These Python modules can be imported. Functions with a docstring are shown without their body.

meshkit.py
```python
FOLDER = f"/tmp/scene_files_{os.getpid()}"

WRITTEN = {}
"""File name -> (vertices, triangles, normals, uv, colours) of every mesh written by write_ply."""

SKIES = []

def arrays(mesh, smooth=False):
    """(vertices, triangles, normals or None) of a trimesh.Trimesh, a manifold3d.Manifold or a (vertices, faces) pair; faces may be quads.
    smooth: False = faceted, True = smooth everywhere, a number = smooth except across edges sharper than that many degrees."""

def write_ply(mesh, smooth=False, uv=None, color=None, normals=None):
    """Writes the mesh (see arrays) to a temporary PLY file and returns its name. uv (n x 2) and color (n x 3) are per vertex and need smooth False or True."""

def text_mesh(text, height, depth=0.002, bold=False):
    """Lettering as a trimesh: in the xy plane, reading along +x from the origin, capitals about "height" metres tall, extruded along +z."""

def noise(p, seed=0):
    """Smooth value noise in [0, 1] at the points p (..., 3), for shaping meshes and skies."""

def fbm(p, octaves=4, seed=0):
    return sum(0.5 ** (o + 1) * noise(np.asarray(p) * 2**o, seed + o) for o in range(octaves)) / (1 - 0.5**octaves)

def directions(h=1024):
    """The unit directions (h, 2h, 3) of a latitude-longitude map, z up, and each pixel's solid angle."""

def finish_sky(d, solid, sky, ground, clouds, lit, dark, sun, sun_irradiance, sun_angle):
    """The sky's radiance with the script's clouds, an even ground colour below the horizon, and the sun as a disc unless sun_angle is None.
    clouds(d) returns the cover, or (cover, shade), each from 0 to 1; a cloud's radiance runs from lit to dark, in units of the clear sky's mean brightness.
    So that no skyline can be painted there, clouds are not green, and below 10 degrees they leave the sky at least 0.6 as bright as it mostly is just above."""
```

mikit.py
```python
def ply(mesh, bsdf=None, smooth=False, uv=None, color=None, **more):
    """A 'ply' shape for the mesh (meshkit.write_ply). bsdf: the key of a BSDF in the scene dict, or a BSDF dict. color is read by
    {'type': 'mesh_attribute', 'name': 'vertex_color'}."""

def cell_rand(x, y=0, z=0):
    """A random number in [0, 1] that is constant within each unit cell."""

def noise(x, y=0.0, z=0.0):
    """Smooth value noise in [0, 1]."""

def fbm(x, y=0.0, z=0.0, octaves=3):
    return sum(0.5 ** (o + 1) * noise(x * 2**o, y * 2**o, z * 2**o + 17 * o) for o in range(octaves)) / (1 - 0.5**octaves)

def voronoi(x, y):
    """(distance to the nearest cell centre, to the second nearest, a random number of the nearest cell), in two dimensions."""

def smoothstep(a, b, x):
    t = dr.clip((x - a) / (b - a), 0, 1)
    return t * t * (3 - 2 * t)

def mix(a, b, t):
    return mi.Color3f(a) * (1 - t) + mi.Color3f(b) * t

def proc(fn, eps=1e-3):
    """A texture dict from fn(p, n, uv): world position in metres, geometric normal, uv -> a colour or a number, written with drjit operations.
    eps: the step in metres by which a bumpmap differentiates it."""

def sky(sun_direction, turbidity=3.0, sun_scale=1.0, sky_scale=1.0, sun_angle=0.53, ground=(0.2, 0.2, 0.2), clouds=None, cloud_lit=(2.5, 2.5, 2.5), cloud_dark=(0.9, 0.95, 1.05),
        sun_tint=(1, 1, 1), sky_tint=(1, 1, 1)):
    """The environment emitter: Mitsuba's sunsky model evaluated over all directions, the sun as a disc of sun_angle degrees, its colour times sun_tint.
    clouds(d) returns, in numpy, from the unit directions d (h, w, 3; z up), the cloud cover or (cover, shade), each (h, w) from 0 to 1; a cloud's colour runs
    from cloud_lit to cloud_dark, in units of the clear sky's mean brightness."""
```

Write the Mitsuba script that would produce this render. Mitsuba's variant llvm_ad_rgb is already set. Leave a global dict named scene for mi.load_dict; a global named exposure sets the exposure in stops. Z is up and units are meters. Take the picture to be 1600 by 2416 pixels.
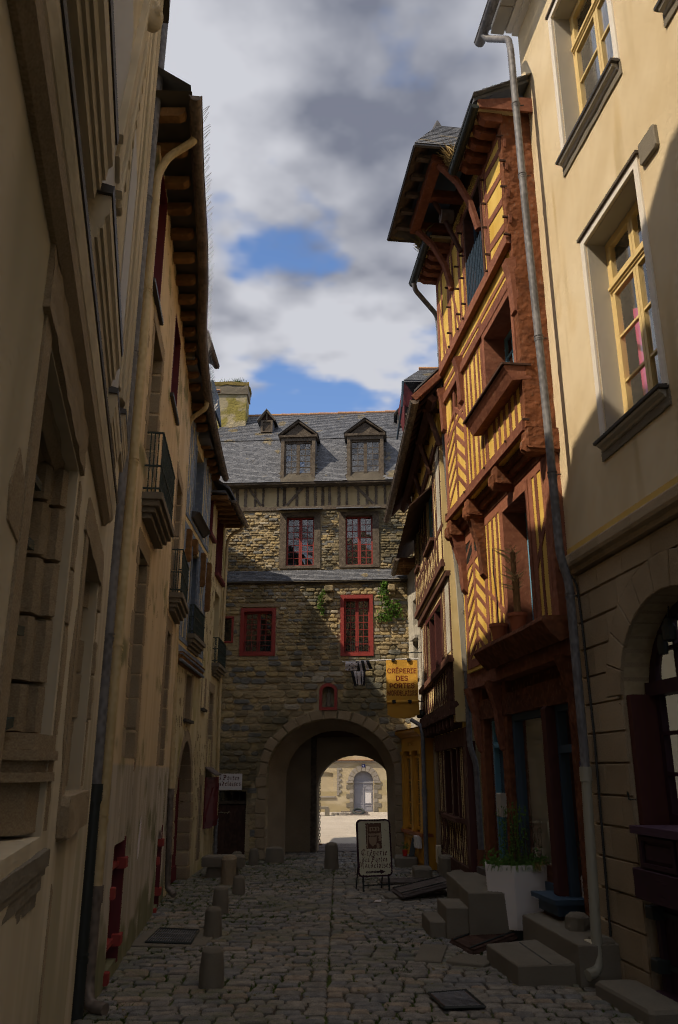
import math, random
import numpy as np, trimesh, drjit as dr, mitsuba as mi, mikit, meshkit
from mikit import proc, noise, fbm, voronoi, cell_rand, smoothstep, mix
import shapely.geometry as sg
from shapely.ops import unary_union
T = mi.ScalarTransform4f
scene, labels, used = {}, {}, {}
R = random.Random(7)

# ---------------------------------------------------------------- camera, sky, exposure
exposure = 2.4
EYE, PITCH = (0.0, 0.0, 2.2), math.radians(17.69)
scene['camera'] = {'type': 'perspective', 'fov': 45.134, 'fov_axis': 'x', 'near_clip': 0.05, 'far_clip': 400.0,
    'to_world': T().look_at(origin=EYE, target=(0.0, math.cos(PITCH), 2.2 + math.sin(PITCH)), up=(0, 0, 1))}
SUN = (-0.80, -0.45, 1.0)

def clouds(d):
    q = d / np.maximum(d[..., 2:3], 0.06) * np.array([0.9, 0.9, 0.0])
    a = q * 1.37 + np.array([55.33, 48.28, 6.45]); b = q * 1.18 + np.array([33.97, 22.62, 5.35])
    dens = 0.62 * meshkit.fbm(a * 1.25, 3, 61) + 0.30 * meshkit.fbm(a * 3.1 + 5, 4, 68) + 0.14 * meshkit.fbm(a * 8.0, 4, 74)
    cover = np.clip((dens - 0.36 + 0.10 * (meshkit.fbm(a * 16.0, 4, 41) - 0.5)) / 0.10, 0, 1)
    shade = np.clip(0.42 - 2.6 * (0.614 - meshkit.fbm(b * 2.2 + 9, 3, 37)) + 1.5 * (meshkit.fbm(a * 2.6 + 3, 4, 9) - 0.5) + 1.1 * (meshkit.fbm(a * 9.0 + 7, 5, 19) - 0.5), 0, 1)
    return cover * cover * (3 - 2 * cover), shade
scene['sky'] = mikit.sky(SUN, turbidity=3.0, sun_scale=0.6, clouds=clouds, cloud_lit=(1.45, 1.47, 1.58), cloud_dark=(0.46, 0.50, 0.64), sun_angle=0.6, sun_tint=(0.95, 0.96, 0.95), sky_tint=(0.86, 0.86, 0.92))

# ---------------------------------------------------------------- names and labels
def key_of(name, parent=None):
    base = f'{parent}__{name}' if parent else name
    n = used.get(base, 0); used[base] = n + 1
    return base if n == 0 else f'{base}_{n:03d}'
def thing(name, label, cat, group=None):
    k = key_of(name); labels[k] = {'label': label, 'category': cat}
    if group: labels[k]['group'] = group
    return k
def obj(name, mesh, m, parent=None, smooth=False, uv=None, label=None, kind=None, **kw):
    k = key_of(name, parent)
    if uv is not None and smooth not in (False, True): mesh, smooth = trimesh.graph.smooth_shade(mesh, angle=np.radians(smooth), facet_minarea=None), True
    if uv is not None and not hasattr(uv, 'shape'): uv = np.tile(np.array(uv, float), (len(mesh.vertices), 1))
    scene[k] = mikit.ply(mesh, 'mat_' + m, smooth=smooth, uv=uv, **kw)
    if label or kind: labels[k] = {a: b for a, b in (('label', label), ('kind', kind)) if b}
    return k
def each(name, fr, ms, m, parent, **kw):
    """Every mesh of the list as a part of its own."""
    for x in ms: obj(name, fr.map(x) if fr else x, m, parent, **kw)
def tag(k, label, cat, group=None, kind=None):
    labels[k] = {'label': label, 'category': cat}
    if group: labels[k]['group'] = group
    if kind: labels[k]['kind'] = kind
    return k
def struct(name, mesh, m, smooth=False, **kw):
    k = obj(name, mesh, m, smooth=smooth, **kw); labels[k] = {'kind': 'structure'}; return k

# ---------------------------------------------------------------- mesh helpers
class Frame:
    """A wall: s along it, z up, d out of it towards the street."""
    def __init__(self, a, b, side):
        self.o = np.array([*a, 0.0]); t = np.array([b[0] - a[0], b[1] - a[1], 0.0]); self.L = np.linalg.norm(t); self.t = t / self.L
        n = np.array([self.t[1], -self.t[0], 0.0]); self.n = n if n[0 if abs(n[0]) > 0.5 else 1] * side > 0 else -n
        self.det = np.linalg.det(np.array([self.t, [0, 0, 1.0], self.n]))
    def P(self, s, z, d=0.0): return self.o + self.t * s + self.n * d + np.array([0, 0, z])
    def map(self, m):
        v = np.asarray(m.vertices); w = self.o + v[:, :1] * self.t + v[:, 2:3] * self.n; w[:, 2] += v[:, 1]
        f = np.asarray(m.faces)
        return trimesh.Trimesh(w, f if self.det > 0 else f[:, ::-1], process=False)
    def rot(self):
        m = np.eye(4); m[:3, 0], m[:3, 1], m[:3, 2] = self.t, [0, 0, 1], self.n; m[:3, 3] = self.o; return m
WORLD = None
def cat(*ms):
    ms = [m for x in ms for m in (x if isinstance(x, (list, tuple)) else [x])]
    n, V, F = 0, [], []
    for m in ms: V.append(np.asarray(m.vertices)); F.append(np.asarray(m.faces) + n); n += len(m.vertices)
    return trimesh.Trimesh(np.vstack(V), np.vstack(F), process=False)
def cut(outline, d0, d1, ch=0.0, top=0.0):
    """A convex outline (n,2) from depth d0 to d1 with its front edge chamfered by ch and its middle raised by top."""
    p = np.asarray(outline, float); n = len(p)
    if sg.Polygon(p).exterior.is_ccw is False: p = p[::-1]
    c = p.mean(0)
    if ch <= 0:
        V = np.vstack([np.c_[p, np.full(n, d0)], np.c_[p, np.full(n, d1)]]); rings = 2
    else:
        e = p - c; l = np.maximum(np.linalg.norm(e, axis=1, keepdims=True), 1e-6)
        q = c + e * np.maximum(1 - ch * 1.3 / l, 0.3)
        V = np.vstack([np.c_[p, np.full(n, d0)], np.c_[p, np.full(n, d1 - ch)], np.c_[q, np.full(n, d1)]]); rings = 3
    V = np.vstack([V, [[*c, d1 + top]]]); F = []
    i = np.arange(n); j = (i + 1) % n
    for r in range(rings - 1):
        a = r * n; F += [np.c_[a + i, a + j, a + n + j], np.c_[a + i, a + n + j, a + n + i]]
    a = (rings - 1) * n; F.append(np.c_[a + i, a + j, np.full(n, len(V) - 1)])
    return trimesh.Trimesh(V, np.vstack(F), process=False)
def blk(s0, s1, z0, z1, d0, d1, ch=0.0, jit=0.0):
    o = [(s0, z0), (s1, z0), (s1, z1), (s0, z1)]
    if jit: o = [(x + R.uniform(-jit, jit), y + R.uniform(-jit, jit)) for x, y in o]
    m = cut(o, d0, d1, ch)
    if d0 is not None:
        f = np.array([[0, 2, 1], [0, 3, 2]]); m = trimesh.Trimesh(m.vertices, np.vstack([m.faces, f]), process=False)
    return m
def stone(s0, s1, z0, z1, d0, d1, ch, rnd=0.2, top=0.0):
    """A block with knocked-off corners."""
    w, h = s1 - s0, z1 - z0; k = min(w, h) * rnd; j = lambda: R.uniform(0.25, 1.0) * k
    a = [(s0 + j(), z0), (s1 - j(), z0), (s1, z0 + j()), (s1, z1 - j()), (s1 - j(), z1), (s0 + j(), z1), (s0, z1 - j()), (s0, z0 + j())]
    q = 0.18 * k
    return cut([(x + R.uniform(-q, q), y + R.uniform(-q, q)) for x, y in a], d0, d1 + R.uniform(-0.2, 0.2) * ch, ch, top)
def slab(poly, d0, d1):
    """A shapely polygon (s,z), holes kept, from d0 to d1."""
    gs = [g for g in getattr(poly, 'geoms', [poly]) if g.area > 1e-5]
    out = []
    for g in gs:
        m = trimesh.creation.extrude_polygon(g, d1 - d0, engine='earcut'); m.apply_translation([0, 0, d0]); out.append(m)
    return cat(out)
def beam(p0, p1, w, d0, d1, ch=0.008, wob=0.006):
    """A timber from p0 to p1 in (s,z), w wide."""
    p0, p1 = np.array(p0, float), np.array(p1, float); t = p1 - p0; L = np.linalg.norm(t); t /= L; n = np.array([-t[1], t[0]]) * w / 2
    k = max(1, int(L / 0.6)); us = np.linspace(0, 1, k + 1)
    a = [p0 + t * L * u - n * (1 + R.uniform(-1, 1) * wob / w * 2) for u in us]; b = [p0 + t * L * u + n * (1 + R.uniform(-1, 1) * wob / w * 2) for u in us]
    ms = []
    for i in range(k):
        q = [a[i], a[i + 1], b[i + 1], b[i]]
        c = np.mean(q, 0); V = np.vstack([np.c_[q, [d0] * 4], np.c_[q, [d1 - ch] * 4]])
        qi = np.array([a[i] + n * ch * 2 / w, a[i + 1] + n * ch * 2 / w, b[i + 1] - n * ch * 2 / w, b[i] - n * ch * 2 / w])
        V = np.vstack([V, np.c_[qi, [d1] * 4]]); F = []
        for r in (0, 4):
            for e in range(4):
                if (e == 1 and i < k - 1) or (e == 3 and i > 0): continue
                f = (e + 1) % 4; F += [[r + e, r + f, r + 4 + f], [r + e, r + 4 + f, r + 4 + e]]
        F += [[8, 9, 10], [8, 10, 11]]
        ms.append(trimesh.Trimesh(V, F, process=False))
    return cat(ms)
def box(x0, x1, y0, y1, z0, z1, ch=0.0):
    m = blk(x0, x1, y0, y1, z0, z1, ch); return m            # world box: x, y, z (chamfer on top)
def tube(pts, r, n=10, closed_ends=True):
    """A round pipe along a polyline; r a number or one per point."""
    p = np.asarray(pts, float); k = len(p); r = np.broadcast_to(r, (k,)).astype(float)
    t = np.gradient(p, axis=0) if k > 2 else np.tile(p[1] - p[0], (2, 1)); t /= np.linalg.norm(t, axis=1, keepdims=True) + 1e-12
    ref = np.array([0, 0, 1.0]) if abs(t[0][2]) < 0.9 else np.array([0, 1.0, 0]); a = np.zeros_like(p)
    for i in range(k):
        ref = ref - t[i] * (ref @ t[i]); ref /= np.linalg.norm(ref) + 1e-12; a[i] = ref
    b = np.cross(t, a); th = np.arange(n) * 2 * np.pi / n
    V = (p[:, None] + r[:, None, None] * (np.cos(th)[None, :, None] * a[:, None] + np.sin(th)[None, :, None] * b[:, None])).reshape(-1, 3); F = []
    for i in range(k - 1):
        for j in range(n):
            q = (j + 1) % n; F += [[i * n + j, i * n + q, (i + 1) * n + q], [i * n + j, (i + 1) * n + q, (i + 1) * n + j]]
    if closed_ends:
        V = np.vstack([V, p[:1], p[-1:]]); c0, c1 = k * n, k * n + 1
        for j in range(n):
            q = (j + 1) % n; F += [[c0, q, j], [c1, (k - 1) * n + j, (k - 1) * n + q]]
    return trimesh.Trimesh(V, F, process=False)
def round_path(pts, r=0.08, n=5):
    """A polyline with its inner corners rounded."""
    p = [np.array(x, float) for x in pts]; out = [p[0]]
    for a, b, c in zip(p, p[1:], p[2:]):
        u, v = (a - b), (c - b); lu, lv = np.linalg.norm(u), np.linalg.norm(v); q = min(r, lu * 0.45, lv * 0.45)
        s, e = b + u / lu * q, b + v / lv * q
        for k in np.linspace(0, 1, n): out.append((1 - k) ** 2 * s + 2 * k * (1 - k) * b + k * k * e)
    return out + [p[-1]]
def lathe(prof, n=20):
    """(r, z) pairs turned about z."""
    r, z = np.array(prof, float).T; k = len(r); th = np.arange(n) * 2 * np.pi / n
    V = np.stack([r[:, None] * np.cos(th), r[:, None] * np.sin(th), np.tile(z[:, None], (1, n))], -1).reshape(-1, 3); F = []
    for i in range(k - 1):
        for j in range(n):
            q = (j + 1) % n; F += [[i * n + j, i * n + q, (i + 1) * n + q], [i * n + j, (i + 1) * n + q, (i + 1) * n + j]]
    return trimesh.Trimesh(V, F, process=False)
def moved(m, x=0, y=0, z=0, rz=0, rx=0, ry=0, sc=1.0):
    m = m.copy(); v = np.asarray(m.vertices) * sc
    for ang, (i, j) in ((rx, (1, 2)), (ry, (2, 0)), (rz, (0, 1))):
        if ang: c, s = math.cos(ang), math.sin(ang); v = v.copy(); v[:, i], v[:, j] = v[:, i] * c - v[:, j] * s, v[:, i] * s + v[:, j] * c
    m.vertices = v + np.array([x, y, z]); return m
def sheet(pts): 
    p = np.asarray(pts, float); return trimesh.Trimesh(p, [[0, i, i + 1] for i in range(1, len(p) - 1)], process=False)
def thick(pts, n, t):
    """A flat outline given as 3-D points, made t thick along n."""
    p = np.asarray(pts, float); k = len(p); q = p + np.asarray(n, float) * t
    F = [[0, i, i + 1] for i in range(1, k - 1)] + [[k, k + i + 1, k + i] for i in range(1, k - 1)]
    for i in range(k): j = (i + 1) % k; F += [[i, k + j, j], [i, k + i, k + j]]
    return trimesh.Trimesh(np.vstack([p, q]), F, process=False)
def bumpy(m, amp, freq, seed=0):
    v = np.asarray(m.vertices); d = np.stack([meshkit.fbm(v * freq + k * 13.7, 3, seed + k) - 0.5 for k in range(3)], -1)
    return trimesh.Trimesh(v + 2 * amp * d, m.faces, process=False)
def subdiv(m, edge):
    v, f = trimesh.remesh.subdivide_to_size(m.vertices, m.faces, edge, max_iter=12); return trimesh.Trimesh(v, f, process=False)
def quad(fr, s0, s1, z0, z1, d, tilt=0.0):
    """to_world of a unit rectangle that stands on the wall frame at depth d."""
    m = np.eye(4); a, b = R.uniform(-tilt, tilt), R.uniform(-tilt, tilt); n = fr.n
    m[:3, 0] = (fr.t + n * a) * (s1 - s0) / 2; m[:3, 1] = (np.array([0, 0, 1.0]) + n * b) * (z1 - z0) / 2
    m[:3, 2] = n; m[:3, 3] = fr.P((s0 + s1) / 2, (z0 + z1) / 2, d)
    return T(m.tolist())
def pane(parent, fr, s0, s1, z0, z1, d, m='glass', tilt=0.012, name='pane'):
    k = key_of(name, parent); scene[k] = {'type': 'rectangle', 'to_world': quad(fr, s0, s1, z0, z1, d, tilt), 'bsdf': {'type': 'ref', 'id': 'mat_' + m}}; return k

# ---------------------------------------------------------------- materials
def C(*v): return mi.Color3f(*v)
def bsdf(name, col, rough=0.85, spec=0.25, bump=None, bscale=1.0, eps=2e-3, metallic=0.0, two=True, **kw):
    b = {'type': 'principled', 'base_color': proc(col) if callable(col) else {'type': 'rgb', 'value': list(col)}, 'roughness': rough, 'specular': spec, 'metallic': metallic, **kw}
    if bump is not None: b = {'type': 'bumpmap', 'arbitrary': proc(bump, eps), 'scale': bscale, 'bsdf': b}
    scene['mat_' + name] = {'type': 'twosided', 'bsdf': b} if two else b
def rough_bump(f, a): return lambda p, n, uv: a * fbm(p.x * f, p.y * f, p.z * f, 3)
def streaks(p, f=3.0): return fbm(p.x * f, p.y * f, p.z * 0.35, 3)

def plaster_grey(p, n, uv):
    a = fbm(p.x * 1.1, p.y * 1.1, p.z * 0.7, 3); b = streaks(p, 5.0)
    c = mix(C(.40, .345, .25), C(.52, .455, .34), smoothstep(.3, .7, .5 * a + .5 * b))
    damp = smoothstep(.52, .75, fbm(p.x * 1.6 + 3, p.y * 1.6, p.z * .5, 3) + .25 * smoothstep(2.2, .2, p.z))
    return mix(c, C(.25, .225, .14), .6 * damp)
bsdf('plaster_grey', plaster_grey, .9, .15, rough_bump(40, .004))
def plaster_peach(p, n, uv):
    a = fbm(p.x * .9, p.y * .9, p.z * .6, 3); b = streaks(p, 6.0)
    up = mix(C(.47, .365, .225), C(.58, .465, .30), smoothstep(.3, .7, .4 * a + .6 * b))
    low = mix(C(.34, .30, .235), C(.46, .41, .33), smoothstep(.35, .65, b))
    c = mix(low, up, smoothstep(2.26, 2.31, p.z + .05 * (a - .5)))
    pock = smoothstep(.70, .76, fbm(p.x * 9, p.y * 9, p.z * 4, 2)) * smoothstep(.5, .62, fbm(p.x * .7 + 9, p.y * .7, p.z * .7, 2))
    c = mix(c, C(.13, .09, .05), .6 * pock)
    moss = smoothstep(.55, .8, fbm(p.x * 2, p.y * 2, p.z * 2, 3) + .45 * smoothstep(.7, .0, p.z))
    return mix(c, C(.11, .12, .045), .75 * moss)
bsdf('plaster_peach', plaster_peach, .9, .15, rough_bump(45, .004))
def plaster_straw(p, n, uv):
    a = fbm(p.x, p.y * 1.2, p.z * .8, 3); b = streaks(p, 7.0)
    c = mix(C(.41, .34, .19), C(.54, .46, .29), smoothstep(.3, .7, .5 * a + .5 * b))
    pock = smoothstep(.64, .70, fbm(p.x * 11, p.y * 11, p.z * 5, 2)) * smoothstep(.45, .55, fbm(p.x * .9 + 4, p.y * .9, p.z * .5, 2))
    c = mix(c, C(.12, .085, .05), .8 * pock)
    moss = smoothstep(.60, .8, fbm(p.x * 1.5, p.y * 1.5, p.z * .8 + 7, 3))
    return mix(c, C(.26, .24, .08), .7 * moss)
bsdf('plaster_straw', plaster_straw, .9, .15, rough_bump(45, .005))
def plaster_cream(p, n, uv):
    a = fbm(p.x * .8, p.y * .8, p.z * .5, 4); b = fbm(p.x * 2 + p.z * .9, p.y * 2 + p.z * .9, p.z * .6, 4); g = streaks(p, 3)
    c = mix(C(.56, .455, .29), C(.66, .565, .40), smoothstep(.32, .66, .5 * a + .5 * b))
    c = mix(c, C(.52, .37, .16), .6 * smoothstep(.5, .72, .55 * b + .45 * g))
    return mix(c, C(.36, .28, .15), .5 * smoothstep(.6, .8, g))
bsdf('plaster_cream', plaster_cream, .9, .12, rough_bump(22, .006))
bsdf('ochre_band', lambda p, n, uv: mix(C(.55, .36, .09), C(.62, .45, .17), streaks(p, 4)), .9, .12)
def granite(p, n, uv):
    a = fbm(p.x * 30, p.y * 30, p.z * 30, 2); b = fbm(p.x * 2.2, p.y * 2.2, p.z * 2.2, 3); s = noise(p.x * 160, p.y * 160, p.z * 160)
    c = mix(C(.24, .18, .11), C(.40, .315, .21), smoothstep(.2, .8, .45 * uv.x + .55 * b))
    return mix(c, mix(C(.10, .08, .055), C(.50, .42, .31), s), .22 + .2 * a)
bsdf('granite', granite, .85, .2, rough_bump(70, .006), eps=1e-3)
def rubble(p, n, uv):
    t = uv.x; a = fbm(p.x * 14, p.y * 14, p.z * 22, 3); s = noise(p.x * 90, p.y * 90, p.z * 90)
    c = mix(C(.24, .195, .125), C(.38, .305, .18), smoothstep(.0, .35, t))
    c = mix(c, C(.19, .19, .18), smoothstep(.42, .5, t)); c = mix(c, C(.42, .33, .175), smoothstep(.62, .70, t)); c = mix(c, C(.40, .36, .28), smoothstep(.90, .95, t))
    c = mix(c * .7, c * 1.22, smoothstep(.25, .75, .7 * a + .3 * s))
    w = smoothstep(.5, .62, fbm(p.x * 1.3 + 2, 0, p.z * .45, 3) + .12 * uv.y)
    return mix(c, C(.075, .075, .05), .62 * w)
bsdf('rubble', rubble, .9, .2, rough_bump(45, .012), eps=2e-3)
def mortar(p, n, uv):
    a = fbm(p.x * 20, p.y * 20, p.z * 20, 3); w = smoothstep(.45, .6, fbm(p.x * 1.3 + 2, 0, p.z * .45, 3))
    return mix(mix(C(.33, .27, .17), C(.48, .405, .26), a), C(.11, .10, .06), .6 * w)
bsdf('mortar', mortar, .95, .1, rough_bump(60, .008))
def slate(p, n, uv):
    a = fbm(p.x * 5, p.y * 5, p.z * 5, 3); t = uv.x
    c = mix(C(.085, .092, .11), C(.17, .18, .205), smoothstep(0., 1., .7 * t + .3 * a))
    lich = smoothstep(.68, .75, fbm(p.x * 2.6, p.y * 2.6, p.z * 2.6 + 4, 3) + .05 * t)
    return mix(c, C(.30, .22, .06), .45 * lich)
bsdf('slate', slate, .5, .45, rough_bump(30, .003))
def wood(c0, c1, pale, k=.35):
    def f(p, n, uv):
        g = fbm(p.x * 14 + uv.y * 9, p.y * 14, p.z * 14, 3); b = fbm(p.x * 2.5, p.y * 2.5, p.z * 2.5 + uv.x * 7, 3); w = noise(p.x * 60, p.y * 60, p.z * 12)
        c = mix(C(*c0), C(*c1), smoothstep(.25, .75, .45 * g + .35 * b + .3 * (uv.x - .2)))
        return mix(c, C(*pale), k * smoothstep(.6, .8, .5 * g + .5 * w))
    return f
bsdf('timber_red', wood((.15, .055, .034), (.26, .105, .062), (.32, .19, .13)), .8, .25, rough_bump(30, .006))
bsdf('timber_worn', wood((.075, .03, .017), (.20, .075, .035), (.17, .12, .09), .6), .9, .2, rough_bump(18, .02))
bsdf('timber_brown', wood((.055, .027, .02), (.115, .055, .04), (.13, .09, .07)), .85, .2, rough_bump(30, .006))
bsdf('timber_grey', wood((.06, .048, .038), (.15, .125, .10), (.20, .17, .135), .5), .9, .2, rough_bump(30, .006))
bsdf('timber_blue', wood((.13, .165, .22), (.24, .28, .34), (.36, .36, .34), .5), .85, .2, rough_bump(30, .005))
def infill(c0, c1): return lambda p, n, uv: mix(C(*c0), C(*c1), smoothstep(.25, .75, .6 * fbm(p.x * 3, p.y * 3, p.z * 2, 3) + .4 * streaks(p, 8)))
bsdf('infill_yellow', infill((.50, .315, .055), (.64, .46, .135)), .9, .15, rough_bump(40, .004))
bsdf('infill_cream', infill((.46, .35, .16), (.58, .47, .26)), .9, .15, rough_bump(40, .004))
bsdf('infill_grey', infill((.28, .26, .22), (.40, .38, .33)), .9, .15, rough_bump(30, .006))
bsdf('infill_ochre', infill((.36, .29, .165), (.46, .385, .235)), .9, .15, rough_bump(40, .005))
def cobble(p, n, uv):
    t = uv.x; a = fbm(p.x * 12, p.y * 12, p.z * 12, 3); s = noise(p.x * 120, p.y * 120, p.z * 120)
    c = mix(C(.185, .17, .15), C(.25, .225, .19), smoothstep(0, .5, t)); c = mix(c, C(.165, .16, .155), smoothstep(.55, .65, t)); c = mix(c, C(.26, .21, .16), smoothstep(.85, .9, t))
    c = mix(c * .72, c * 1.2, smoothstep(.3, .7, .6 * a + .4 * s))
    g = smoothstep(.52, .68, fbm(p.x * 1.1, p.y * 1.1, 0, 3) + .22 * smoothstep(.2, -2.4, p.x))
    return mix(c, C(.085, .095, .035), .55 * g * smoothstep(.3, .7, a))
bsdf('cobble', cobble, .62, .4, rough_bump(35, .006))
def joint(p, n, uv):
    g = smoothstep(.42, .6, fbm(p.x * 1.4, p.y * 1.4, 0, 3) + .3 * smoothstep(.3, -2.2, p.x)); a = fbm(p.x * 25, p.y * 25, 0, 3)
    return mix(mix(C(.05, .042, .033), C(.10, .085, .065), a), mix(C(.035, .05, .012), C(.075, .10, .022), a), .85 * g)
bsdf('joint', joint, .95, .1, rough_bump(30, .02))
def plaza(p, n, uv):
    w = noise(p.x * 3.1, p.y * 6.5, 0); a = fbm(p.x * .8, p.y * .8, 0, 3)
    return mix(C(.22, .195, .165), C(.30, .27, .235), .5 * w + .5 * a)
bsdf('plaza_stone', plaza, .9, .2)
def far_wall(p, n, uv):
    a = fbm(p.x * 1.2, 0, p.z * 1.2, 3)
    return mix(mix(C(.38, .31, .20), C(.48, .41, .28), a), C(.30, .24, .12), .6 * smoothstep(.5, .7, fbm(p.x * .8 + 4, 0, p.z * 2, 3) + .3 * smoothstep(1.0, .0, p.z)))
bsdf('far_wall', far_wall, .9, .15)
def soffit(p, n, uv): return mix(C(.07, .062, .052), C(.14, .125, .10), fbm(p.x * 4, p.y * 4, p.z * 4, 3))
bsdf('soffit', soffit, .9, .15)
def metal_dirty(c0, c1): return lambda p, n, uv: mix(C(*c0), C(*c1), smoothstep(.3, .7, .6 * fbm(p.x * 5, p.y * 5, p.z * 1.5, 3) + .4 * noise(p.x * 30, p.y * 30, p.z * 18)))
bsdf('zinc', metal_dirty((.10, .10, .11), (.19, .19, .205)), .6, .4, metallic=.1)
bsdf('zinc_brown', metal_dirty((.10, .082, .068), (.20, .165, .14)), .55, .4, metallic=.15)
bsdf('pipe_cream', metal_dirty((.44, .345, .18), (.54, .44, .26)), .5, .4)
bsdf('chimney_moss', lambda p, n, uv: mix(mix(C(.30, .265, .18), C(.42, .37, .25), fbm(p.x * 6, 0, p.z * 6, 3)), C(.22, .19, .03), .8 * smoothstep(.4, .6, fbm(p.x * 3, 0, p.z * 2.4, 4))), .95, .1, rough_bump(20, .02))
for k, c, r in (('red_paint', (.27, .038, .032), .55), ('wine_paint', (.115, .017, .022), .6), ('dark_red', (.06, .014, .012), .6), ('blue_paint', (.12, .29, .42), .5), ('blue_dark', (.035, .065, .105), .55),
                ('cream_paint', (.62, .47, .21), .5), ('white_paint', (.66, .62, .56), .6), ('grey_paint', (.36, .34, .30), .6), ('shop_yellow', (.52, .255, .022), .5), ('shop_orange', (.27, .075, .016), .55), ('iron', (.022, .028, .028), .5),
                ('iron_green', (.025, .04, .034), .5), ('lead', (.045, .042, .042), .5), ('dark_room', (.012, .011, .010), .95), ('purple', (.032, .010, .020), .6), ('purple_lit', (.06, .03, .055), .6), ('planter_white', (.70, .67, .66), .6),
                ('sign_cream', (.56, .54, .40), .5), ('sign_ink', (.085, .02, .02), .6), ('sign_white', (.62, .61, .63), .5), ('banner', (.60, .33, .045), .75), ('banner_dark', (.48, .25, .03), .75), ('banner_ink', (.17, .018, .006), .7), ('photo_brown', (.10, .05, .03), .7),
                ('photo_pale', (.30, .22, .15), .7), ('flag_white', (.62, .58, .60), .8), ('flag_black', (.018, .018, .02), .8), ('terracotta', (.33, .10, .045), .7), ('plastic_box', (.60, .54, .40), .5), ('plastic_white', (.66, .64, .60), .5), ('pipe_grey', (.30, .29, .235), .5),
                ('curtain', (.55, .08, .22), .8), ('curtain_white', (.5, .45, .36), .8), ('blind', (.30, .28, .21), .85), ('steel', (.32, .32, .33), .35), ('rust', (.15, .06, .03), .8), ('soil', (.05, .035, .022), .95), ('red_plastic', (.50, .03, .02), .4),
                ('grey_door', (.25, .25, .285), .6), ('tile_ridge', (.36, .20, .11), .8), ('straw', (.42, .31, .14), .9), ('graffiti', (.45, .42, .30), .8), ('sticker_blue', (.015, .02, .11), .4), ('sticker_paper', (.62, .58, .58), .7), ('gold', (.55, .38, .06), .5), ('cable', (.03, .03, .03), .6)):
    bsdf(k, c, r, .4)
bsdf('stone_step', lambda p, n, uv: mix(C(.125, .11, .085), C(.215, .19, .15), .6 * fbm(p.x * 2.5, p.y * 2.5, p.z * 2.5, 3) + .4 * noise(p.x * 110, p.y * 110, p.z * 110)), .8, .25, rough_bump(60, .005), eps=1e-3)
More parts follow.
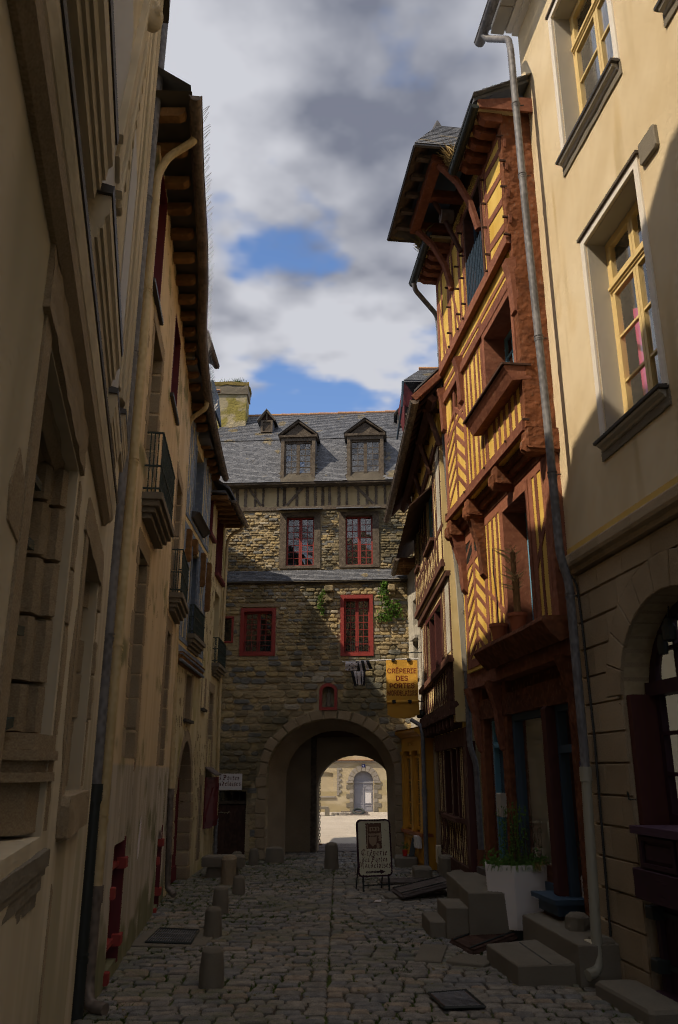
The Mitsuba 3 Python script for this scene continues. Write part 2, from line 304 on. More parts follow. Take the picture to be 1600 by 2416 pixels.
bsdf('wood_dark', wood((.035, .017, .012), (.075, .038, .026), (.09, .06, .045)), .75, .3, rough_bump(40, .004))
bsdf('wood_hatch', wood((.085, .07, .065), (.15, .125, .115), (.19, .16, .15)), .8, .3, rough_bump(40, .005))
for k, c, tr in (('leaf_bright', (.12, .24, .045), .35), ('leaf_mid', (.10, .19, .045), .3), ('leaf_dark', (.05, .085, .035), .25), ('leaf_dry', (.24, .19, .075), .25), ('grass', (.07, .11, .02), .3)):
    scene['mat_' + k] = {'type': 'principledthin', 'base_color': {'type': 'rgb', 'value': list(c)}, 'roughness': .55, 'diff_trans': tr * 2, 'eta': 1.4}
scene['mat_glass'] = {'type': 'thindielectric', 'int_ior': 1.75}

# ---------------------------------------------------------------- the frames of the walls
TW = Frame((-3.6, 23.35), (2.6, 22.92), -1)
L1 = Frame((-2.4, 8.69), (-1.5, 4.69), 1)
L2 = Frame((-2.43, 9.09), (-3.22, 16.36), 1)
L3 = Frame((-3.25, 16.36), (-3.30, 22.8), 1)
R1 = Frame((3.25, 8.5), (3.0, 10.6), -1)
R2 = Frame((3.10, 10.6), (2.58, 15.0), -1)
R3 = Frame((2.42, 15.8), (2.38, 21.3), -1)
def poly(*p): return sg.Polygon(p)
def rect(s0, s1, z0, z1): return sg.box(s0, z0, s1, z1)
def arch_poly(s0, s1, z0, zs, za, n=14):
    """An opening with straight jambs to zs and a round head up to za."""
    c, r = (s0 + s1) / 2, (s1 - s0) / 2
    return sg.Polygon([(s0, z0), (s1, z0)] + [(c + r * math.cos(t), zs + (za - zs) * math.sin(t)) for t in np.linspace(0, math.pi, n + 1)])

# ---------------------------------------------------------------- ground
def flat(x0, x1, y0, y1, z): return sheet([(x0, y0, z), (x1, y0, z), (x1, y1, z), (x0, y1, z)])
struct('ground', flat(-150, 150, -120, 230, -0.12), 'joint')
struct('street_bed', flat(-4.2, 4.6, -14, 25.6, -0.028), 'joint')
pz = struct('plaza_paving', flat(-40, 40, 28.4, 52, -0.004), 'plaza_stone')

def in_street(x, y): return -3.45 < x < (3.35 - 0.10 * max(0, y - 9)) if y < 23.2 else -1.9 < x < 1.6
street = 'cobbled_street'; used[street] = 1
cob = []
y = -6.0
while y < 25.4:
    dep = R.uniform(.13, .185)
    for side in (-1, 1):
        x = -0.12 + side * 0.002 + R.uniform(-.03, .03) * (side > 0); skew = 0.075 if side < 0 else -0.045
        while abs(x) < 3.8:
            w = R.uniform(.17, .33); x1 = x + side * w; xc = (x + x1) / 2; yc = y + dep / 2 - side * skew * (xc + .12) * -1
            if in_street(xc, yc): cob.append((xc, yc, w, dep))
            x = x1
    y += dep
def cobble_mesh(x, y, w, d):
    g = R.uniform(.006, .014); h = R.uniform(-.010, .012) - 0.010 * math.exp(-((x + .12) / .30) ** 2)
    m = stone(-w / 2 + g, w / 2 - g, -d / 2 + g, d / 2 - g, -0.10, h, 0.014, 0.22, 0.002)
    return moved(m, x, y, 0, rz=R.uniform(-.05, .05) + (0.075 if x < -.12 else -.045), rx=R.uniform(-.03, .03), ry=R.uniform(-.03, .03))
def shows(x, y): return y > 7.6 and abs(x) < y * 0.43
cob.sort(key=lambda c: (not shows(c[0], c[1]), c[1]))
rest, ruv = [], []
for i, c in enumerate(cob):
    m = cobble_mesh(*c); t = (R.random(), R.random())
    if i < 300: obj('cobble', m, 'cobble', street, uv=t)
    else: rest.append(m); ruv += [t] * len(m.vertices)
obj('cobbles_beyond', cat(rest), 'cobble', street, uv=np.array(ruv), kind='stuff'); labels[street] = {'kind': 'structure'}
# moss and grass that grow in the joints
def blades(spots, h0, h1, w, per=3, lean=.6):
    V, F = [], []
    for (x, y, z) in spots:
        for _ in range(per):
            a = R.uniform(0, 6.28); h = R.uniform(h0, h1); l = h * R.uniform(0, lean); b = R.uniform(0, 6.28); n = len(V)
            V += [(x - w * math.cos(a), y - w * math.sin(a), z), (x + w * math.cos(a), y + w * math.sin(a), z), (x + l * .4 * math.cos(b), y + l * .4 * math.sin(b), z + h * .6), (x + l * math.cos(b), y + l * math.sin(b), z + h)]
            F += [[n, n + 1, n + 2], [n, n + 2, n + 3]]
    return trimesh.Trimesh(V, F, process=False)
sp = []
for (x, y, w, d) in cob:
    if 6.5 < y < 24:
        pr = meshkit.fbm(np.array([[x * 1.4, y * 1.4, 0.0]]), 3, 4)[0] + .22 * np.clip((-x - .3) / 2.2, 0, 1) + (.07 if y > 14 and x < -1 else 0)
        if pr > .55:
            for _ in range(int((pr - .5) * 40)):
                e = R.random()
                if R.random() < .6: sp.append((x + (e - .5) * w, y - d / 2 + R.uniform(-.012, .012), -.03))
                else: sp.append((x - w / 2 + R.uniform(-.012, .012), y + (e - .5) * d, -.03))
tag(obj('joint_grass', blades(sp, .02, .06, .006, 3, 1.2), 'grass'), 'short green grass and moss in the joints of the cobbles', 'grass', kind='stuff')

# ---------------------------------------------------------------- gate tower
tower = thing('gate_tower', 'medieval stone gate tower with an archway, mansard roof and red windows closing the street', 'gate tower')
AS0, AS1, AZS, AZA = 1.64, 5.10, 2.15, 3.60           # the front arch: jambs, springing, crown
arch = arch_poly(AS0, AS1, -.1, AZS, AZA, 20)
ring = arch_poly(AS0 - .27, AS1 + .27, -.1, AZS, AZA + .27, 20)
wins_low = [(0.77, 1.79, 5.34, 6.71), (3.65, 4.58, 5.31, 7.05)]
wins_up = [(1.91, 2.93, 7.99, 9.66), (3.69, 4.68, 7.99, 9.66)]
niche = arch_poly(3.09, 3.53, 3.86, 4.34, 4.53, 8)
holes = [rect(*w) for w in wins_low] + [rect(.12, .57, 5.72, 6.48), niche, rect(.28, 1.10, -.1, 1.71)]
body = rect(-.35, 6.3, -.1, 7.45).difference(unary_union(holes + [arch]))
obj('lower_wall', TW.map(slab(body, -.45, -.03)), 'mortar', tower)
upz = rect(-.35, 6.3, 7.4, 9.86).difference(unary_union([rect(*w) for w in wins_up]))
obj('upper_wall', TW.map(slab(upz, -.75, -.33)), 'mortar', tower)

def courses(z0, z1, h0, h1, w0, w1, d, free, s0=-.3, s1=6.0, proud=.03, dark=.5):
    out, z = [], z0
    while z < z1 - h0 * .6:
        h = min(R.uniform(h0, h1), z1 - z); s = s0 - R.uniform(0, w1)
        while s < s1:
            w = R.uniform(w0, w1); g = R.uniform(.007, .014); zz = z + R.uniform(-.012, .012); hh = h * R.uniform(.82, 1.04)
            p = rect(s + g, s + w - g, zz + g * .7, zz + hh - g * .7); q = p.intersection(free)
            if not q.is_empty and q.area > .35 * p.area:
                if q.area > .96 * p.area: m = stone(s + g, s + w - g, zz + g * .7, zz + hh - g * .7, d - .05, d + R.uniform(-.012, proud), min(.014, hh * .2), .5, .006)
                else:
                    if q.geom_type != 'Polygon': q = max(getattr(q, 'geoms', [q]), key=lambda x: x.area)
                    m = slab(q.simplify(.004), d - .05, d + R.uniform(-.01, .006)) if q.geom_type == 'Polygon' else None
                if m is not None: out.append((q.area, TW.map(m)))
            s += w
        z += h
    return out
trim = unary_union([rect(a - .02, b + .02, c - .02, d + .02) for a, b, c, d in wins_low] + [rect(.08, .60, 5.68, 6.52), arch_poly(3.04, 3.58, 3.8, 4.36, 4.58, 8), rect(.26, 1.12, -.1, 1.75), ring, rect(.78, 1.93, 6.73, 6.84), rect(3.22, 3.45, 6.85, 7.3), rect(5.02, 5.24, 7.0, 7.3)])
free_low = rect(-.3, 6.0, 0, 7.4).difference(trim); free_up = rect(-.3, 6.0, 7.85, 9.72).difference(unary_union([rect(a - .12, b + .12, c - .06, d + .1) for a, b, c, d in wins_up]))
stones = courses(0.02, 4.9, .13, .24, .20, .46, 0, free_low) + courses(4.9, 5.7, .11, .18, .16, .40, 0, free_low) + courses(5.7, 7.42, .075, .125, .13, .34, 0, free_low) + courses(7.9, 9.72, .06, .10, .10, .30, -.31, free_up, proud=.045)
stones.sort(key=lambda x: -x[0]); rest, ruv = [], []
for i, (a, m) in enumerate(stones):
    t = (R.random(), R.random())
    if i < 296: obj('stone', m, 'rubble', tower, uv=t)
    else: rest.append(m); ruv += [t] * len(m.vertices)
obj('small_stones', cat(rest), 'rubble', tower, uv=np.array(ruv), kind='stuff')
# voussoirs of the arch, set radially
ca, ra = (AS0 + AS1) / 2, (AS1 - AS0) / 2
def arc(t, k): return (ca + (ra + k) * math.cos(t), AZS + (AZA - AZS + k) * math.sin(t))
ts = np.linspace(-.02, math.pi + .02, 16)
for a, b in zip(ts, ts[1:]):
    k = R.uniform(.20, .29); o = [arc(a + .012, 0), arc((a + b) / 2, 0), arc(b - .012, 0), arc(b - .012, k), arc((a + b) / 2, k), arc(a + .012, k)]
    obj('voussoir', TW.map(cut(o, -.40, .02, .012)), 'granite', tower, uv=(R.random() * .5, R.random()))
for s0, s1 in ((AS0 - .26, AS0), (AS1, AS1 + .26)):
    z = 0.0
    while z < AZS - .05:
        h = min(R.uniform(.22, .38), AZS - z); e = R.uniform(-.06, .05)
        a, b = (s0 + e, s1) if s1 == AS0 else (s0, s1 + e)
        obj('jamb_stone', TW.map(stone(a, b, z + .008, z + h - .008, -.42, R.uniform(.0, .03), .014, .16)), 'granite', tower, uv=(R.random() * .6, R.random())); z += h
# the splayed soffit, the gate chamber behind and its far arch
def ring_pts(s0, s1, zs, za, d, n=22): 
    c, r = (s0 + s1) / 2, (s1 - s0) / 2
    return [TW.P(s0, -.05, d)] + [TW.P(c - r * math.cos(t), zs + (za - zs) * math.sin(t), d) for t in np.linspace(0, math.pi, n)] + [TW.P(s1, -.05, d)]
def loft(a, b):
    n = len(a); F = [[i, i + 1, n + i + 1] for i in range(n - 1)] + [[i, n + i + 1, n + i] for i in range(n - 1)]
    return trimesh.Trimesh(np.vstack([a, b]), F, process=False)
obj('archway_soffit', loft(ring_pts(AS0, AS1, AZS, AZA, -.40), ring_pts(2.02, 4.88, 2.0, 3.34, -1.05)), 'granite', tower, uv=(.3, .5))
inner = rect(-.3, 6.2, -.1, 4.2).difference(arch_poly(2.02, 4.88, -.2, 2.0, 3.34, 20))
obj('inner_wall', TW.map(slab(inner, -1.25, -1.05)), 'granite', tower, uv=(.2, .4))
far = rect(-.3, 6.2, -.1, 4.2).difference(arch_poly(2.80, 5.02, -.2, 1.72, 2.68, 18))
obj('far_wall', TW.map(slab(far, -2.95, -2.35)), 'granite', tower, uv=(.15, .4))
for s0, s1 in ((1.30, 1.62), (5.06, 5.40)): obj('chamber_wall', TW.map(blk(s0, s1, -.1, 4.2, -2.4, -1.2)), 'mortar', tower)
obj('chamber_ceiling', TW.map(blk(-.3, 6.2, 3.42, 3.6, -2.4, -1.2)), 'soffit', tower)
for d in (-1.5, -1.85, -2.2): obj('ceiling_beam', TW.map(blk(1.3, 5.4, 3.2, 3.42, d - .09, d + .09, .01)), 'timber_brown', tower, uv=(.3, R.random()))
leaf = obj('gate_leaf', TW.map(slab(arch_poly(1.63, 1.70, .1, 1.5, 2.2, 4), -2.1, -1.35)), 'wood_dark', tower, uv=(.3, .3))
obj('post', TW.map(blk(2.62, 2.78, -.05, 3.3, -2.34, -2.2, .01)), 'timber_grey', tower, uv=(.4, .6))

def mullioned(parent, fr, s0, s1, z0, z1, d, cols, rows, m, bar=.018, st=.045, leaves=2, name='window', label=None, pm='glass', frame_w=0.0, frame_m=None, frame_d=0.0, room=.28, curtain=None):
    """A casement window: outer frame, leaves with glazing bars, one pane per square, a dark room behind."""
    k = key_of(name, parent); used[k] = 1
    out = rect(s0, s1, z0, z1); fw = frame_w
    if fw: obj('frame', fr.map(slab(out.difference(rect(s0 + fw, s1 - fw, z0 + fw, z1 - fw)), d - .10, d + frame_d)), frame_m or m, k, uv=(R.random(), R.random()))
    a, b, c, e = s0 + fw, s1 - fw, z0 + fw, z1 - fw; lw = (b - a) / leaves
    for i in range(leaves):
        x0, x1 = a + i * lw + .003, a + (i + 1) * lw - .003
        obj('casement', fr.map(slab(rect(x0, x1, c, e).difference(rect(x0 + st, x1 - st, c + st * 1.3, e - st)), d - .07, d - .02)), m, k, uv=(R.random(), R.random()))
        gx, gz = np.linspace(x0 + st, x1 - st, cols + 1), np.linspace(c + st * 1.3, e - st, rows + 1)
        bars = [blk(v - bar / 2, v + bar / 2, gz[0], gz[-1], d - .06, d - .03) for v in gx[1:-1]] + [blk(gx[0], gx[-1], v - bar / 2, v + bar / 2, d - .058, d - .032) for v in gz[1:-1]]
        if bars: obj('glazing_bars', fr.map(cat(bars)), m, k, uv=(.5, .5))
        for u0, u1 in zip(gx, gx[1:]):
            for v0, v1 in zip(gz, gz[1:]): pane(k, fr, u0, u1, v0, v1, d - .045, pm, .014)
    bk = [rect(s0 - .02, s1 + .02, z0 - .02, z1 + .02)]
    room_m = fr.map(cat(slab(bk[0], d - room - .02, d - room), slab(bk[0].difference(rect(s0 + .004, s1 - .004, z0 + .004, z1 - .004)), d - room, d - .075)))
    obj('room', room_m, 'dark_room', k)
    if curtain: obj('curtain', fr.map(slab(rect(*curtain[:4]), d - .16, d - .15)), curtain[4], k)
    if label: labels[k] = {'label': label}
    return k
for i, (a, b, c, e) in enumerate(wins_low):
    k = mullioned(tower, TW, a + .10, b - .10, c + .10, e - .10, -.14, 2, 7, 'red_paint', label='red window with a thick red surround, ' + ('the wider one on the left' if i == 0 else 'the taller one beside the ivy'))
    obj('surround', TW.map(slab(rect(a, b, c, e).difference(rect(a + .10, b - .10, c + .10, e - .10)), -.16, .025)), 'red_paint', k)
    obj('guard_rail', TW.map(cat([blk(x, x + .012, c + .11, c + .40, -.10, -.088) for x in np.linspace(a + .14, b - .15, 11)] + [blk(a + .10, b - .10, c + .40, c + .415, -.10, -.085)])), 'iron', k)
obj('lintel_stone', TW.map(stone(.80, 1.92, 6.74, 6.83, -.06, .02, .012)), 'granite', tower, uv=(.2, .3))
for i, (a, b, c, e) in enumerate(wins_up):
    k = mullioned(tower, TW, a + .09, b - .09, c + .03, e - .12, -.42, 2, 7, 'red_paint', label='tall red casement window under a slate hood')
    obj('surround', TW.map(slab(rect(a - .1, b + .1, c - .05, e).difference(rect(a + .09, b - .09, c + .03, e - .12)), -.44, -.27)), 'timber_grey', k, uv=(.7, .4))
    h = sheet([TW.P(a - .16, e + .12, -.33), TW.P(b + .16, e + .12, -.33), TW.P(b + .16, e + .02, .02), TW.P(a - .16, e + .02, .02)])
    obj('hood', thick(h.vertices, (0, 0, 1), .025), 'slate', k, uv=(.8, .4))
k = key_of('small_window', tower); used[k] = 1
obj('frame', TW.map(slab(rect(.12, .57, 5.72, 6.48).difference(rect(.17, .52, 5.77, 6.43)), -.14, .015)), 'red_paint', k); obj('room', TW.map(slab(rect(.12, .57, 5.72, 6.48), -.44, -.42)), 'dark_room', k)
pane(k, TW, .17, .52, 5.77, 6.43, -.1); labels[k] = {'label': 'small dark square window in a red frame at the left edge'}
nk = key_of('niche', tower); used[nk] = 1
obj('frame', TW.map(slab(arch_poly(3.06, 3.56, 3.83, 4.35, 4.56, 10).difference(arch_poly(3.14, 3.48, 3.91, 4.34, 4.47, 10)), -.05, .05)), 'red_paint', nk)
obj('back', TW.map(slab(arch_poly(3.06, 3.56, 3.83, 4.35, 4.56, 10), -.26, -.24)), 'mortar', nk); labels[nk] = {'label': 'round-headed niche in a red frame above the arch'}
P = TW.P(3.31, 3.90, -.13)
st = lathe([(.0, 0), (.075, .005), (.08, .05), (.065, .2), (.055, .3), (.062, .36), (.05, .40), (.022, .425), (.02, .44), (.036, .455), (.04, .49), (.03, .525), (.0, .54)], 14)
tag(obj('statue', moved(bumpy(st, .006, 22, 3), *P), 'stone_step', smooth=True), 'small weathered stone statue standing in the red-framed niche', 'statue')
# garage door with fanlight and the sign over it
gk = key_of('wooden_door', tower); used[gk] = 1
for i, x in enumerate(np.linspace(.30, 1.08, 8)[:-1]): obj('board', TW.map(blk(x + .002, x + .109, .02, 1.36, -.24, -.20 + R.uniform(0, .004), .004)), 'wood_dark', gk, uv=(R.random(), R.random()))
obj('transom', TW.map(blk(.28, 1.10, 1.38, 1.46, -.26, -.16, .005)), 'timber_grey', gk, uv=(.2, .3)); obj('room', TW.map(slab(rect(.26, 1.12, -.05, 1.73), -.44, -.42)), 'dark_room', gk)
for x in np.linspace(.30, 1.08, 5)[:-1]: pane(gk, TW, x + .01, x + .185, 1.46, 1.69, -.2)
obj('fanlight_bars', TW.map(cat([blk(x - .01, x + .01, 1.46, 1.70, -.21, -.18) for x in np.linspace(.30, 1.08, 5)])), 'iron', gk)
wr = [(.36 + .035 * i + R.uniform(-.01, .01), 1.16 + R.uniform(-.03, .03)) for i in range(9)]
obj('graffiti', TW.map(cat([beam(a, b, .012, -.20, -.190, .002, .002) for a, b in zip(wr, wr[1:])])), 'graffiti', gk)

# ---------------------------------------------------------------- tower: ledge, half-timbering, roofs
def slates(p00, p10, p01, p11, pitch, w, keep=lambda u, v, p: True, t=.012, seed=0, m='slate'):
    """Rows of slates on the quad p00-p10 (bottom) p01-p11 (top): (list of meshes, each with its corner)."""
    rr = random.Random(seed); p00, p10, p01, p11 = (np.array(p, float) for p in (p00, p10, p01, p11)); H = np.linalg.norm(p01 - p00); n = np.cross(p10 - p00, p01 - p00); n /= np.linalg.norm(n)
    if n[2] < 0: n = -n
    rows = max(1, round(H / pitch)); out = []
    for r in range(rows):
        v0, v1 = r / rows, min(1.0, (r + 1.35) / rows); a, b, c, d = p00 + (p01 - p00) * v0, p10 + (p11 - p10) * v0, p00 + (p01 - p00) * v1, p10 + (p11 - p10) * v1
        L = np.linalg.norm(b - a); x = -rr.uniform(0, w)
        while x < L:
            x0, x1 = max(0, x), min(L, x + w * rr.uniform(.85, 1.12)); u0, u1 = x0 / L, (x1 - .004) / L
            x = x1 if x1 > x0 else x + w
            if u1 - u0 < .002: continue
            mid = a + (b - a) * (u0 + u1) / 2
            if not keep((u0 + u1) / 2, v0, mid): continue
            j = rr.uniform(-.004, .004); e = (p01 - p00) / H * j
            q = np.array([a + (b - a) * u0 + e + n * (t * 1.6 + rr.uniform(0, .004)), a + (b - a) * u1 + e + n * (t * 1.6 + rr.uniform(0, .004)), c + (d - c) * u1 + n * t * .3, c + (d - c) * u0 + n * t * .3])
            o = q - n * t
            out.append(trimesh.Trimesh(np.vstack([q, o]), [[0, 1, 2], [0, 2, 3], [0, 4, 5], [0, 5, 1], [1, 5, 6], [1, 6, 2], [3, 7, 4], [3, 4, 0]], process=False))
    return out
def tiled(name, parent, ms, m='slate', parts=0):
    for x in ms[:parts]: obj(name[:-1] if name.endswith('s') else name, x, m, parent, uv=(R.random(), R.random()))
    ms = ms[parts:]
    if ms: obj(name if not parts else name + '_beyond', cat(ms), m, parent, uv=np.repeat([(R.random(), R.random()) for _ in ms], 8, axis=0), kind='stuff')
def under(p00, p10, p01, p11, name, parent, m='soffit', n=(0, 0, -1), t=.03): obj(name, thick([p00, p10, p11, p01], n, t), m, parent)

W = TW.P
q = (W(-.35, 7.47, .10), W(6.3, 7.47, .10), W(-.35, 7.88, -.31), W(6.3, 7.88, -.31))
under(*q, 'ledge_bed', tower); tiled('ledge_slates', tower, slates(*q, .07, .15, seed=1))
obj('ledge_board', TW.map(blk(-.35, 6.3, 7.40, 7.46, -.1, .06, .006)), 'timber_grey', tower, uv=(.2, .2))
# half-timbered band under the eaves
obj('band_infill', TW.map(slab(rect(-.35, 6.3, 9.84, 10.72), -.5, -.345)), 'infill_ochre', tower)
TB = lambda a, b, w=.085, d=-.31: obj('timber', TW.map(beam(a, b, w, -.42, d, .006, .008)), 'timber_grey', tower, uv=(R.random(), R.random()))
TB((-.35, 9.80), (6.3, 9.80), .12, -.27); TB((-.35, 10.66), (6.3, 10.66), .10, -.29)
for s in (.02, .25, .47, .72, 1.02, 1.28, 1.72, 1.92, 2.30, 2.62, 2.86, 3.10, 3.30, 3.58, 3.82, 4.16, 4.44, 4.72, 4.98, 5.25, 5.5, 5.75): TB((s + R.uniform(-.01, .01), 9.85), (s + R.uniform(-.01, .01), 10.62), R.uniform(.06, .10))
for a, b in (((.12, 9.9), (.45, 10.6)), ((.75, 10.6), (1.24, 9.88)), ((1.96, 9.88), (2.58, 10.6)), ((3.98, 10.6), (4.66, 9.88))): TB(a, b, .075, -.30)
# mansard
keep = lambda u, v, p: not any(a - .02 < (p - TW.o) @ TW.t < b + .02 for a, b in ((1.82, 2.87), (3.85, 4.96)))
q = (W(-.6, 10.55, .02), W(6.4, 10.55, .02), W(-.6, 12.33, -.92), W(6.4, 12.33, -.92))
under(*q, 'mansard_bed', tower, n=TW.n * -.5 + [0, 0, -.3]); tiled('mansard_slates', tower, slates(*q, .058, .115, keep, .010, 2))
obj('eaves_board', TW.map(blk(-.6, 6.4, 10.49, 10.545, -.35, .0, .006)), 'timber_grey', tower, uv=(.2, .2))
q2 = (W(-.6, 12.30, -.88), W(6.4, 12.30, -.88), W(-.6, 14.12, -3.0), W(6.4, 14.12, -3.0))
under(*q2, 'roof_bed', tower, n=(0, .3, -1)); tiled('roof_slates', tower, slates(*q2, .085, .16, lambda u, v, p: not (np.abs((p - TW.o) @ TW.t - 1.12) < .17 and -1.9 < (p - TW.o) @ TW.n < -1.3), .012, 3))
obj('back_roof', thick([W(-.6, 14.1, -3.02), W(6.4, 14.1, -3.02), W(6.4, 10.6, -6.0), W(-.6, 10.6, -6.0)], (0, -.3, -1), .06), 'slate', tower, uv=(.5, .5))
obj('back_wall', TW.map(blk(-.35, 6.3, 4.2, 10.7, -5.6, -3.0)), 'mortar', tower); obj('side_wall', cat(TW.map(blk(-.35, 0, 3.5, 10.7, -3.1, -.76)), TW.map(blk(6.0, 6.3, 3.5, 10.7, -3.1, -.76))), 'mortar', tower)
obj('gable', cat([thick([W(s, 10.5, -.3), W(s, 12.28, -.95), W(s, 14.05, -3.0), W(s, 10.5, -5.8)], TW.t, .04) for s in (-.5, 6.3)]), 'slate', tower, uv=(.4, .5))
for i, s in enumerate(np.arange(-.6, 6.3, .33)): 
    if not .78 < s < 1.2 or True: obj('ridge_tile', TW.map(moved(trimesh.Trimesh(*(lambda m: (m.vertices, m.faces))(tube([(s, 14.13 + R.uniform(-.012, .012), -3.0), (s + .35, 14.12 + R.uniform(-.012, .012), -3.0)], .07, 8)), process=False))), 'tile_ridge', tower)
for c0, c1 in ((1.82, 2.87), (3.85, 4.96)):
    k = key_of('dormer', tower); c = (c0 + c1) / 2; z0, z1, za = 10.53, 12.03, 12.58
    obj('frame', TW.map(slab(rect(c0, c1, z0, z1).difference(rect(c0 + .10, c1 - .10, z0 + .08, z1 - .12)), -.25, -.06)), 'timber_grey', k, uv=(.8, .5))
    for i in range(2):
        x0 = c0 + .10 + i * (c1 - c0 - .2) / 2; x1 = x0 + (c1 - c0 - .2) / 2
        obj('casement', TW.map(slab(rect(x0, x1, z0 + .08, z1 - .12).difference(rect(x0 + .05, x1 - .05, z0 + .15, z1 - .18)), -.20, -.12)), 'timber_grey', k, uv=(.6, .2))
        gx, gz = np.linspace(x0 + .05, x1 - .05, 3), np.linspace(z0 + .15, z1 - .18, 7)
        obj('glazing_bars', TW.map(cat([blk(gx[1] - .009, gx[1] + .009, gz[0], gz[-1], -.18, -.145)] + [blk(gx[0], gx[-1], v - .009, v + .009, -.178, -.147) for v in gz[1:-1]])), 'timber_grey', k, uv=(.5, .5))
        for a, b in zip(gx, gx[1:]):
            for e, f in zip(gz, gz[1:]): pane(k, TW, a, b, e, f, -.16, 'glass', .02)
    obj('room', TW.map(cat(slab(rect(c0, c1, z0, z1), -.72, -.70))), 'dark_room', k)
    obj('cheek', cat([thick([W(s, z0 - .1, -.24), W(s, z1, -.24), W(s, z1, -1.1), W(s, z0 - .1, -.3)], TW.t * sg_, .03) for s, sg_ in ((c0, 1), (c1, -1))]), 'slate', k, uv=(.4, .5))
    obj('pediment', TW.map(slab(poly((c0 + .02, z1 + .05), (c1 - .02, z1 + .05), (c, za - .09)), -.25, -.11)), 'timber_grey', k, uv=(.6, .6))
    obj('cornice', TW.map(blk(c0 - .07, c1 + .07, z1 - .01, z1 + .06, -.35, .0, .01)), 'timber_grey', k, uv=(.3, .4))
    obj('barge_board', TW.map(cat([beam((c0 - .08, z1 + .07), (c + .0, za - .02), .06, -.22, -.02, .006), beam((c1 + .08, z1 + .07), (c, za - .02), .06, -.22, -.02, .006)])), 'timber_grey', k, uv=(.5, .4))
    for sgn, e in ((-1, c0 - .10), (1, c1 + .10)):
        obj('roof', thick([W(e, z1 + .07, .02), W(c, za + .03, .02), W(c, za + .03, -1.6), W(e, z1 + .07, -1.3)], (0, 0, 1), .03), 'slate', k, uv=(.4, R.random()))
for (s0, s1, zb, d) in ((.93, 1.32, 12.83, -1.42), (5.42, 5.84, 12.95, -1.48)):
    k = key_of('small_dormer', tower); c = (s0 + s1) / 2; z1, za = zb + .42, zb + .74
    obj('frame', TW.map(slab(rect(s0, s1, zb, z1).difference(rect(s0 + .06, s1 - .06, zb + .04, z1 - .05)), d - .06, d)), 'timber_grey', k, uv=(.9, .5))
    obj('shutter', TW.map(blk(s0 + .06, s1 - .06, zb + .04, z1 - .05, d - .08, d - .05)), 'timber_grey', k, uv=(.35, .9))
    obj('gable', TW.map(slab(poly((s0 - .01, z1), (s1 + .01, z1), (c, za - .03)), d - .10, d - .05)), 'wood_dark', k, uv=(.3, .3))
    obj('barge_board', TW.map(cat([beam((s0 - .10, z1 - .03), (c, za), .05, d - .05, d + .08, .005), beam((s1 + .10, z1 - .03), (c, za), .05, d - .05, d + .08, .005), beam((c, z1 + .02), (c, za), .035, d - .02, d + .02, .003)])), 'timber_grey', k, uv=(.6, .4))
    obj('cheek', TW.map(cat([blk(s0 - .01, s0 + .01, zb - .1, z1, d - .7, d - .03), blk(s1 - .01, s1 + .01, zb - .1, z1, d - .7, d - .03)])), 'slate', k, uv=(.4, .5))
    for e in (s0 - .12, s1 + .12): obj('roof', thick([W(e, z1 - .05, d + .1), W(c, za + .03, d + .1), W(c, za + .03, d - .95), W(e, z1 - .05, d - .6)], (0, 0, 1), .03), 'slate', k, uv=(.35, R.random()))
# chimney
k = key_of('chimney', tower)
m = subdiv(box(-4.75, -3.17, 25.45, 26.2, 9.0, 14.70), .35); obj('stack', bumpy(m, .03, 2.2, 5), 'chimney_moss', k)
obj('cap', bumpy(subdiv(box(-4.80, -3.12, 25.40, 26.25, 14.55, 14.88), .2), .03, 3.0, 9), 'stone_step', k)
obj('moss_top', bumpy(subdiv(box(-4.80, -3.10, 25.38, 26.27, 14.87, 15.0), .12), .05, 4, 2), 'leaf_dry', k)
sp = [(R.uniform(-4.7, -3.2), R.uniform(25.4, 26.2), 14.95) for _ in range(160)] + [(R.gauss(-3.5, .1), R.gauss(25.6, .05), 14.97) for _ in range(60)]
tag(obj('chimney_grass', blades(sp, .05, .28, .008, 2), 'grass'), 'tufts of grass growing on the mossy chimney top', 'grass', kind='stuff')

# corbels left over from an older roof, and the plants by them
for s0, s1, z0, z1 in ((3.20, 3.46, 6.86, 7.30), (5.02, 5.24, 7.02, 7.30)):
    obj('corbel', TW.map(cat([stone(s0, s1, z1 - .17, z1, -.05, .26, .02, .3), stone(s0 + .02, s1 - .02, z0, z1 - .18, -.05, .15, .02, .3)])), 'rubble', tower, uv=(.2, .9))
def leaf_cloud(pts, size, seed, up=.3):
    """Small folded leaves at the given points."""
    rr = np.random.default_rng(seed); V, F = [], []
    for p in pts:
        l = size * rr.uniform(.6, 1.3); a = rr.normal(size=3); a[2] = a[2] * .6 - .3; a /= np.linalg.norm(a); b = rr.normal(size=3) + [0, -.5, up]; b -= a * (a @ b); b /= np.linalg.norm(b); c = np.cross(a, b); n = len(V)
        V += [p - a * l * .5, p - a * l * .05 + b * l * .30 + c * l * .10, p + a * l * .5, p - a * l * .05 - b * l * .30 + c * l * .10]; F += [[n, n + 1, n + 2], [n, n + 2, n + 3]]
    return trimesh.Trimesh(np.array(V), F, process=False)
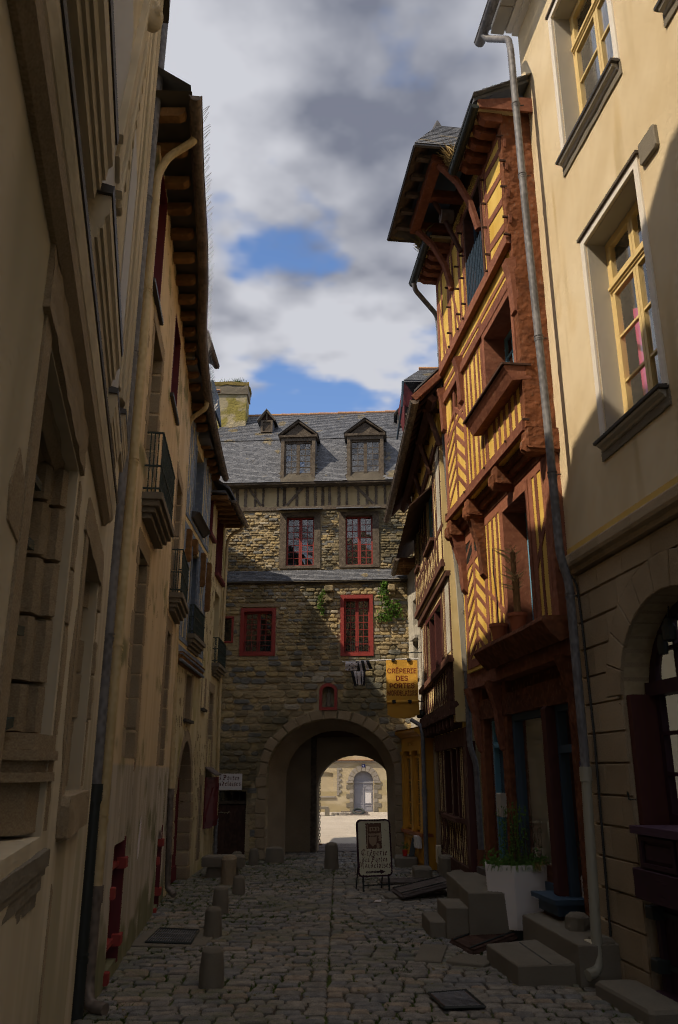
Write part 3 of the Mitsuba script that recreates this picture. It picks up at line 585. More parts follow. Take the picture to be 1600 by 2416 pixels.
def wall_plant(name, label, spine, spread, n, size, seed, m='leaf_bright', m2='leaf_mid'):
    k = thing(name, label, 'plant'); rr = np.random.default_rng(seed); sp = np.array(spine, float); seg = rr.integers(0, len(sp) - 1, n); u = rr.random(n)[:, None]
    base = sp[seg] * (1 - u) + sp[seg + 1] * u; r = np.array(spread)[seg][:, None]; off = rr.normal(size=(n, 3)) * np.array([1, .8, .45]) * r * .6; p = base + off; p[:, 2] = np.abs(p[:, 2]) + .02
    w = np.array([TW.P(*x) for x in p]); h = n * 3 // 5
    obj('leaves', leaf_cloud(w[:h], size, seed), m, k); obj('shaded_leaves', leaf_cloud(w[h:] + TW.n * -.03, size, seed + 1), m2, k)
    for i in range(len(sp) - 1): obj('stem', tube([TW.P(*sp[i]), TW.P(*((sp[i] + sp[i + 1]) / 2 + rr.normal(size=3) * .03)), TW.P(*sp[i + 1])], .007, 5), 'wood_dark', k, uv=(.5, .5))
    return k
wall_plant('wall_plant', 'bright green leafy bush hanging from the tower wall right of the tall red window', [(5.02, 7.2, .05), (4.92, 7.38, .12), (4.86, 7.05, .10), (5.0, 6.75, .12), (5.08, 6.5, .10), (4.72, 6.35, .06), (5.3, 6.42, .06), (5.25, 6.85, .05)], [.07, .08, .12, .16, .18, .12, .10, .09], 620, .085, 3)
wall_plant('wall_plant', 'small bright green plant beside the stone corbel in the middle of the tower wall', [(3.22, 7.22, .12), (3.10, 7.02, .12), (3.08, 6.75, .08), (3.16, 6.5, .05)], [.05, .07, .06, .05], 170, .075, 8)

# ---------------------------------------------------------------- near left house: grey plaster, stone windows
house1 = thing('plaster_house', 'tall grey-beige plastered house with carved stone windows and mouldings, nearest on the left', 'house')
def vprof(fr, pts, z0, z1):
    """A profile given in (s,d), standing from z0 to z1."""
    m = trimesh.creation.extrude_polygon(sg.Polygon(pts).buffer(0), z1 - z0, engine='earcut'); v = np.asarray(m.vertices)
    return fr.map(trimesh.Trimesh(np.c_[v[:, 0], v[:, 2] + z0, v[:, 1]], m.faces[:, ::-1], process=False))
def hprof(fr, pts, s0, s1):
    """A moulding profile given in (d,z), running from s0 to s1."""
    m = trimesh.creation.extrude_polygon(sg.Polygon(pts).buffer(0), s1 - s0, engine='earcut'); v = np.asarray(m.vertices)
    return fr.map(trimesh.Trimesh(np.c_[v[:, 2] + s0, v[:, 1], v[:, 0]], m.faces, process=False))
gw, sw = rect(4.97, 6.32, 1.93, 3.64), rect(2.93, 4.16, 1.93, 3.52)
top = [(1.62, -.1), (14, -.1), (14, 15.2), (4.6, 14.5), (2.9, 13.3), (2.8, 12.9), (1.62, 12.7)]
wl = sg.Polygon([(s, z) for s, z in top if s <= 14]).difference(unary_union([gw, sw]))
wl = wl.intersection(rect(-1, 8.4, -1, 20))
obj('wall', L1.map(slab(wl, -.5, 0)), 'plaster_grey', house1)
B8 = L1.P(8.4, 0, 0); obj('side_wall', thick([B8, [-.95, -12, -.1], [-.95, -12, 14.4], L1.P(8.4, 14.2, 0)], (-1, 0, 0), .4), 'plaster_grey', house1)
obj('recess_wall', box(-3.4, -2.545, 6.9, 9.06, -.1, 12.2), 'plaster_grey', house1)
obj('roof', thick([L1.P(1.62, 12.7, -.1), L1.P(14, 15.2, -.1), L1.P(14, 16.4, -4), L1.P(0, 14.2, -4)], (-.3, 0, -1), .1), 'slate', house1, uv=(.4, .4))
# the near window: moulded jamb stones, lintel, iron bars, projecting sill
k = key_of('window', house1); labels[k] = {'label': 'large barred window with deep moulded stone jambs'}
prof = [(4.90, .012), (4.90, -.03), (4.99, -.06), (5.02, -.035), (5.06, -.06), (5.05, -.10), (5.10, -.12), (5.125, -.10), (5.15, -.125), (5.15, -.20), (5.20, -.235), (5.24, -.215), (5.26, -.26), (5.26, -.46), (4.80, -.46), (4.80, .012)]
def jamb(pf, zs, parent, fr=L1):
    for a, b in zip(zs, zs[1:]):
        e = R.uniform(-.012, .012)
        m = subdiv(vprof(fr, [(s + e, d + (e if d > -.3 else 0)) for s, d in pf], a + .010, b - .010), .10)
        obj('jamb_stone', bumpy(m, .007, 14, int(a * 97)), 'granite', parent, uv=(R.uniform(0, .5), R.random()))
jamb(prof, [2.36, 2.58, 2.88, 3.15, 3.42, 3.62], k)
for z0, z1, e in ((1.95, 2.16, .0), (2.16, 2.20, .05), (2.20, 2.25, .02), (2.25, 2.29, .055), (2.29, 2.36, .03)):
    obj('pedestal', bumpy(subdiv(vprof(L1, [(4.86, .012), (4.95, -.02 + e), (5.12 + e, -.06 + e * .6), (5.26 + e, -.2 + e * .4), (5.26, -.46), (4.8, -.46)], z0, z1), .12), .006, 12, 3), 'granite', k, uv=(.2, .5))
obj('lintel', bumpy(subdiv(cat(hprof(L1, [(.02, 3.66), (.02, 3.90), (-.46, 3.90), (-.46, 3.52), (-.26, 3.54), (-.24, 3.585), (-.20, 3.57), (-.14, 3.62), (-.10, 3.60), (-.06, 3.64)], 4.86, 6.5)), .2), .01, 9, 4), 'granite', k, uv=(.1, .6))
obj('near_jamb', vprof(L1, [(6.30, .01), (6.45, .01), (6.45, -.46), (6.20, -.46), (6.22, -.2)], 1.93, 3.66), 'granite', k, uv=(.2, .2))
for s, d in ((5.62, -.17), (5.86, -.15), (6.10, -.13)): obj('bar', L1.map(blk(s - .016, s + .016, 1.94, 3.6, d - .012, d + .012)), 'iron_green', k)
for z in (2.36, 2.74, 3.12, 3.40):
    for a, b in ((5.28, 5.60), (5.64, 5.84), (5.88, 6.08)): obj('cross_bar', L1.map(cut([(a, z + .02), (b, z - .02), (b, z + .02), (a, z + .06)], -.19, -.12)), 'iron_green', k)
pane(k, L1, 5.2, 6.3, 1.95, 3.6, -.30); obj('room', L1.map(slab(rect(4.9, 6.5, 1.8, 3.8), -.49, -.47)), 'dark_room', k)
sill = [(4.70, .26), (4.72, .30), (8.2, .20), (8.2, -.2), (4.85, -.2)]
for z0, z1, e in ((1.80, 1.87, .0), (1.77, 1.80, .05), (1.715, 1.77, .10), (1.66, 1.715, .16)):
    obj('sill', bumpy(subdiv(vprof(L1, [(4.80 + e, -.1), (4.80 + e, .01 - e * .15), (4.86 + e, .035 - e * .15), (6.35, .0 - e * .15), (6.35, -.2), (4.95, -.2)], z0, z1), .12), .006, 9, 7), 'stone_step', k)
# the second, narrower window
k = key_of('window', house1); labels[k] = {'label': 'narrow window with worn stone jambs beside the grey downpipe'}
jamb([(2.86, .012), (2.86, -.05), (2.93, -.07), (3.0, -.11), (3.02, -.25), (3.05, -.46), (2.72, -.46), (2.72, .012)], [2.1, 2.55, 2.86, 3.10, 3.32, 3.52], k)
obj('lintel', bumpy(subdiv(cat(L1.map(slab(poly((2.72, 3.52), (4.4, 3.50), (4.3, 3.72), (2.8, 3.76)), -.46, .014))), .2), .008, 9, 2), 'granite', k, uv=(.15, .3))
obj('near_jamb', vprof(L1, [(4.15, .012), (4.32, .012), (4.32, -.46), (4.08, -.46)], 1.93, 3.5), 'granite', k, uv=(.2, .2))
obj('sill', bumpy(subdiv(L1.map(stone(2.70, 4.3, 1.86, 2.09, -.2, .05, .02, .3)), .15), .01, 9, 2), 'granite', k, uv=(.3, .7))
pane(k, L1, 3.0, 4.15, 2.08, 3.5, -.3); obj('room', L1.map(slab(rect(2.8, 4.4, 1.9, 3.7), -.49, -.47)), 'dark_room', k)
for o in ([(6.65, 2.88), (6.36, 2.86), (6.38, 3.02), (6.60, 3.12), (6.68, 2.98)], [(4.88, 2.3), (4.72, 2.45), (4.70, 2.78), (4.80, 2.95), (4.89, 2.86)], [(4.40, 2.35), (4.30, 2.2), (4.29, 2.95), (4.36, 3.05), (4.46, 2.75)], [(4.32, 1.0), (4.22, .98), (4.20, 1.62), (4.28, 1.66)]):
    obj('bare_stone', L1.map(cut(o, -.02, .006, .004)), 'granite', house1, uv=(.15, R.random()))
# string course
obj('string_course', hprof(L1, [(-.1, 3.90), (.02, 3.90), (.055, 3.94), (.055, 4.03), (.02, 4.05), (-.1, 4.05)], 3.1, 8.4), 'granite', house1, uv=(.35, .5))
obj('string_course', hprof(L1, [(-.1, 4.05), (.025, 4.05), (.05, 4.09), (.062, 4.17), (.062, 4.22), (-.1, 4.22)], 2.66, 8.4), 'plaster_grey', house1)
obj('lead_flashing', hprof(L1, [(-.1, 4.22), (.07, 4.215), (.075, 4.24), (-.1, 4.30)], 2.62, 8.4), 'lead', house1)
# window sills and surrounds of the upper floor
for s0, s1, z0, z1, d in ((5.95, 7.6, 4.52, 4.86, .125), (4.36, 5.84, 4.36, 4.66, .12), (2.72, 3.62, 4.44, 4.74, .064), (1.55, 2.42, 4.88, 5.12, .064)):
    k = key_of('sill', house1); labels[k] = {'label': 'moulded stone window sill capped with lead'}
    obj('stone_box', hprof(L1, [(-.05, z0), (d * .45, z0), (d * .5, z0 + .05), (d * .6, z0 + .05), (d * .65, z0 + .10), (d * .75, z0 + .10), (d * .8, z0 + .16), (d * .94, z0 + .18), (d * .94, z1 - .02), (-.05, z1 - .02)], s0, s1), 'plaster_grey', k)
    obj('lead_cap', hprof(L1, [(-.05, z1 - .02), (d * 1.0, z1 - .03), (d * 1.04, z1 + .01), (-.05, z1 + .04)], s0 - .02, s1 + .02), 'lead', k)
    if s0 > 1.0:
        w0, w1, h0, h1 = s0 + .1, s1 - .1, z1 + .04, z1 + 2.4
        obj('window_panel', L1.map(slab(rect(w0, w1, h0, h1), -.01, .008)), 'grey_paint', k)
obj('raking_cornice', L1.map(cat([beam((4.75, 5.66), (3.66, 8.02), .17, -.02, .035, .006, 0), beam((4.92, 5.74), (3.76, 8.12), .06, -.02, .055, .006, 0), beam((4.60, 5.60), (3.52, 7.94), .06, -.02, .05, .006, 0)])), 'plaster_grey', house1)
for u in np.linspace(.06, .94, 8): 
    s, z = 4.52 - 1.09 * u, 5.55 + 2.36 * u
    obj('modillion', L1.map(cut([(s - .07, z - .09), (s + .03, z - .10), (s + .05, z + .09), (s - .05, z + .10)], -.02, .045, .01)), 'plaster_grey', house1)
for a, b, d in ((1.62, 1.78, .03), (1.84, 2.0, .055), (2.06, 2.2, .03), (2.3, 2.5, .05), (2.62, 2.74, .02)): obj('pilaster_moulding', vprof(L1, [(a, -.02), (a, d * .6), ((a + b) / 2, d), (b, d * .6), (b, -.02)], 5.2, 11.2), 'plaster_grey', house1)
k = key_of('carved_face', house1); f = L1.P(3.2, 8.62, .03)
hd = trimesh.creation.icosphere(3, 1.0); v = np.asarray(hd.vertices) * [.11, .09, .17]; v[:, 1] -= .035 * np.exp(-((v[:, 0] / .02) ** 2 + ((v[:, 2] + .01) / .05) ** 2)) * (v[:, 1] < 0); v[:, 1] += .022 * (np.exp(-(((v[:, 0] - .04) / .022) ** 2 + ((v[:, 2] - .035) / .02) ** 2)) + np.exp(-(((v[:, 0] + .04) / .022) ** 2 + ((v[:, 2] - .035) / .02) ** 2)) + .7 * np.exp(-((v[:, 0] / .035) ** 2 + ((v[:, 2] + .075) / .012) ** 2))) * (v[:, 1] < 0)
scene[k] = mikit.ply(moved(trimesh.Trimesh(v, hd.faces, process=False), *f, rz=.9), 'mat_plaster_grey', smooth=True); labels[k] = {'label': 'carved stone face under the gable moulding'}
obj('eave', L1.map(blk(1.5, 2.9, 10.42, 10.56, -.2, .11, .01)), 'lead', house1)

def downpipe(name, pts, r, m, label, rings=(), lower=None, boot=True, brk=()):
    """A round downpipe with collars; lower: (z, material) below which it is a thicker iron or plastic pipe."""
    k = thing(name, label, 'downpipe'); p = round_path(pts, .12)
    if lower:
        zc, lm, lr = lower; hi = [q for q in p if q[2] > zc]; lo = [q for q in p if q[2] <= zc]; c = hi[-1] + (lo[0] - hi[-1]) * ((hi[-1][2] - zc) / max(1e-6, hi[-1][2] - lo[0][2]))
        obj('pipe', tube(hi + [c], r), m, k, smooth=40); obj('lower_pipe', tube([c] + lo, lr), lm, k, smooth=40); obj('socket', tube([c + [0, 0, .06], c - [0, 0, .10]], lr * 1.22, 14), lm, k, smooth=40)
    else: obj('pipe', tube(p, r), m, k, smooth=40)
    q = np.array(p)
    for z in rings:
        i = np.argmin(np.abs(q[:, 2] - z)); i = min(max(i, 0), len(q) - 1); j = i - 1 if q[i][2] < z else min(i + 1, len(q) - 1); u = 0 if q[j][2] == q[i][2] else (z - q[i][2]) / (q[j][2] - q[i][2]); c = q[i] + (q[j] - q[i]) * u
        rr = lower[2] if lower and z < lower[0] else r; mm = lower[1] if lower and z < lower[0] else m
        obj('collar', cat(tube([c + [0, 0, .035], c + [0, 0, .02]], rr * 1.18, 14), tube([c - [0, 0, .01], c - [0, 0, .025]], rr * 1.18, 14), tube([c - [0, 0, .03], c - [0, 0, .05]], rr * 1.08, 14)), mm, k, smooth=40)
        if len(brk): obj('bracket', tube([c, c + np.array(brk)], .008, 6), 'iron', k)
    return k
downpipe('downpipe', [(-2.36, 8.5, 12.4), (-2.40, 8.5, 8.0), (-2.41, 8.5, 4.0), (-2.40, 8.5, .06)], .056, 'zinc', 'grey zinc downpipe with a black iron foot on the corner of the near left house', (9.0, 6.85, 3.55, 1.95, .55), (2.03, 'iron', .060), brk=(-.12, -.1, 0))
downpipe('downpipe', [(-1.92, 8.95, 10.52), (-1.95, 8.97, 10.32), (-2.30, 9.0, 10.08), (-2.42, 9.0, 9.8), (-2.43, 9.0, 6.0), (-2.45, 9.0, .22), (-2.40, 8.9, .06), (-2.22, 8.82, .05)], .055, 'pipe_cream', 'cream painted downpipe with a grey foot beside the black iron one', (8.0, 5.7, 3.5, 1.75), (1.05, 'zinc_brown', .058))

# ---------------------------------------------------------------- peach house
house2 = thing('peach_house', 'narrow peach plastered house with iron balconies and rafters under its slate eaves', 'house')
o2 = [(0.75, 1.75, 6.15, 8.0), (.92, 1.78, 2.36, 4.9), (5.0, 5.7, 2.3, 4.55), (.72, 1.55, .14, 1.42), (5.66, 6.30, .05, 1.28), (.14, 1.02, 8.3, 10.2), (3.1, 4.1, 8.1, 9.6), (5.1, 6.1, 5.15, 7.4)]
w2 = rect(-.06, 7.28, -.1, 10.3).difference(unary_union([rect(*o) for o in o2]))
obj('wall', L2.map(slab(w2, -.35, 0)), 'plaster_peach', house2); obj('inside', L2.map(blk(-.05, 7.28, -.1, 10.2, -1.2, -.36)), 'dark_room', house2)
def stone_surround(parent, fr, s0, s1, z0, z1, seed=0, far=True):
    rr = random.Random(seed)
    for s, sg_ in ((s0, -1), (s1, 1)):
        z = z0
        while z < z1 - .02:
            h = min(rr.uniform(.26, .42), z1 - z); w = rr.uniform(.12, .26); a, b = (s - w, s + .012) if sg_ < 0 else (s - .012, s + w)
            obj('quoin', fr.map(stone(a, b, z + .006, z + h - .006, -.33, .008, .008, .15)), 'granite', parent, uv=(rr.uniform(0, .5), rr.random())); z += h
    obj('lintel', fr.map(stone(s0 - .18, s1 + .18, z1, z1 + .24, -.33, .01, .008, .15)), 'granite', parent, uv=(rr.uniform(0, .4), rr.random()))
def iron_balcony(parent, fr, s0, s1, z0, z1, dep, label, slab_h=.22):
    k = key_of('balcony', parent); labels[k] = {'label': label}
    for i, (e, h0, h1) in enumerate(((0, .0, .09), (.04, -.08, .0), (.09, -.15, -.08), (.14, -.22, -.15))):
        obj('slab', fr.map(blk(s0 + e, s1 - e, z0 + h0, z0 + h1, -.05, dep - e, .012)), 'stone_step', k)
    r = [fr.map(blk(s0 + .04, s1 - .04, z, z + .022, dep - .06, dep - .035)) for z in (z0 + .14, z0 + .45, z1 - .02)]
    for s in (s0 + .04, s1 - .04): r += [fr.map(blk(s - .012, s + .012, z, z + .02, -.02, dep - .04)) for z in (z0 + .14, z0 + .45, z1 - .02)]
    obj('rail', cat(r), 'iron_green', k)
    for s in np.arange(s0 + .05, s1 - .03, .095): obj('baluster', fr.map(blk(s - .007, s + .007, z0 + .09, z1, dep - .055, dep - .041)), 'iron_green', k)
    obj('side_bars', fr.map(cat([blk(s - .007, s + .007, z0 + .09, z1, d - .007, d + .007) for s in (s0 + .04, s1 - .04) for d in np.linspace(.06, dep - .1, 3)])), 'iron_green', k)
    sc = []
    for s in np.arange(s0 + .1, s1 - .06, .095):
        for z in np.arange(z0 + .2, z1 - .06, .105): sc.append(fr.map(moved(tube([(.028 * math.cos(t), .03 * math.sin(t), 0) for t in np.linspace(0, 5.2, 9)], .006, 4), s, z, dep - .048)))
    obj('scrollwork', cat(sc), 'iron_green', k, kind='stuff')
def plain_window(parent, fr, s0, s1, z0, z1, m, d=-.14, label=None, cols=1, rows=3, leaves=2):
    return mullioned(parent, fr, s0, s1, z0, z1, d, cols, rows, m, .02, .05, leaves, 'window', label, frame_w=.04, room=.30)
for i, o in enumerate(o2):
    if i in (0, 1, 2, 7): stone_surround(house2, L2, o[0], o[1], o[2], o[3], 10 + i)
plain_window(house2, L2, *o2[0], 'timber_grey', label='tall window behind the upper iron balcony'); plain_window(house2, L2, *o2[1], 'timber_grey'); plain_window(house2, L2, *o2[2], 'timber_grey'); plain_window(house2, L2, *o2[7], 'timber_grey', label='tall window behind the lower iron balcony')
iron_balcony(house2, L2, .74, 2.55, 5.52, 6.45, .26, 'upper dark green iron balcony on a moulded stone slab')
iron_balcony(house2, L2, 4.9, 6.5, 5.10, 5.98, .24, 'lower dark green iron balcony on a moulded stone slab')
for i in (5, 6):
    k = plain_window(house2, L2, *o2[i], 'wine_paint', d=-.10, label='attic window with wine red reveals'); a, b, c, e = o2[i]
    obj('reveal', L2.map(slab(rect(a - .02, b + .02, c - .02, e + .02).difference(rect(a + .015, b - .015, c + .015, e - .015)), -.13, .004)), 'wine_paint', k)
    obj('ledge', L2.map(blk(a - .1, b + .12, c - .06, c, -.1, .06, .01)), 'lead', k)
for i, lab in ((3, 'low wine red plank door with red iron hinges'), (4, 'low dark red cellar door in a round-headed opening')):
    k = key_of('door', house2); labels[k] = {'label': lab}; a, b, c, e = o2[i]
    xs = np.linspace(a, b, 6)
    for x0, x1 in zip(xs, xs[1:]): obj('board', L2.map(blk(x0 + .003, x1 - .003, c, e, -.14, -.10 + R.uniform(0, .003), .004)), 'wine_paint', k)
    for z in (c + .2, e - .25): each('hinge', L2, [cat(blk(a + .02, b - .1, z - .025, z + .025, -.10, -.03), blk(b - .12, b + .08, z - .06, z + .06, -.06, .05, .01)), blk(a - .06, a + .06, z - .30, z - .18, -.02, .05, .01)], 'red_paint', k)
    each('post', L2, [blk(a - .05, a + .02, c - .05, e + .04, -.2, -.04, .01), blk(b - .02, b + .05, c - .05, e + .04, -.2, .012, .01)], 'wine_paint', k)
    if i == 4: obj('arch_head', L2.map(slab(rect(a, b, e - .3, e + .02).difference(arch_poly(a + .02, b - .02, e - 1, e - .3, e - .02)), -.12, -.004)), 'plaster_peach', k)
for o in ([(4.6, 2.3), (4.85, 2.3), (4.92, 4.9), (4.80, 4.9)], [(1.9, 2.2), (2.05, 2.25), (2.1, 3.0), (2.0, 3.7), (1.88, 3.2)]): obj('bare_stone', L2.map(cut(o, -.02, .006, .004)), 'granite', house2, uv=(.1, R.random()))
obj('plaster_repair', L2.map(cut([(2.92, 1.06), (3.06, 1.12), (3.14, 1.45), (3.05, 1.62), (2.98, 1.5), (2.90, 1.28)], -.01, .004, .002)), 'sticker_paper', house2)
# eaves: rafters, soffit, gutter, spikes (one run over the peach and the blue house)
GUT = [(-1.84, 8.35, 10.47), (-1.99, 9.5, 10.32), (-2.13, 10.8, 10.17), (-2.28, 11.9, 10.07), (-2.52, 13.3, 10.0), (-2.66, 14.4, 9.95), (-2.78, 15.7, 9.82), (-2.85, 17.3, 9.63), (-2.89, 18.7, 9.48), (-2.91, 19.7, 9.38)]
gp = np.array(GUT); gy = lambda y: np.array([np.interp(y, gp[:, 1], gp[:, 0]), y, np.interp(y, gp[:, 1], gp[:, 2])])
def wally(y): 
    f = L2 if y < 16.3 else L3; u = (y - f.o[1]) / f.t[1]; return f.P(u, 0, 0)[0]
def half_gutter(pts, r, n=9):
    p = np.array(pts); t = np.gradient(p, axis=0); t /= np.linalg.norm(t, axis=1, keepdims=True); h = np.cross(t, [0, 0, 1.0]); h /= np.linalg.norm(h, axis=1, keepdims=True); th = np.linspace(math.pi, 2 * math.pi, n)
    o, i = [p[:, None] + (rr * np.cos(th))[None, :, None] * h[:, None] + (rr * np.sin(th))[None, :, None] * np.array([0, 0, 1.0]) for rr in (r, r * .88)]; k = len(p)
    V = np.vstack([o.reshape(-1, 3), i.reshape(-1, 3)]); F = []
    for s in (0, k * n):
        for a in range(k - 1):
            for b in range(n - 1): F += [[s + a * n + b, s + a * n + b + 1, s + (a + 1) * n + b + 1], [s + a * n + b, s + (a + 1) * n + b + 1, s + (a + 1) * n + b]]
    for a in (0, k - 1):
        for b in range(n - 1): F += [[a * n + b, a * n + b + 1, k * n + a * n + b + 1], [a * n + b, k * n + a * n + b + 1, k * n + a * n + b]]
    return trimesh.Trimesh(V, F, process=False)
def gutter(parent, pts, r, m, seams=.35, name='gutter'):
    k = key_of(name, parent); p = np.array(pts); L = np.r_[0, np.cumsum(np.linalg.norm(np.diff(p, axis=0), axis=1))]; at = lambda l: np.array([np.interp(l, L, p[:, j]) for j in range(3)])
    obj('trough', half_gutter([at(l) for l in np.linspace(0, L[-1], max(2, int(L[-1] / .4)))], r), m, k, smooth=40)
    for l in np.arange(.12, L[-1], seams): obj('seam', half_gutter([at(l), at(min(L[-1], l + .03))], r * 1.06, 7), m, k)
    d = np.r_[(p[-1] - p[0])[:2], 0]; d /= np.linalg.norm(d); side = np.cross(d, [0, 0, 1.0]) * r
    obj('rim', cat(tube(p + side, .012, 6), tube(p - side, .012, 6)), m, k)
    for e in (p[0], p[-1]): obj('end_cap', thick([e + side * c / 1.0 + np.array([0, 0, -r * s]) for c, s in zip(np.cos(np.linspace(0, math.pi, 8)), np.sin(np.linspace(0, math.pi, 8)))], d, .006), m, k)
    return k
ge = [g for g in GUT if g[1] <= 15.8]; gf = [g for g in GUT if g[1] >= 15.7]
gutter(house2, ge, .075, 'zinc_brown')
def eaves(parent, y0, y1, step, rm, drop=.10):
    ys = np.linspace(y0, y1, max(3, int((y1 - y0) / 1.0))); a = [gy(y) + [-.05, 0, .07] for y in ys]; b = [np.array([wally(y) - .12, y, gy(y)[2] + .10]) for y in ys]
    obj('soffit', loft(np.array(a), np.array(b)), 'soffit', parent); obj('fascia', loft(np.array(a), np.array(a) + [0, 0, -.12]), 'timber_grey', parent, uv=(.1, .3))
    up = [p + np.array([-.02, 0, .10]) for p in a]; rg = [np.array([wally(y) - 3.6, y, gy(y)[2] + 3.0]) for y in ys]
    obj('roof', cat(loft(np.array(up), np.array(rg)), loft(np.array(rg), np.array([r + [-3.5, 0, -3] for r in rg]))), 'slate', parent, uv=(.4, .5))
    y = y0 + .25
    while y < y1 - .1:
        g = gy(y); x0, x1 = wally(y) - .05, g[0] - .13; h = R.uniform(.11, .14); w = R.uniform(.12, .16); z = g[2] + .03
        pr = sg.Polygon([(x0, z - h), (x1 - .08, z - h), (x1 - .02, z - h * .75), (x1, z - h * .3), (x1, z), (x0, z)]); m = trimesh.creation.extrude_polygon(pr, w, engine='earcut'); v = np.asarray(m.vertices)
        obj('rafter_end', trimesh.Trimesh(np.c_[v[:, 0], v[:, 2] + y - w / 2, v[:, 1] + R.uniform(-.01, .01)], m.faces, process=False), rm, parent, uv=(R.random(), R.random())); y += step * R.uniform(.92, 1.08)
bsdf('rafter', wood((.13, .065, .025), (.25, .14, .06), (.28, .19, .10)), .9, .2, rough_bump(25, .01))
eaves(house2, 8.35, 15.9, .52, 'rafter')
tag(obj('bird_spikes', cat([tube([gy(y) + [.06, 0, .02], gy(y) + [.06 + .10 + R.uniform(-.02, .02), R.uniform(-.05, .05), .15]], .0035, 3, False) for y in np.arange(8.6, 16.5, .055)] + [tube([gy(y) + [.06, 0, .02], gy(y) + [.06 + .02, R.uniform(-.08, .08), .17]], .003, 3, False) for y in np.arange(11, 16.5, .07)]), 'steel'), 'row of thin metal bird spikes along the edge of the long gutter', 'bird spikes', kind='stuff')
# dormer with its own gutter far up on the left roof
k = key_of('roof_dormer', house2); obj('body', cat(box(-4.2, -2.82, 14.2, 15.5, 9.9, 10.42), thick([(-2.55, 13.95, 10.36), (-2.55, 15.6, 10.42), (-4.4, 15.6, 11.6), (-4.4, 13.95, 11.5)], (0, 0, -1), .06)), 'slate', k, uv=(.2, .4))
gutter(k, [(-2.58, 13.9, 10.30), (-2.60, 15.55, 10.40)], .06, 'zinc_brown', .5)

# ---------------------------------------------------------------- blue half-timbered house and the straw plaster end house
house3 = thing('blue_timber_house', 'half-timbered house with faded blue beams over a straw coloured plaster ground floor', 'house')
o3 = [(.80, 1.90, 7.62, 9.25), (.95, 2.05, 5.0, 6.92), (1.30, 2.0, 3.28, 4.22), (3.52, 3.92, 3.66, 4.30)]
dr3 = sg.Polygon([(.80, -.1), (2.72, -.1), (2.72, 1.75)] + [(1.80 + .92 * math.cos(t) * (1 - .15 * math.sin(t)), 1.75 + 1.1 * math.sin(t) ** 1.25) for t in np.linspace(.05, math.pi - .05, 13)] + [(.88, 1.75)]).buffer(0)
w3 = rect(-.05, 3.22, -.1, 4.52).difference(unary_union([rect(*o) for o in o3] + [dr3])); obj('ground_floor_wall', L3.map(slab(w3, -.35, 0)), 'plaster_straw', house3)
w3u = rect(-.05, 3.22, 4.5, 9.75).difference(unary_union([rect(*o) for o in o3])); obj('infill', L3.map(slab(w3u, -.35, .02)), 'infill_cream', house3); obj('inside', L3.map(blk(-.05, 6.6, -.1, 9.2, -1.4, -.36)), 'dark_room', house3)
TB3 = lambda a, b, w=.09, d=.05: obj('timber', L3.map(beam(a, b, w, -.02, .032 + d * .05, .004, .008)), 'timber_blue', house3, uv=(R.random(), R.random()))
for z, w in ((4.58, .16), (4.80, .10), (7.15, .16), (7.42, .10), (9.62, .12)): TB3((-.05, z), (3.22, z), w, .07)
TB3((-.05, 5.6), (.95, 5.6), .08)
for zz0, zz1 in ((4.86, 7.08), (7.48, 9.56)):
    for s in (.04, .30, .56, .74, 1.98, 2.26, 2.5, 2.74, 2.98, 3.16): TB3((s, zz0), (s + R.uniform(-.03, .03), zz1), R.uniform(.07, .10))
    for a, b in (((.1, zz0), (.74, zz1)), ((2.05, zz1), (2.5, zz0)), ((2.5, zz0), (3.1, zz1)), ((.1, zz1), (.5, zz0 + .6))): TB3(a, b, .08, .055)
for s, z0, z1 in ((.22, 6.4, 7.1), (1.02, 6.75, 7.1), (2.2, 6.3, 7.1), (3.14, 5.9, 7.1)): obj('carved_bracket', L3.map(cut([(s - .05, z0), (s + .05, z0), (s + .06, z1), (s - .06, z1)], .02, .15, .03)), 'rafter', house3, uv=(.3, .4))
obj('carved_beam', cat([hprof(L3, [(0, 4.28), (.05, 4.30), (.10, 4.42), (.14, 4.50), (0, 4.50)], -.02, 3.0)]), 'rafter', house3, uv=(.4, .2))
for z in (4.34, 4.47): obj('carved_roll', L3.map(tube([(-.02, z, .10), (3.0, z - .02, .10)], .03, 8)), 'timber_blue', house3, uv=(.4, .4))
plain_window(house3, L3, *o3[0], 'timber_blue', label='upper shuttered window in a grey reveal', rows=4); plain_window(house3, L3, *o3[1], 'timber_blue', label='tall window behind the small balcony', rows=5); plain_window(house3, L3, *o3[2], 'wood_dark', leaves=1); plain_window(house3, L3, *o3[3], 'wood_dark', leaves=1)
for a, b, c, e in o3[:2]: each('shutter', L3, [blk(b - .05, b + .02, c, e, -.30, .05, .005), blk(a - .02, a + .05, c, e, -.30, .05, .005)], 'timber_blue', house3, uv=(.0, .5))
obj('sill', cat(hprof(L3, [(-.1, 7.50), (.08, 7.50), (.16, 7.58), (.22, 7.62), (-.1, 7.66)], .62, 2.30)), 'lead', house3)
iron_balcony(house3, L3, .92, 2.5, 4.92, 5.64, .20, 'small green iron balcony of the blue timbered house')
for a, b, c, e in (o3[2], o3[3]): each('stone_frame', L3, [stone(b - .01, b + .22, c - .02, e + .1, -.34, .01, .01, .1), stone(a - .12, a + .01, c - .02, e + .1, -.34, .008, .01, .1)], 'granite', house3, uv=(.2, .3)); obj('sill', L3.map(blk(a - .1, b + .12, c - .07, c - .01, -.1, .08, .01)), 'lead', house3)
k = key_of('door', house3); labels[k] = {'label': 'dark red plank door in a pointed stone archway'}
for x0 in np.arange(.84, 2.7, .155): obj('board', L3.map(slab(rect(x0 + .003, x0 + .152, 0, 3.2).intersection(dr3.buffer(.02)), -.30, -.26 + R.uniform(0, .004))), 'wine_paint', k)
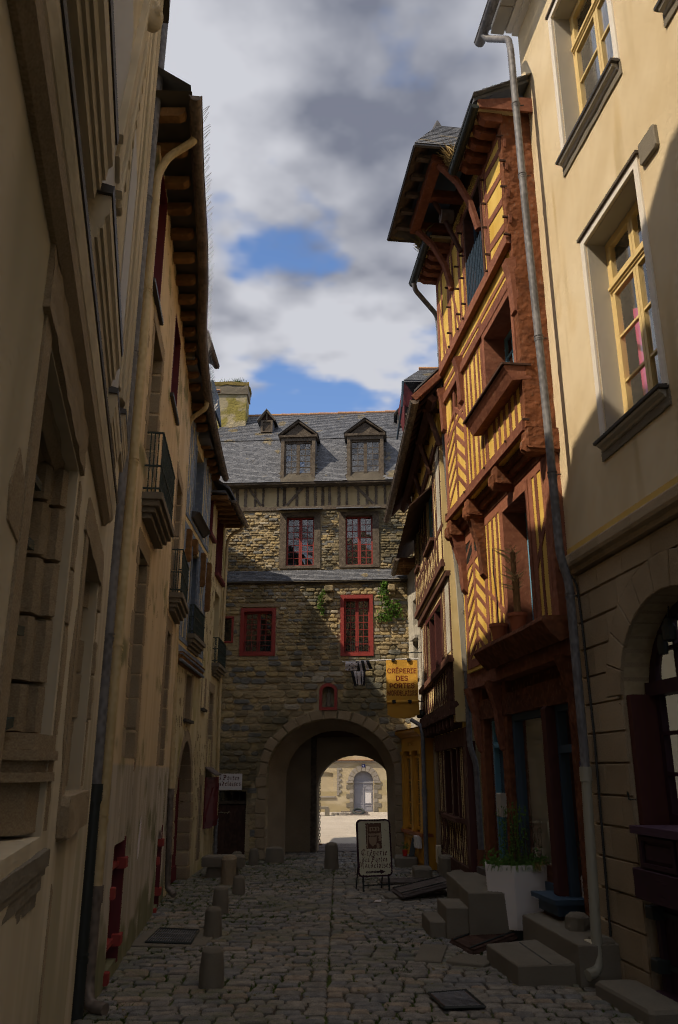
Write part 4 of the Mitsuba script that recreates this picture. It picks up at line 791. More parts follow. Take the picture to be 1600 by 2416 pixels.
obj('bottom_board', L3.map(blk(.86, 2.68, .0, .30, -.27, -.22, .02)), 'wine_paint', k)
nv = 11; ths = np.linspace(.05, math.pi - .05, nv)
pt = lambda t, g: (1.80 + (.92 + g) * math.cos(t) * (1 - .15 * math.sin(t)), 1.75 + (1.1 + g * 1.2) * math.sin(t) ** 1.25)
for a, b in zip(ths, ths[1:]): obj('voussoir', L3.map(cut([pt(a + .008, -.01), pt(b - .008, -.01), pt(b - .008, .20), pt(a + .008, .20)], -.34, .012, .012)), 'granite', k, uv=(R.random() * .5, R.random()))
for s0, s1 in ((2.70, 2.98), (.56, .82)):
    z = 0.0
    while z < 1.74: h = min(R.uniform(.24, .36), 1.75 - z); obj('jamb_stone', L3.map(stone(s0 + (R.uniform(-.01, .01)), s1 + R.uniform(-.06, .08), z + .01, z + h - .01, -.34, .014, .014, .15)), 'granite', k, uv=(R.random() * .5, R.random())); z += h
gutter(house3, gf, .075, 'zinc_brown'); eaves(house3, 15.9, 19.7, .42, 'rafter')
obj('gable_wall', cat(box(-6.5, -3.4, 19.55, 19.7, 8.0, 9.9)), 'infill_cream', house3)
k = key_of('roof_dormer', house3); obj('wall', cat(box(-4.2, -2.98, 17.35, 18.0, 9.5, 10.66)), 'slate', k, uv=(.3, .5)); obj('hood', thick([(-2.84, 17.2, 10.14), (-2.84, 18.15, 10.14), (-2.93, 18.15, 10.92), (-2.93, 17.2, 10.92)], (-1, 0, 0), .05), 'blue_dark', k)
tiled('slates', k, slates((-4.3, 17.2, 10.60), (-2.9, 17.2, 10.60), (-4.3, 17.95, 11.0), (-2.88, 17.95, 11.0), .07, .16, seed=8)); obj('ridge', tube([(-4.3, 17.98, 11.02), (-2.88, 17.98, 11.02)], .05, 8), 'tile_ridge', k)

downpipe('downpipe', [(-2.82, 15.9, 9.78), (-2.84, 15.95, 9.62), (-3.2, 16.1, 9.42), (-3.24, 16.1, 9.1), (-3.22, 16.1, 5.0), (-3.10, 16.1, .2), (-2.95, 16.0, .1)], .05, 'pipe_cream', 'cream painted downpipe with a dark foot where the peach and the blue house meet', (8.2, 6.0, 4.1, 2.6), (1.85, 'zinc_brown', .055))

house4 = thing('straw_house', 'straw coloured plaster house with wine red windows, last on the left before the tower', 'house')
o4 = [(3.30, 3.90, 7.95, 9.0), (4.72, 5.95, 7.25, 9.0), (4.92, 5.85, 5.45, 6.80), (4.80, 5.45, 3.0, 4.15), (3.95, 4.2, .25, 1.9), (4.70, 5.60, .95, 2.05)]
w4 = rect(3.22, 6.55, -.1, 9.45).difference(unary_union([rect(*o) for o in o4])); obj('wall', L3.map(slab(w4, -.35, 0)), 'plaster_straw', house4)
for i in (0, 1):
    k = plain_window(house4, L3, *o4[i], 'wine_paint', d=-.08, label=('small' if i == 0 else 'tall') + ' window painted wine red', rows=4); a, b, c, e = o4[i]; obj('sill', L3.map(blk(a - .05, b + .2, c - .09, c, -.1, .10, .01)), 'wine_paint', k); obj('reveal', L3.map(slab(rect(a - .02, b + .02, c - .02, e + .02).difference(rect(a + .015, b - .015, c + .015, e - .015)), -.11, .006)), 'wine_paint', k)
plain_window(house4, L3, *o4[2], 'grey_paint', label='tall window behind the balcony', rows=4); plain_window(house4, L3, *o4[3], 'wood_dark', leaves=1)
iron_balcony(house4, L3, 4.85, 6.45, 4.80, 5.55, .20, 'green iron balcony of the straw coloured house')
stone_surround(house4, L3, 4.82, 5.45, 2.3, 4.15, 31); stone_surround(house4, L3, 3.95, 4.2, .25, 1.9, 32); obj('slit', L3.map(slab(rect(3.9, 4.25, .2, 2), -.34, -.2)), 'wood_dark', house4, uv=(.3, .3))
k = key_of('window', house4); labels[k] = {'label': 'ground floor window with open wine red plank shutters'}; pane(k, L3, 4.7, 5.6, .95, 2.05, -.1)
for a, b in (((4.66, .02), (5.0, .12)), ((5.62, .05), (6.12, .14))):
    fr = Frame(tuple(L3.P(a[0], 0, a[1])[:2]), tuple(L3.P(b[0], 0, b[1])[:2]), 1)
    each('shutter_board', fr, [blk(x, x + .118, .90, 2.08, -.02, .02, .004) for x in (0, .12, .24, .36)], 'wine_paint', k)
    obj('shutter_battens', fr.map(cat([blk(.02, .46, z, z + .09, .02, .05, .006) for z in (1.05, 1.84)] + [beam((.04, 1.14), (.44, 1.84), .08, .02, .045)])), 'wine_paint', k)
obj('canopy', thick([L3.P(4.6, 2.30, 0), L3.P(5.8, 2.30, 0), L3.P(5.8, 2.12, .25), L3.P(4.6, 2.12, .25)], (0, 0, 1), .03), 'wood_hatch', k, uv=(.8, .5))
obj('eaves', cat(thick([(-3.4, 19.75, 9.05), (-2.9, 19.75, 9.02), (-2.72, 22.4, 9.0), (-3.4, 22.75, 9.05)], (0, 0, 1), .06), thick([(-2.80, 19.7, 9.10), (-2.66, 22.6, 9.08), (-6.5, 22.9, 11.6), (-6.5, 19.7, 11.6)], (0, 0, 1), .06)), 'slate', house4, uv=(.2, .3))
for y in np.arange(19.9, 22.5, .42): obj('rafter_end', box(-3.35, -2.86 + .03 * (y - 20), y, y + .13, 8.90, 9.01, .01), 'rafter', house4, uv=(R.random(), R.random()))
gutter(house4, [(-2.76, 20.3, 9.0), (-2.68, 22.55, 8.96)], .07, 'zinc_brown', .4)
downpipe('downpipe', [(-2.74, 22.35, 8.95), (-2.76, 22.35, 8.82), (-3.14, 22.5, 8.66), (-3.2, 22.5, 8.4), (-3.22, 22.5, 4.0), (-3.16, 22.5, .1), (-3.02, 22.4, .05)], .045, 'pipe_cream', 'slim cream downpipe at the end of the left row against the tower', (7.2, 5.6, 4.2, 2.6), (1.0, 'zinc', .05))
# houses go on behind so that the sky does not show through
obj('back', cat(box(-9, -3.7, 9.2, 22.7, -.1, 9.0)), 'plaster_straw', house3)

# ---------------------------------------------------------------- near right house: cream plaster over a granite base
houseR = thing('cream_house', 'cream plastered house on a granite block base, nearest on the right', 'house')
SR = 2.12
wA, wB = (-.88, .52, 5.98, 8.72), (-.78, .80, 10.32, 12.85)
up = rect(-4.2, SR, 4.86, 14.2).difference(unary_union([rect(*wA), rect(*wB), rect(-3.5, -1.95, 9.9, 12.9), rect(-3.5, -2.1, 5.95, 8.75)]))
obj('wall', R1.map(slab(up, -.40, 0)), 'plaster_cream', houseR); obj('ochre_strip', R1.map(blk(-9, SR, 4.84, 5.0, -.02, .006)), 'ochre_band', houseR)
obj('wall_behind', R1.map(slab(rect(-14, -4.2, -.1, 14.2), -.40, 0)), 'plaster_cream', houseR); obj('end_wall', R1.map(blk(SR - .3, SR - .004, -.1, 14.1, -1.5, -.004)), 'plaster_cream', houseR)
door = arch_poly(-1.50, .82, -.1, 3.02, 3.98, 18)
obj('core', R1.map(slab(rect(-4.2, SR, -.1, 4.86).difference(door), -.45, -.045)), 'mortar', houseR)
zs = [.0, .25, .60, .94, 1.28, 1.62, 1.95, 2.30, 2.64, 2.98, 3.31, 3.65, 3.99, 4.33, 4.60]
free = rect(-4.2, SR, -.1, 4.62).difference(arch_poly(-1.50 - .0, .82 + .0, -.2, 3.02, 3.98, 18))
arcv = arch_poly(-1.86, 1.18, -.2, 3.02, 4.36, 18); vfree = free.difference(sg.Polygon([p for p in arcv.exterior.coords if p[1] > -1]).intersection(rect(-5, 5, 3.02, 5)))
for i, (a, b) in enumerate(zip(zs, zs[1:])):
    s = SR - (.0 if i % 2 else .26)
    cutp = [SR] + ([SR - .42] if i % 2 else [SR - .70])
    while cutp[-1] > -4.2: cutp.append(cutp[-1] - R.uniform(.48, .78))
    for s1, s0 in zip(cutp, cutp[1:]):
        p = rect(s0 + .003, s1 - .003, a + .012, b - .012); q = p.intersection(vfree)
        if q.is_empty or q.area < .01: continue
        q = max(getattr(q, 'geoms', [q]), key=lambda g: g.area)
        if q.area > .98 * p.area: m = cat(blk(s0 + .003, s1 - .003, a + .004, b - .004, -.06, -.03), cut([(s0 + .003, a + .012), (s1 - .003, a + .012), (s1 - .003, b - .012), (s0 + .003, b - .012)], -.05, R.uniform(-.003, .004), .010))
        else: m = slab(q.simplify(.003), -.06, 0)
        obj('block', R1.map(m), 'granite', houseR, uv=(R.random(), R.random()))
cA, rA = -.34, 1.16
for a, b in zip(np.linspace(0, math.pi, 12), np.linspace(0, math.pi, 12)[1:]):
    f = lambda t, g: (cA + (rA + g) * math.cos(t), 3.02 + (.96 + g * 1.05) * math.sin(t))
    obj('voussoir', R1.map(cut([f(a + .006, 0), f((a + b) / 2, 0), f(b - .006, 0), f(b - .006, .36), f((a + b) / 2, .36), f(a + .006, .36)], -.42, .004, .010)), 'granite', houseR, uv=(R.random(), R.random()))
for s in (.82, -1.5): obj('reveal', R1.map(blk(s - .01, s + .01, -.1, 3.02, -.44, -.02)), 'granite', houseR, uv=(.4, .4))
s = -4.2
while s < SR - .02:
    e = min(SR, s + R.uniform(.7, 1.1)); obj('string_stone', hprof(R1, [(-.1, 4.62), (.05, 4.62), (.06, 4.68), (.115, 4.70), (.13, 4.74), (.13, 4.84), (.10, 4.87), (-.1, 4.88)], s + .004, e - .004), 'granite', houseR, uv=(R.random(), R.random())); s = e
def tall_window(s0, s1, z0, z1, label, curtain=None):
    k = key_of('window', houseR); labels[k] = {'label': label}; d = -.26
    obj('surround', R1.map(slab(rect(s0 - .10, s1 + .10, z0 - .02, z1 + .10).difference(rect(s0, s1, z0 - .03, z1)), -.06, .022)), 'white_paint', k)
    obj('reveal_lining', R1.map(slab(rect(s0 - .002, s1 + .002, z0, z1 + .002).difference(rect(s0 + .012, s1 - .012, z0 + .01, z1 - .012)), -.36, -.02)), 'grey_paint', k)
    obj('drip_board', R1.map(blk(s0 - .13, s1 + .13, z1 + .10, z1 + .14, -.05, .05, .006)), 'timber_grey', k, uv=(.3, .3))
    obj('frame', R1.map(slab(rect(s0 + .01, s1 - .01, z0, z1 - .01).difference(rect(s0 + .09, s1 - .09, z0 + .06, z1 - .08)), d - .08, d)), 'cream_paint', k)
    zt = z0 + (z1 - z0) * .74; obj('transom', R1.map(cat([blk(s0 + .05, s1 - .05, zt - .05, zt + .05, d - .09, d + .03, .008), blk(s0 + .05, s1 - .05, zt - .02, zt + .02, d - .05, d + .05, .008)])), 'cream_paint', k)
    c = (s0 + s1) / 2
    for a, b in ((s0 + .09, c - .005), (c + .005, s1 - .09)):
        for z, y, n in ((z0 + .06, zt - .05, 3), (zt + .05, z1 - .08, 1)):
            obj('casement', R1.map(slab(rect(a, b, z, y).difference(rect(a + .055, b - .055, z + .06, y - .05)), d - .06, d + .012)), 'cream_paint', k)
            g = np.linspace(z + .06, y - .05, n + 1)
            for v in g[1:-1]: obj('glazing_bar', R1.map(blk(a + .05, b - .05, v - .016, v + .016, d - .04, d + .004, .005)), 'cream_paint', k)
            for v0, v1 in zip(g, g[1:]): pane(k, R1, a + .05, b - .05, v0, v1, d - .02, 'glass', .006)
    obj('sill', cat(hprof(R1, [(-.30, z0 - .0), (.06, z0 - .05), (.12, z0 - .04), (.125, z0 - .01), (-.28, z0 + .03)], s0 - .10, s1 + .10)), 'lead', k)
    obj('sill_moulding', hprof(R1, [(-.02, z0 - .05), (.10, z0 - .05), (.09, z0 - .08), (.05, z0 - .10), (.04, z0 - .13), (-.02, z0 - .15)], s0 - .06, s1 + .06), 'grey_paint', k)
    obj('sill_stone', bumpy(subdiv(R1.map(blk(s0 - .11, s1 + .11, z0 - .24, z0 - .06, -.05, .02)), .2), .012, 5, 3), 'stone_step', k)
    obj('room', R1.map(cat(slab(rect(s0 - .05, s1 + .05, z0 - .05, z1 + .05), -1.2, -1.15), slab(rect(s0 - .06, s1 + .06, z0 - .06, z1 + .06).difference(rect(s0 - .04, s1 + .04, z0 - .04, z1 + .04)), -1.2, -.36))), 'dark_room', k)
    if curtain:
        for a, b, m in curtain:
            fold = [(x, .03 * math.sin(x * 46) - .45) for x in np.linspace(a, b, 24)]; obj('curtain', vprof(R1, fold + [(x, d2 - .01) for x, d2 in reversed(fold)], z0 + .1, zt - .35 if m == 'curtain' else z1 - .1), m, k)
    return k
tall_window(*wA, 'cream window with a pink curtain behind the left panes', [(.02, .30, 'curtain')])
tall_window(*wB, 'cream window of the top floor with pale curtains', [(.05, .22, 'curtain_white')])
tall_window(-3.5, -1.95, 9.95, 12.85, 'cream window at the edge of the picture')
obj('stone_plaque', R1.map(bumpy(stone(-1.42, -1.06, 8.56, 8.86, -.02, .05, .012, .15), .006, 9, 2)), 'stone_step', houseR)
# eaves
obj('eaves_board', R1.map(cat([blk(-9, SR + .05, 14.10, 14.20, -.1, .44, .01), blk(-9, SR + .03, 13.98, 14.10, -.1, .10, .01), blk(-9, SR + .04, 14.04, 14.10, .10, .20, .01)])), 'white_paint', houseR)
for s in np.arange(-6, SR - .4, .55): obj('soffit_panel', R1.map(blk(s + .01, s + .53, 14.075, 14.105, .21, .43, .005)), 'grey_paint', houseR)
obj('roof', thick([R1.P(-9, 14.22, .55), R1.P(SR + .3, 14.22, .55), R1.P(SR + .3, 17.6, -3.6), R1.P(-9, 17.6, -3.6)], (0, 0, 1), .06), 'slate', houseR, uv=(.3, .4))
gutter(houseR, [tuple(R1.P(-6, 14.12, .56)), tuple(R1.P(SR + .34, 14.10, .56))], .085, 'zinc', 1.0)
downpipe('downpipe', [tuple(R1.P(2.24, 14.06, .56)), tuple(R1.P(2.20, 13.92, .50)), tuple(R1.P(1.8, 13.5, .30)), (2.69, 9.98, 13.0), (2.72, 9.98, 9.55), (2.77, 9.98, 6.9), (2.79, 9.98, 4.82), (2.88, 10.0, 4.46), (2.885, 10.0, 2.4), (2.83, 9.98, .28), (2.80, 9.94, .15), (2.67, 9.86, .12)], .055, 'zinc', 'long grey downpipe on the corner of the cream house with stickers at eye level', (11.9, 10.6, 7.9, 5.9, 4.3), (2.2, 'pipe_grey', .058), brk=(.12, 0, 0))
# the shop window in the arch with its apron and the cellar door
k = key_of('shop_window', houseR); labels[k] = {'label': 'dark purple arched shop window with small panes'}
di = -.34
obj('frame', R1.map(slab(arch_poly(-1.5, .82, 1.66, 3.02, 3.97, 16).difference(unary_union([arch_poly(-1.34, .66, 3.16, 3.17, 3.86, 14), rect(-1.34, .62, 1.78, 3.0)])), di - .08, di)), 'purple', k)
obj('transom', R1.map(blk(-1.45, .80, 3.0, 3.15, di - .1, di + .07, .015)), 'purple', k)
bars = [blk(s - .022, s + .022, 1.78, 3.0, di - .05, di + .01) for s in (.16, -.34, -.84)] + [blk(-1.34, .62, z - .02, z + .02, di - .048, di + .008) for z in (2.18, 2.6)] + [blk(s - .02, s + .02, 3.15, 3.84, di - .05, di + .01) for s in (.16, -.34, -.84)] + [blk(-1.2, .55, 3.46, 3.50, di - .048, di + .008)]
obj('glazing_bars', R1.map(cat(bars)), 'purple', k)
for a, b in zip((-1.34, -.84, -.34, .16), (-.84, -.34, .16, .62)):
    for c, e in ((1.78, 2.18), (2.18, 2.6), (2.6, 3.0), (3.16, 3.48)): pane(k, R1, a, b, c, e, di - .03)
    obj('blind', R1.map(blk(a + .05, b - .05, 1.8, 2.95, di - .26, di - .25)), 'blind', k)
obj('room', R1.map(slab(rect(-1.6, .9, -.1, 4.1), -.9, -.88)), 'dark_room', k)
obj('lining', R1.map(blk(.70, .80, 1.66, 3.02, di, -.05, .01)), 'dark_red', k)
each('hook', R1, [tube([(.81, 2.9, -.1), (.86, 2.9, -.02), (.86, 2.94, .0)], .01, 5), tube([(.81, 1.92, -.05), (.84, 1.92, .02), (.84, 2.0, .03)], .012, 5)], 'iron', k)
tag(obj('lantern', cat(R1.map(tube([(.02, 3.88, -.25), (.02, 3.72, -.22)], .008, 5)), moved(lathe([(.0, .16), (.04, .14), (.05, .10), (.075, .06), (.07, -.08), (.02, -.10), (0, -.1)], 10), *R1.P(.02, 3.6, -.22)), moved(lathe([(.0, .12), (.04, .10), (.06, .0), (.05, -.1), (0, -.11)], 10), *R1.P(.22, 3.5, -.24))), 'iron', smooth=30), 'small iron lantern hanging under the crown of the shop arch', 'lantern')
k = key_of('shop_apron', houseR); labels[k] = {'label': 'dark purple panelled counter under the shop window'}
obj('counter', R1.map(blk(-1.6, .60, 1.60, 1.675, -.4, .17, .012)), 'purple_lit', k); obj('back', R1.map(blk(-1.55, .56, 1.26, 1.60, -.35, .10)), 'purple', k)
for a, b in ((-1.5, -1.05), (-1.0, -.28), (-.22, .48)): each('panel', R1, [slab(rect(a, b, 1.29, 1.58).difference(rect(a + .05, b - .05, 1.33, 1.54)), .09, .135), blk(a + .08, b - .08, 1.36, 1.51, .09, .118, .012)], 'purple', k)
obj('beam', R1.map(bumpy(subdiv(blk(-1.6, .66, .98, 1.265, -.35, .155, .02), .2), .01, 6, 2)), 'purple', k)
k = key_of('cellar_door', houseR); labels[k] = {'label': 'low arched purple plank cellar door with strap hinges'}
cd = arch_poly(-.6, .60, .12, .86, 1.10, 10)
obj('wall_face', R1.map(slab(rect(-1.6, .68, -.05, .99).difference(cd), -.35, -.06)), 'purple', k)
for x in np.arange(-.58, .58, .10): obj('board', R1.map(slab(rect(x + .003, x + .097, .1, 1.2).intersection(cd), -.16, -.11 + R.uniform(0, .003))), 'purple', k)
for z in (.36, .84): obj('strap_hinge', R1.map(cat([blk(-.35, .62, z - .022, z + .022, -.105, -.075, .004), blk(.56, .72, z - .06, z + .06, -.11, .03, .01)])), 'iron', k)
obj('sill', R1.map(blk(-1.0, .70, -.05, .13, -.3, .02, .015)), 'purple', k)
tag(obj('stone_slab', moved(stone(-.25, .95, -.22, .22, -.05, .13, .03, .2), *R1.P(.25, 0, .22), rz=math.atan2(R1.t[1], R1.t[0])), 'stone_step'), 'low worn stone slab at the foot of the purple cellar door', 'doorstep')

# ---------------------------------------------------------------- orange half-timbered house
houseO = thing('orange_timber_house', 'crooked jettied half-timbered house with orange-red beams and yellow panels', 'house')
def TO(a, b, w=.10, d=.04, base=0.0, m='timber_red'): return obj('timber', R2.map(beam(a, b, w, base - .03, base + (.012 + .02 * (d - .03) if d < .055 else d), .005, .010)), m, houseO, uv=(R.random(), R.random()))
FL = [(0.0, -.05, 3.95), (.25, 3.9, 6.85), (.50, 6.75, 9.95), (.55, 9.9, 12.35)]
SA, SB = -.10, 4.35
D1, D2, D3 = .25, .50, .55
obj('ground_infill', R2.map(slab(rect(SA, 4.75, -.1, 4.0).difference(unary_union([rect(3.42, 4.12, .70, 3.05), rect(1.22, 2.85, .95, 3.05), rect(.40, 1.02, .5, 3.0)])), -.30, -.06)), 'timber_worn', houseO, uv=(.2, .3))
op1, op2, op3 = (.78, 1.86, 4.10, 6.15), (.10, 1.44, 7.66, 9.02), (1.15, 2.10, 9.98, 11.85)
obj('first_infill', R2.map(slab(rect(SA, SB + .1, 3.9, 6.8).difference(rect(op1[0] - .03, op1[1] + .03, op1[2] - .03, op1[3] + .03)), -.1, D1)), 'infill_yellow', houseO)
obj('second_infill', R2.map(slab(rect(SA, SB, 6.7, 9.95).difference(unary_union([rect(op2[0] - .03, op2[1] + .03, op2[2] - .03, op2[3] + .03), rect(3.05, 3.85, 8.55, 9.15)])), -.05, D2)), 'infill_yellow', houseO)
obj('third_infill', R2.map(slab(rect(SA, SB, 9.9, 12.3).difference(rect(op3[0] - .03, op3[1] + .03, op3[2] - .03, op3[3] + .03)), -.0, D3)), 'infill_yellow', houseO)
obj('inside', R2.map(blk(SA + .02, 4.3, 0, 12.2, -1.6, -.32)), 'dark_room', houseO)
# near flank: rough corner posts facing the street
for z0, z1, d0, d1 in ((-.05, 3.95, -.3, .0), (3.9, 6.8, -.3, D1), (6.75, 9.95, -.3, D2), (9.9, 12.3, -.3, D3)):
    obj('corner_post', R2.map(bumpy(subdiv(blk(SA - .05, SA + .12, z0, z1, d0, d1 + .03, .015), .12), .018 if z0 > 6 else .012, 7, int(z0))), 'timber_worn' if z0 > 6 or z0 < 0 else 'timber_red', houseO, uv=(.8, .4))
# ground floor posts, lintel, brackets
for s, w in ((.25, .26), (3.12, .30), (4.42, .30)): obj('post', R2.map(bumpy(subdiv(blk(s - w / 2, s + w / 2, -.05, 3.75, -.2, .05, .02), .15), .012, 6, int(s * 9))), 'timber_worn', houseO, uv=(R.random(), R.random()))
obj('lintel_beam', R2.map(bumpy(subdiv(blk(SA, 4.6, 3.08, 3.42, -.2, .07, .02), .15), .015, 5, 3)), 'timber_worn', houseO, uv=(.3, .6))
obj('jetty_beam', R2.map(bumpy(subdiv(blk(SA, 4.7, 3.62, 3.98, -.2, .20, .02), .15), .012, 5, 8)), 'timber_red', houseO, uv=(.5, .6))
for s in (.05, 3.25, 4.55): obj('bracket', bumpy(subdiv(hprof(R2, [(-.02, 2.5), (.06, 2.55), (.12, 2.8), (.15, 3.2), (.28, 3.64), (-.02, 3.64)], s - .11, s + .11), .12), .012, 7, int(s * 7)), 'timber_red' if s > 3 else 'timber_worn', houseO, uv=(R.random(), R.random()))
# first floor
for s in (SA + .08, .62, 2.02, 2.98, 4.28): TO((s, 3.98), (s, 6.45), .16, .05, D1)
for s in (.10, .36): TO((s, 4.0), (s + .02, 6.4), .09, .03, D1)
for s in (2.26, 2.50, 2.76): TO((s, 4.0), (s - .02, 6.4), .09, .03, D1)
TO((.60, 4.9), (-.2, 5.9), .10, .045, D1); TO((2.92, 5.1), (2.1, 4.6), .08, .045, D1)
for z in np.arange(4.05, 6.0, .26): TO((3.66, z + .40), (3.02, z), .085, .035, D1); TO((3.66, z + .40), (4.22, z + .05), .085, .035, D1)
TO((3.66, 4.0), (3.66, 6.4), .11, .05, D1); TO((SA, 4.03), (.74, 4.03), .14, .05, D1); TO((1.9, 4.03), (SB, 4.03), .14, .05, D1); TO((SA, 6.32), (SB + .1, 6.32), .16, .05, D1); TO((2.98, 5.95), (4.3, 5.75), .10, .05, D1)
for s0, s1 in ((3.1, 3.58), (3.74, 4.2)): obj('small_opening', R2.map(blk(s0, s1, 5.86, 6.22, D1 - .02, D1 + .008)), 'dark_room', houseO)
obj('window_case', R2.map(slab(rect(op1[0] - .10, op1[1] + .10, op1[2] - .06, op1[3] + .14).difference(rect(*op1)), -.14, D1 + .03)), 'timber_red', houseO, uv=(.6, .3))
mullioned(houseO, R2, *op1, -.08, 1, 4, 'blue_paint', .022, .05, 2, 'window', 'deep first floor window with blue casements and potted cactus plants on its sill', room=.22)
obj('sill_beam', bumpy(subdiv(hprof(R2, [(.1, 3.86), (.34, 3.78), (.46, 3.90), (.56, 4.04), (.54, 4.10), (.1, 4.12)], -.25, 2.95), .2), .014, 4, 3), 'timber_worn', houseO, uv=(.5, .5))
# second floor jetty: stacked beams
for d, z0, z1 in ((D1 + .03, 6.38, 6.52), (D1 + .10, 6.50, 6.62), (D1 + .17, 6.60, 6.74)): obj('jetty_beam', R2.map(bumpy(subdiv(blk(SA - .1, SB, z0, z1, -.1, d, .02), .2), .008, 5, int(z0 * 10))), 'timber_worn', houseO, uv=(R.random(), R.random()))
for s in (SA + .0, 1.35, 2.95, 4.2): obj('carved_joist', R2.map(bumpy(subdiv(cat(blk(s - .12, s + .12, 6.42, 6.72, 0, D2 + .06, .03), stone(s - .09, s + .09, 6.34, 6.60, D1, D2 + .12, .05, .5)), .1), .014, 9, 5)), 'timber_worn', houseO, uv=(.7, R.random()))
for s in (2.98, 4.22): obj('bracket', bumpy(subdiv(hprof(R2, [(D1, 5.3), (D1 + .08, 5.4), (D1 + .12, 5.9), (D1 + .28, 6.42), (D1, 6.42)], s - .10, s + .10), .12), .010, 7, 3), 'timber_worn' if s < 4 else 'timber_red', houseO, uv=(R.random(), R.random()))
TO((SA, 6.80), (SB, 6.80), .16, .07, D2); TO((SA, 9.22), (SB, 9.22), .18, .06, D2); TO((SA, 9.52), (SB, 9.52), .10, .04, D2)
for s in (SA + .06, 1.72, 2.92, SB - .06): TO((s, 6.85), (s, 9.5), .15, .05, D2)
for s in (.02, .28, .54, .80, 1.06, 1.30): TO((s, 6.86), (s, 7.55), .10, .03, D2)
for s in (1.94, 2.16, 2.44, 2.68): TO((s, 6.86), (s, 9.15), .085, .03, D2)
for z in np.arange(6.95, 8.5, .27): TO((3.58, z + .44), (2.98, z), .085, .03, D2); TO((3.58, z + .44), (4.22, z + .08), .085, .03, D2)
TO((3.58, 6.86), (3.58, 9.15), .10, .045, D2); TO((3.0, 8.5), (4.3, 8.3), .10, .045, D2)
for s0, s1 in ((3.06, 3.5), (3.66, 4.2)):
    obj('small_opening', R2.map(blk(s0, s1, 8.56, 9.12, D2 - .2, D2 - .18)), 'dark_room', houseO); 
    for s in np.linspace(s0 + .08, s1 - .08, 4): obj('baluster', R2.map(blk(s - .018, s + .018, 8.56, 9.12, D2 - .06, D2 - .02)), 'timber_red', houseO, uv=(.5, .5))
obj('window_case', R2.map(slab(rect(op2[0] - .10, op2[1] + .10, op2[2] - .04, op2[3] + .12).difference(rect(*op2)), .14, D2 + .05)), 'timber_red', houseO, uv=(.7, .3))
mullioned(houseO, R2, *op2, .22, 2, 4, 'blue_paint', .024, .05, 2, 'window', 'blue latticed window of the second floor in a heavy red timber case', room=.45)
obj('sill_beam', hprof(R2, [(D2 - .1, 7.50), (D2 + .18, 7.46), (D2 + .24, 7.58), (D2 + .30, 7.66), (D2 + .28, 7.70), (D2 - .1, 7.70)], -.15, 1.9), 'timber_red', houseO, uv=(.4, .4)); obj('sill_drip', R2.map(blk(-.18, 1.95, 7.69, 7.72, D2 - .1, D2 + .33, .008)), 'wood_dark', houseO, uv=(.4, .4))
for s in (SA + .04, 2.96, SB - .08): obj('bracket', hprof(R2, [(D2, 8.55), (D2 + .07, 8.6), (D2 + .10, 9.2), (D2 + .16, 9.45), (D2, 9.5)], s - .09, s + .09), 'timber_red', houseO, uv=(R.random(), R.random()))
# third floor
TO((SA, 9.86), (SB, 9.86), .20, .06, D3); TO((SA, 11.95), (SB, 11.95), .18, .05, D3)
for s in (SA + .06, .86, 2.32, 2.62, 3.34, SB - .06): TO((s, 9.9), (s, 12.1), .14, .045, D3)
for z in (10.15, 10.62, 11.10, 11.55): TO((.80, z + .16), (-.18, z), .13, .03, D3)
for a, b in (((.94, 9.95), (1.06, 11.9)), ((2.72, 9.95), (3.25, 11.2)), ((3.0, 9.95), (3.12, 11.9)), ((3.46, 9.95), (3.5, 11.9)), ((3.72, 9.95), (4.2, 11.4)), ((3.95, 9.95), (3.95, 11.9)), ((.82, 9.95), (.30, 9.98))): TO(a, b, .09, .035, D3)
obj('window_case', R2.map(slab(rect(op3[0] - .08, op3[1] + .08, op3[2] - .02, op3[3] + .08).difference(rect(*op3)), .3, D3 + .02)), 'timber_brown', houseO, uv=(.3, .3))
mullioned(houseO, R2, *op3, .42, 1, 3, 'blue_dark', .025, .05, 2, 'window', 'tall dark blue hoist door under the projecting roof', room=.35)
for s in np.arange(op3[0] + .05, op3[1], .09): obj('guard_bar', R2.map(blk(s - .009, s + .009, op3[2] - .05, op3[2] + .95, D3 + .01, D3 + .028)), 'blue_dark', houseO)
pegs = [R2.map(blk(s - .014, s + .014, z - .014, z + .014, d, d + .10)) for s, z, d in [(s + R.uniform(-.03, .03), z, D3) for s in (-.16, .84, 2.3, 2.64, 3.32) for z in (9.9, 10.2, 10.75, 11.2, 11.7)] + [(s, 6.84, D2) for s in (-.2, .6, 1.7, 2.9, 4.2)]]
obj('peg', cat(pegs), 'wood_dark', houseO, uv=(.5, .5), kind='stuff')
# eaves and gutters either side of the hoist roof
for s0, s1 in ((SA - .20, 1.12), (3.02, SB + .18)):
    obj('soffit', R2.map(blk(s0, s1, 12.10, 12.16, D3 - .2, .98)), 'infill_ochre', houseO)
    for s in np.arange(s0 + .12, s1 - .1, .27): obj('rafter_end', hprof(R2, [(D3, 11.94), (.82, 11.94), (.90, 11.99), (.93, 12.10), (D3, 12.10)], s, s + .14), 'timber_red', houseO, uv=(R.random(), R.random()))
    gutter(houseO, [tuple(R2.P(s0, 12.12, 1.02)), tuple(R2.P(s1, 12.04, 1.02))], .075, 'iron', .5)
    obj('roof', thick([R2.P(s0, 12.18, 1.04), R2.P(s1, 12.18, 1.04), R2.P(s1, 13.9, -2.2), R2.P(s0, 13.9, -2.2)], (0, 0, 1), .06), 'slate', houseO, uv=(.3, .4))
obj('gable_board', thick([R2.P(SA - .22, 12.06, .95), R2.P(SA - .22, 12.2, .98), R2.P(SA - .22, 12.32, .30), R2.P(SA - .22, 12.36, -.9), R2.P(SA - .22, 12.06, -.9)], R2.t, .04), 'timber_red', houseO, uv=(.4, .4))
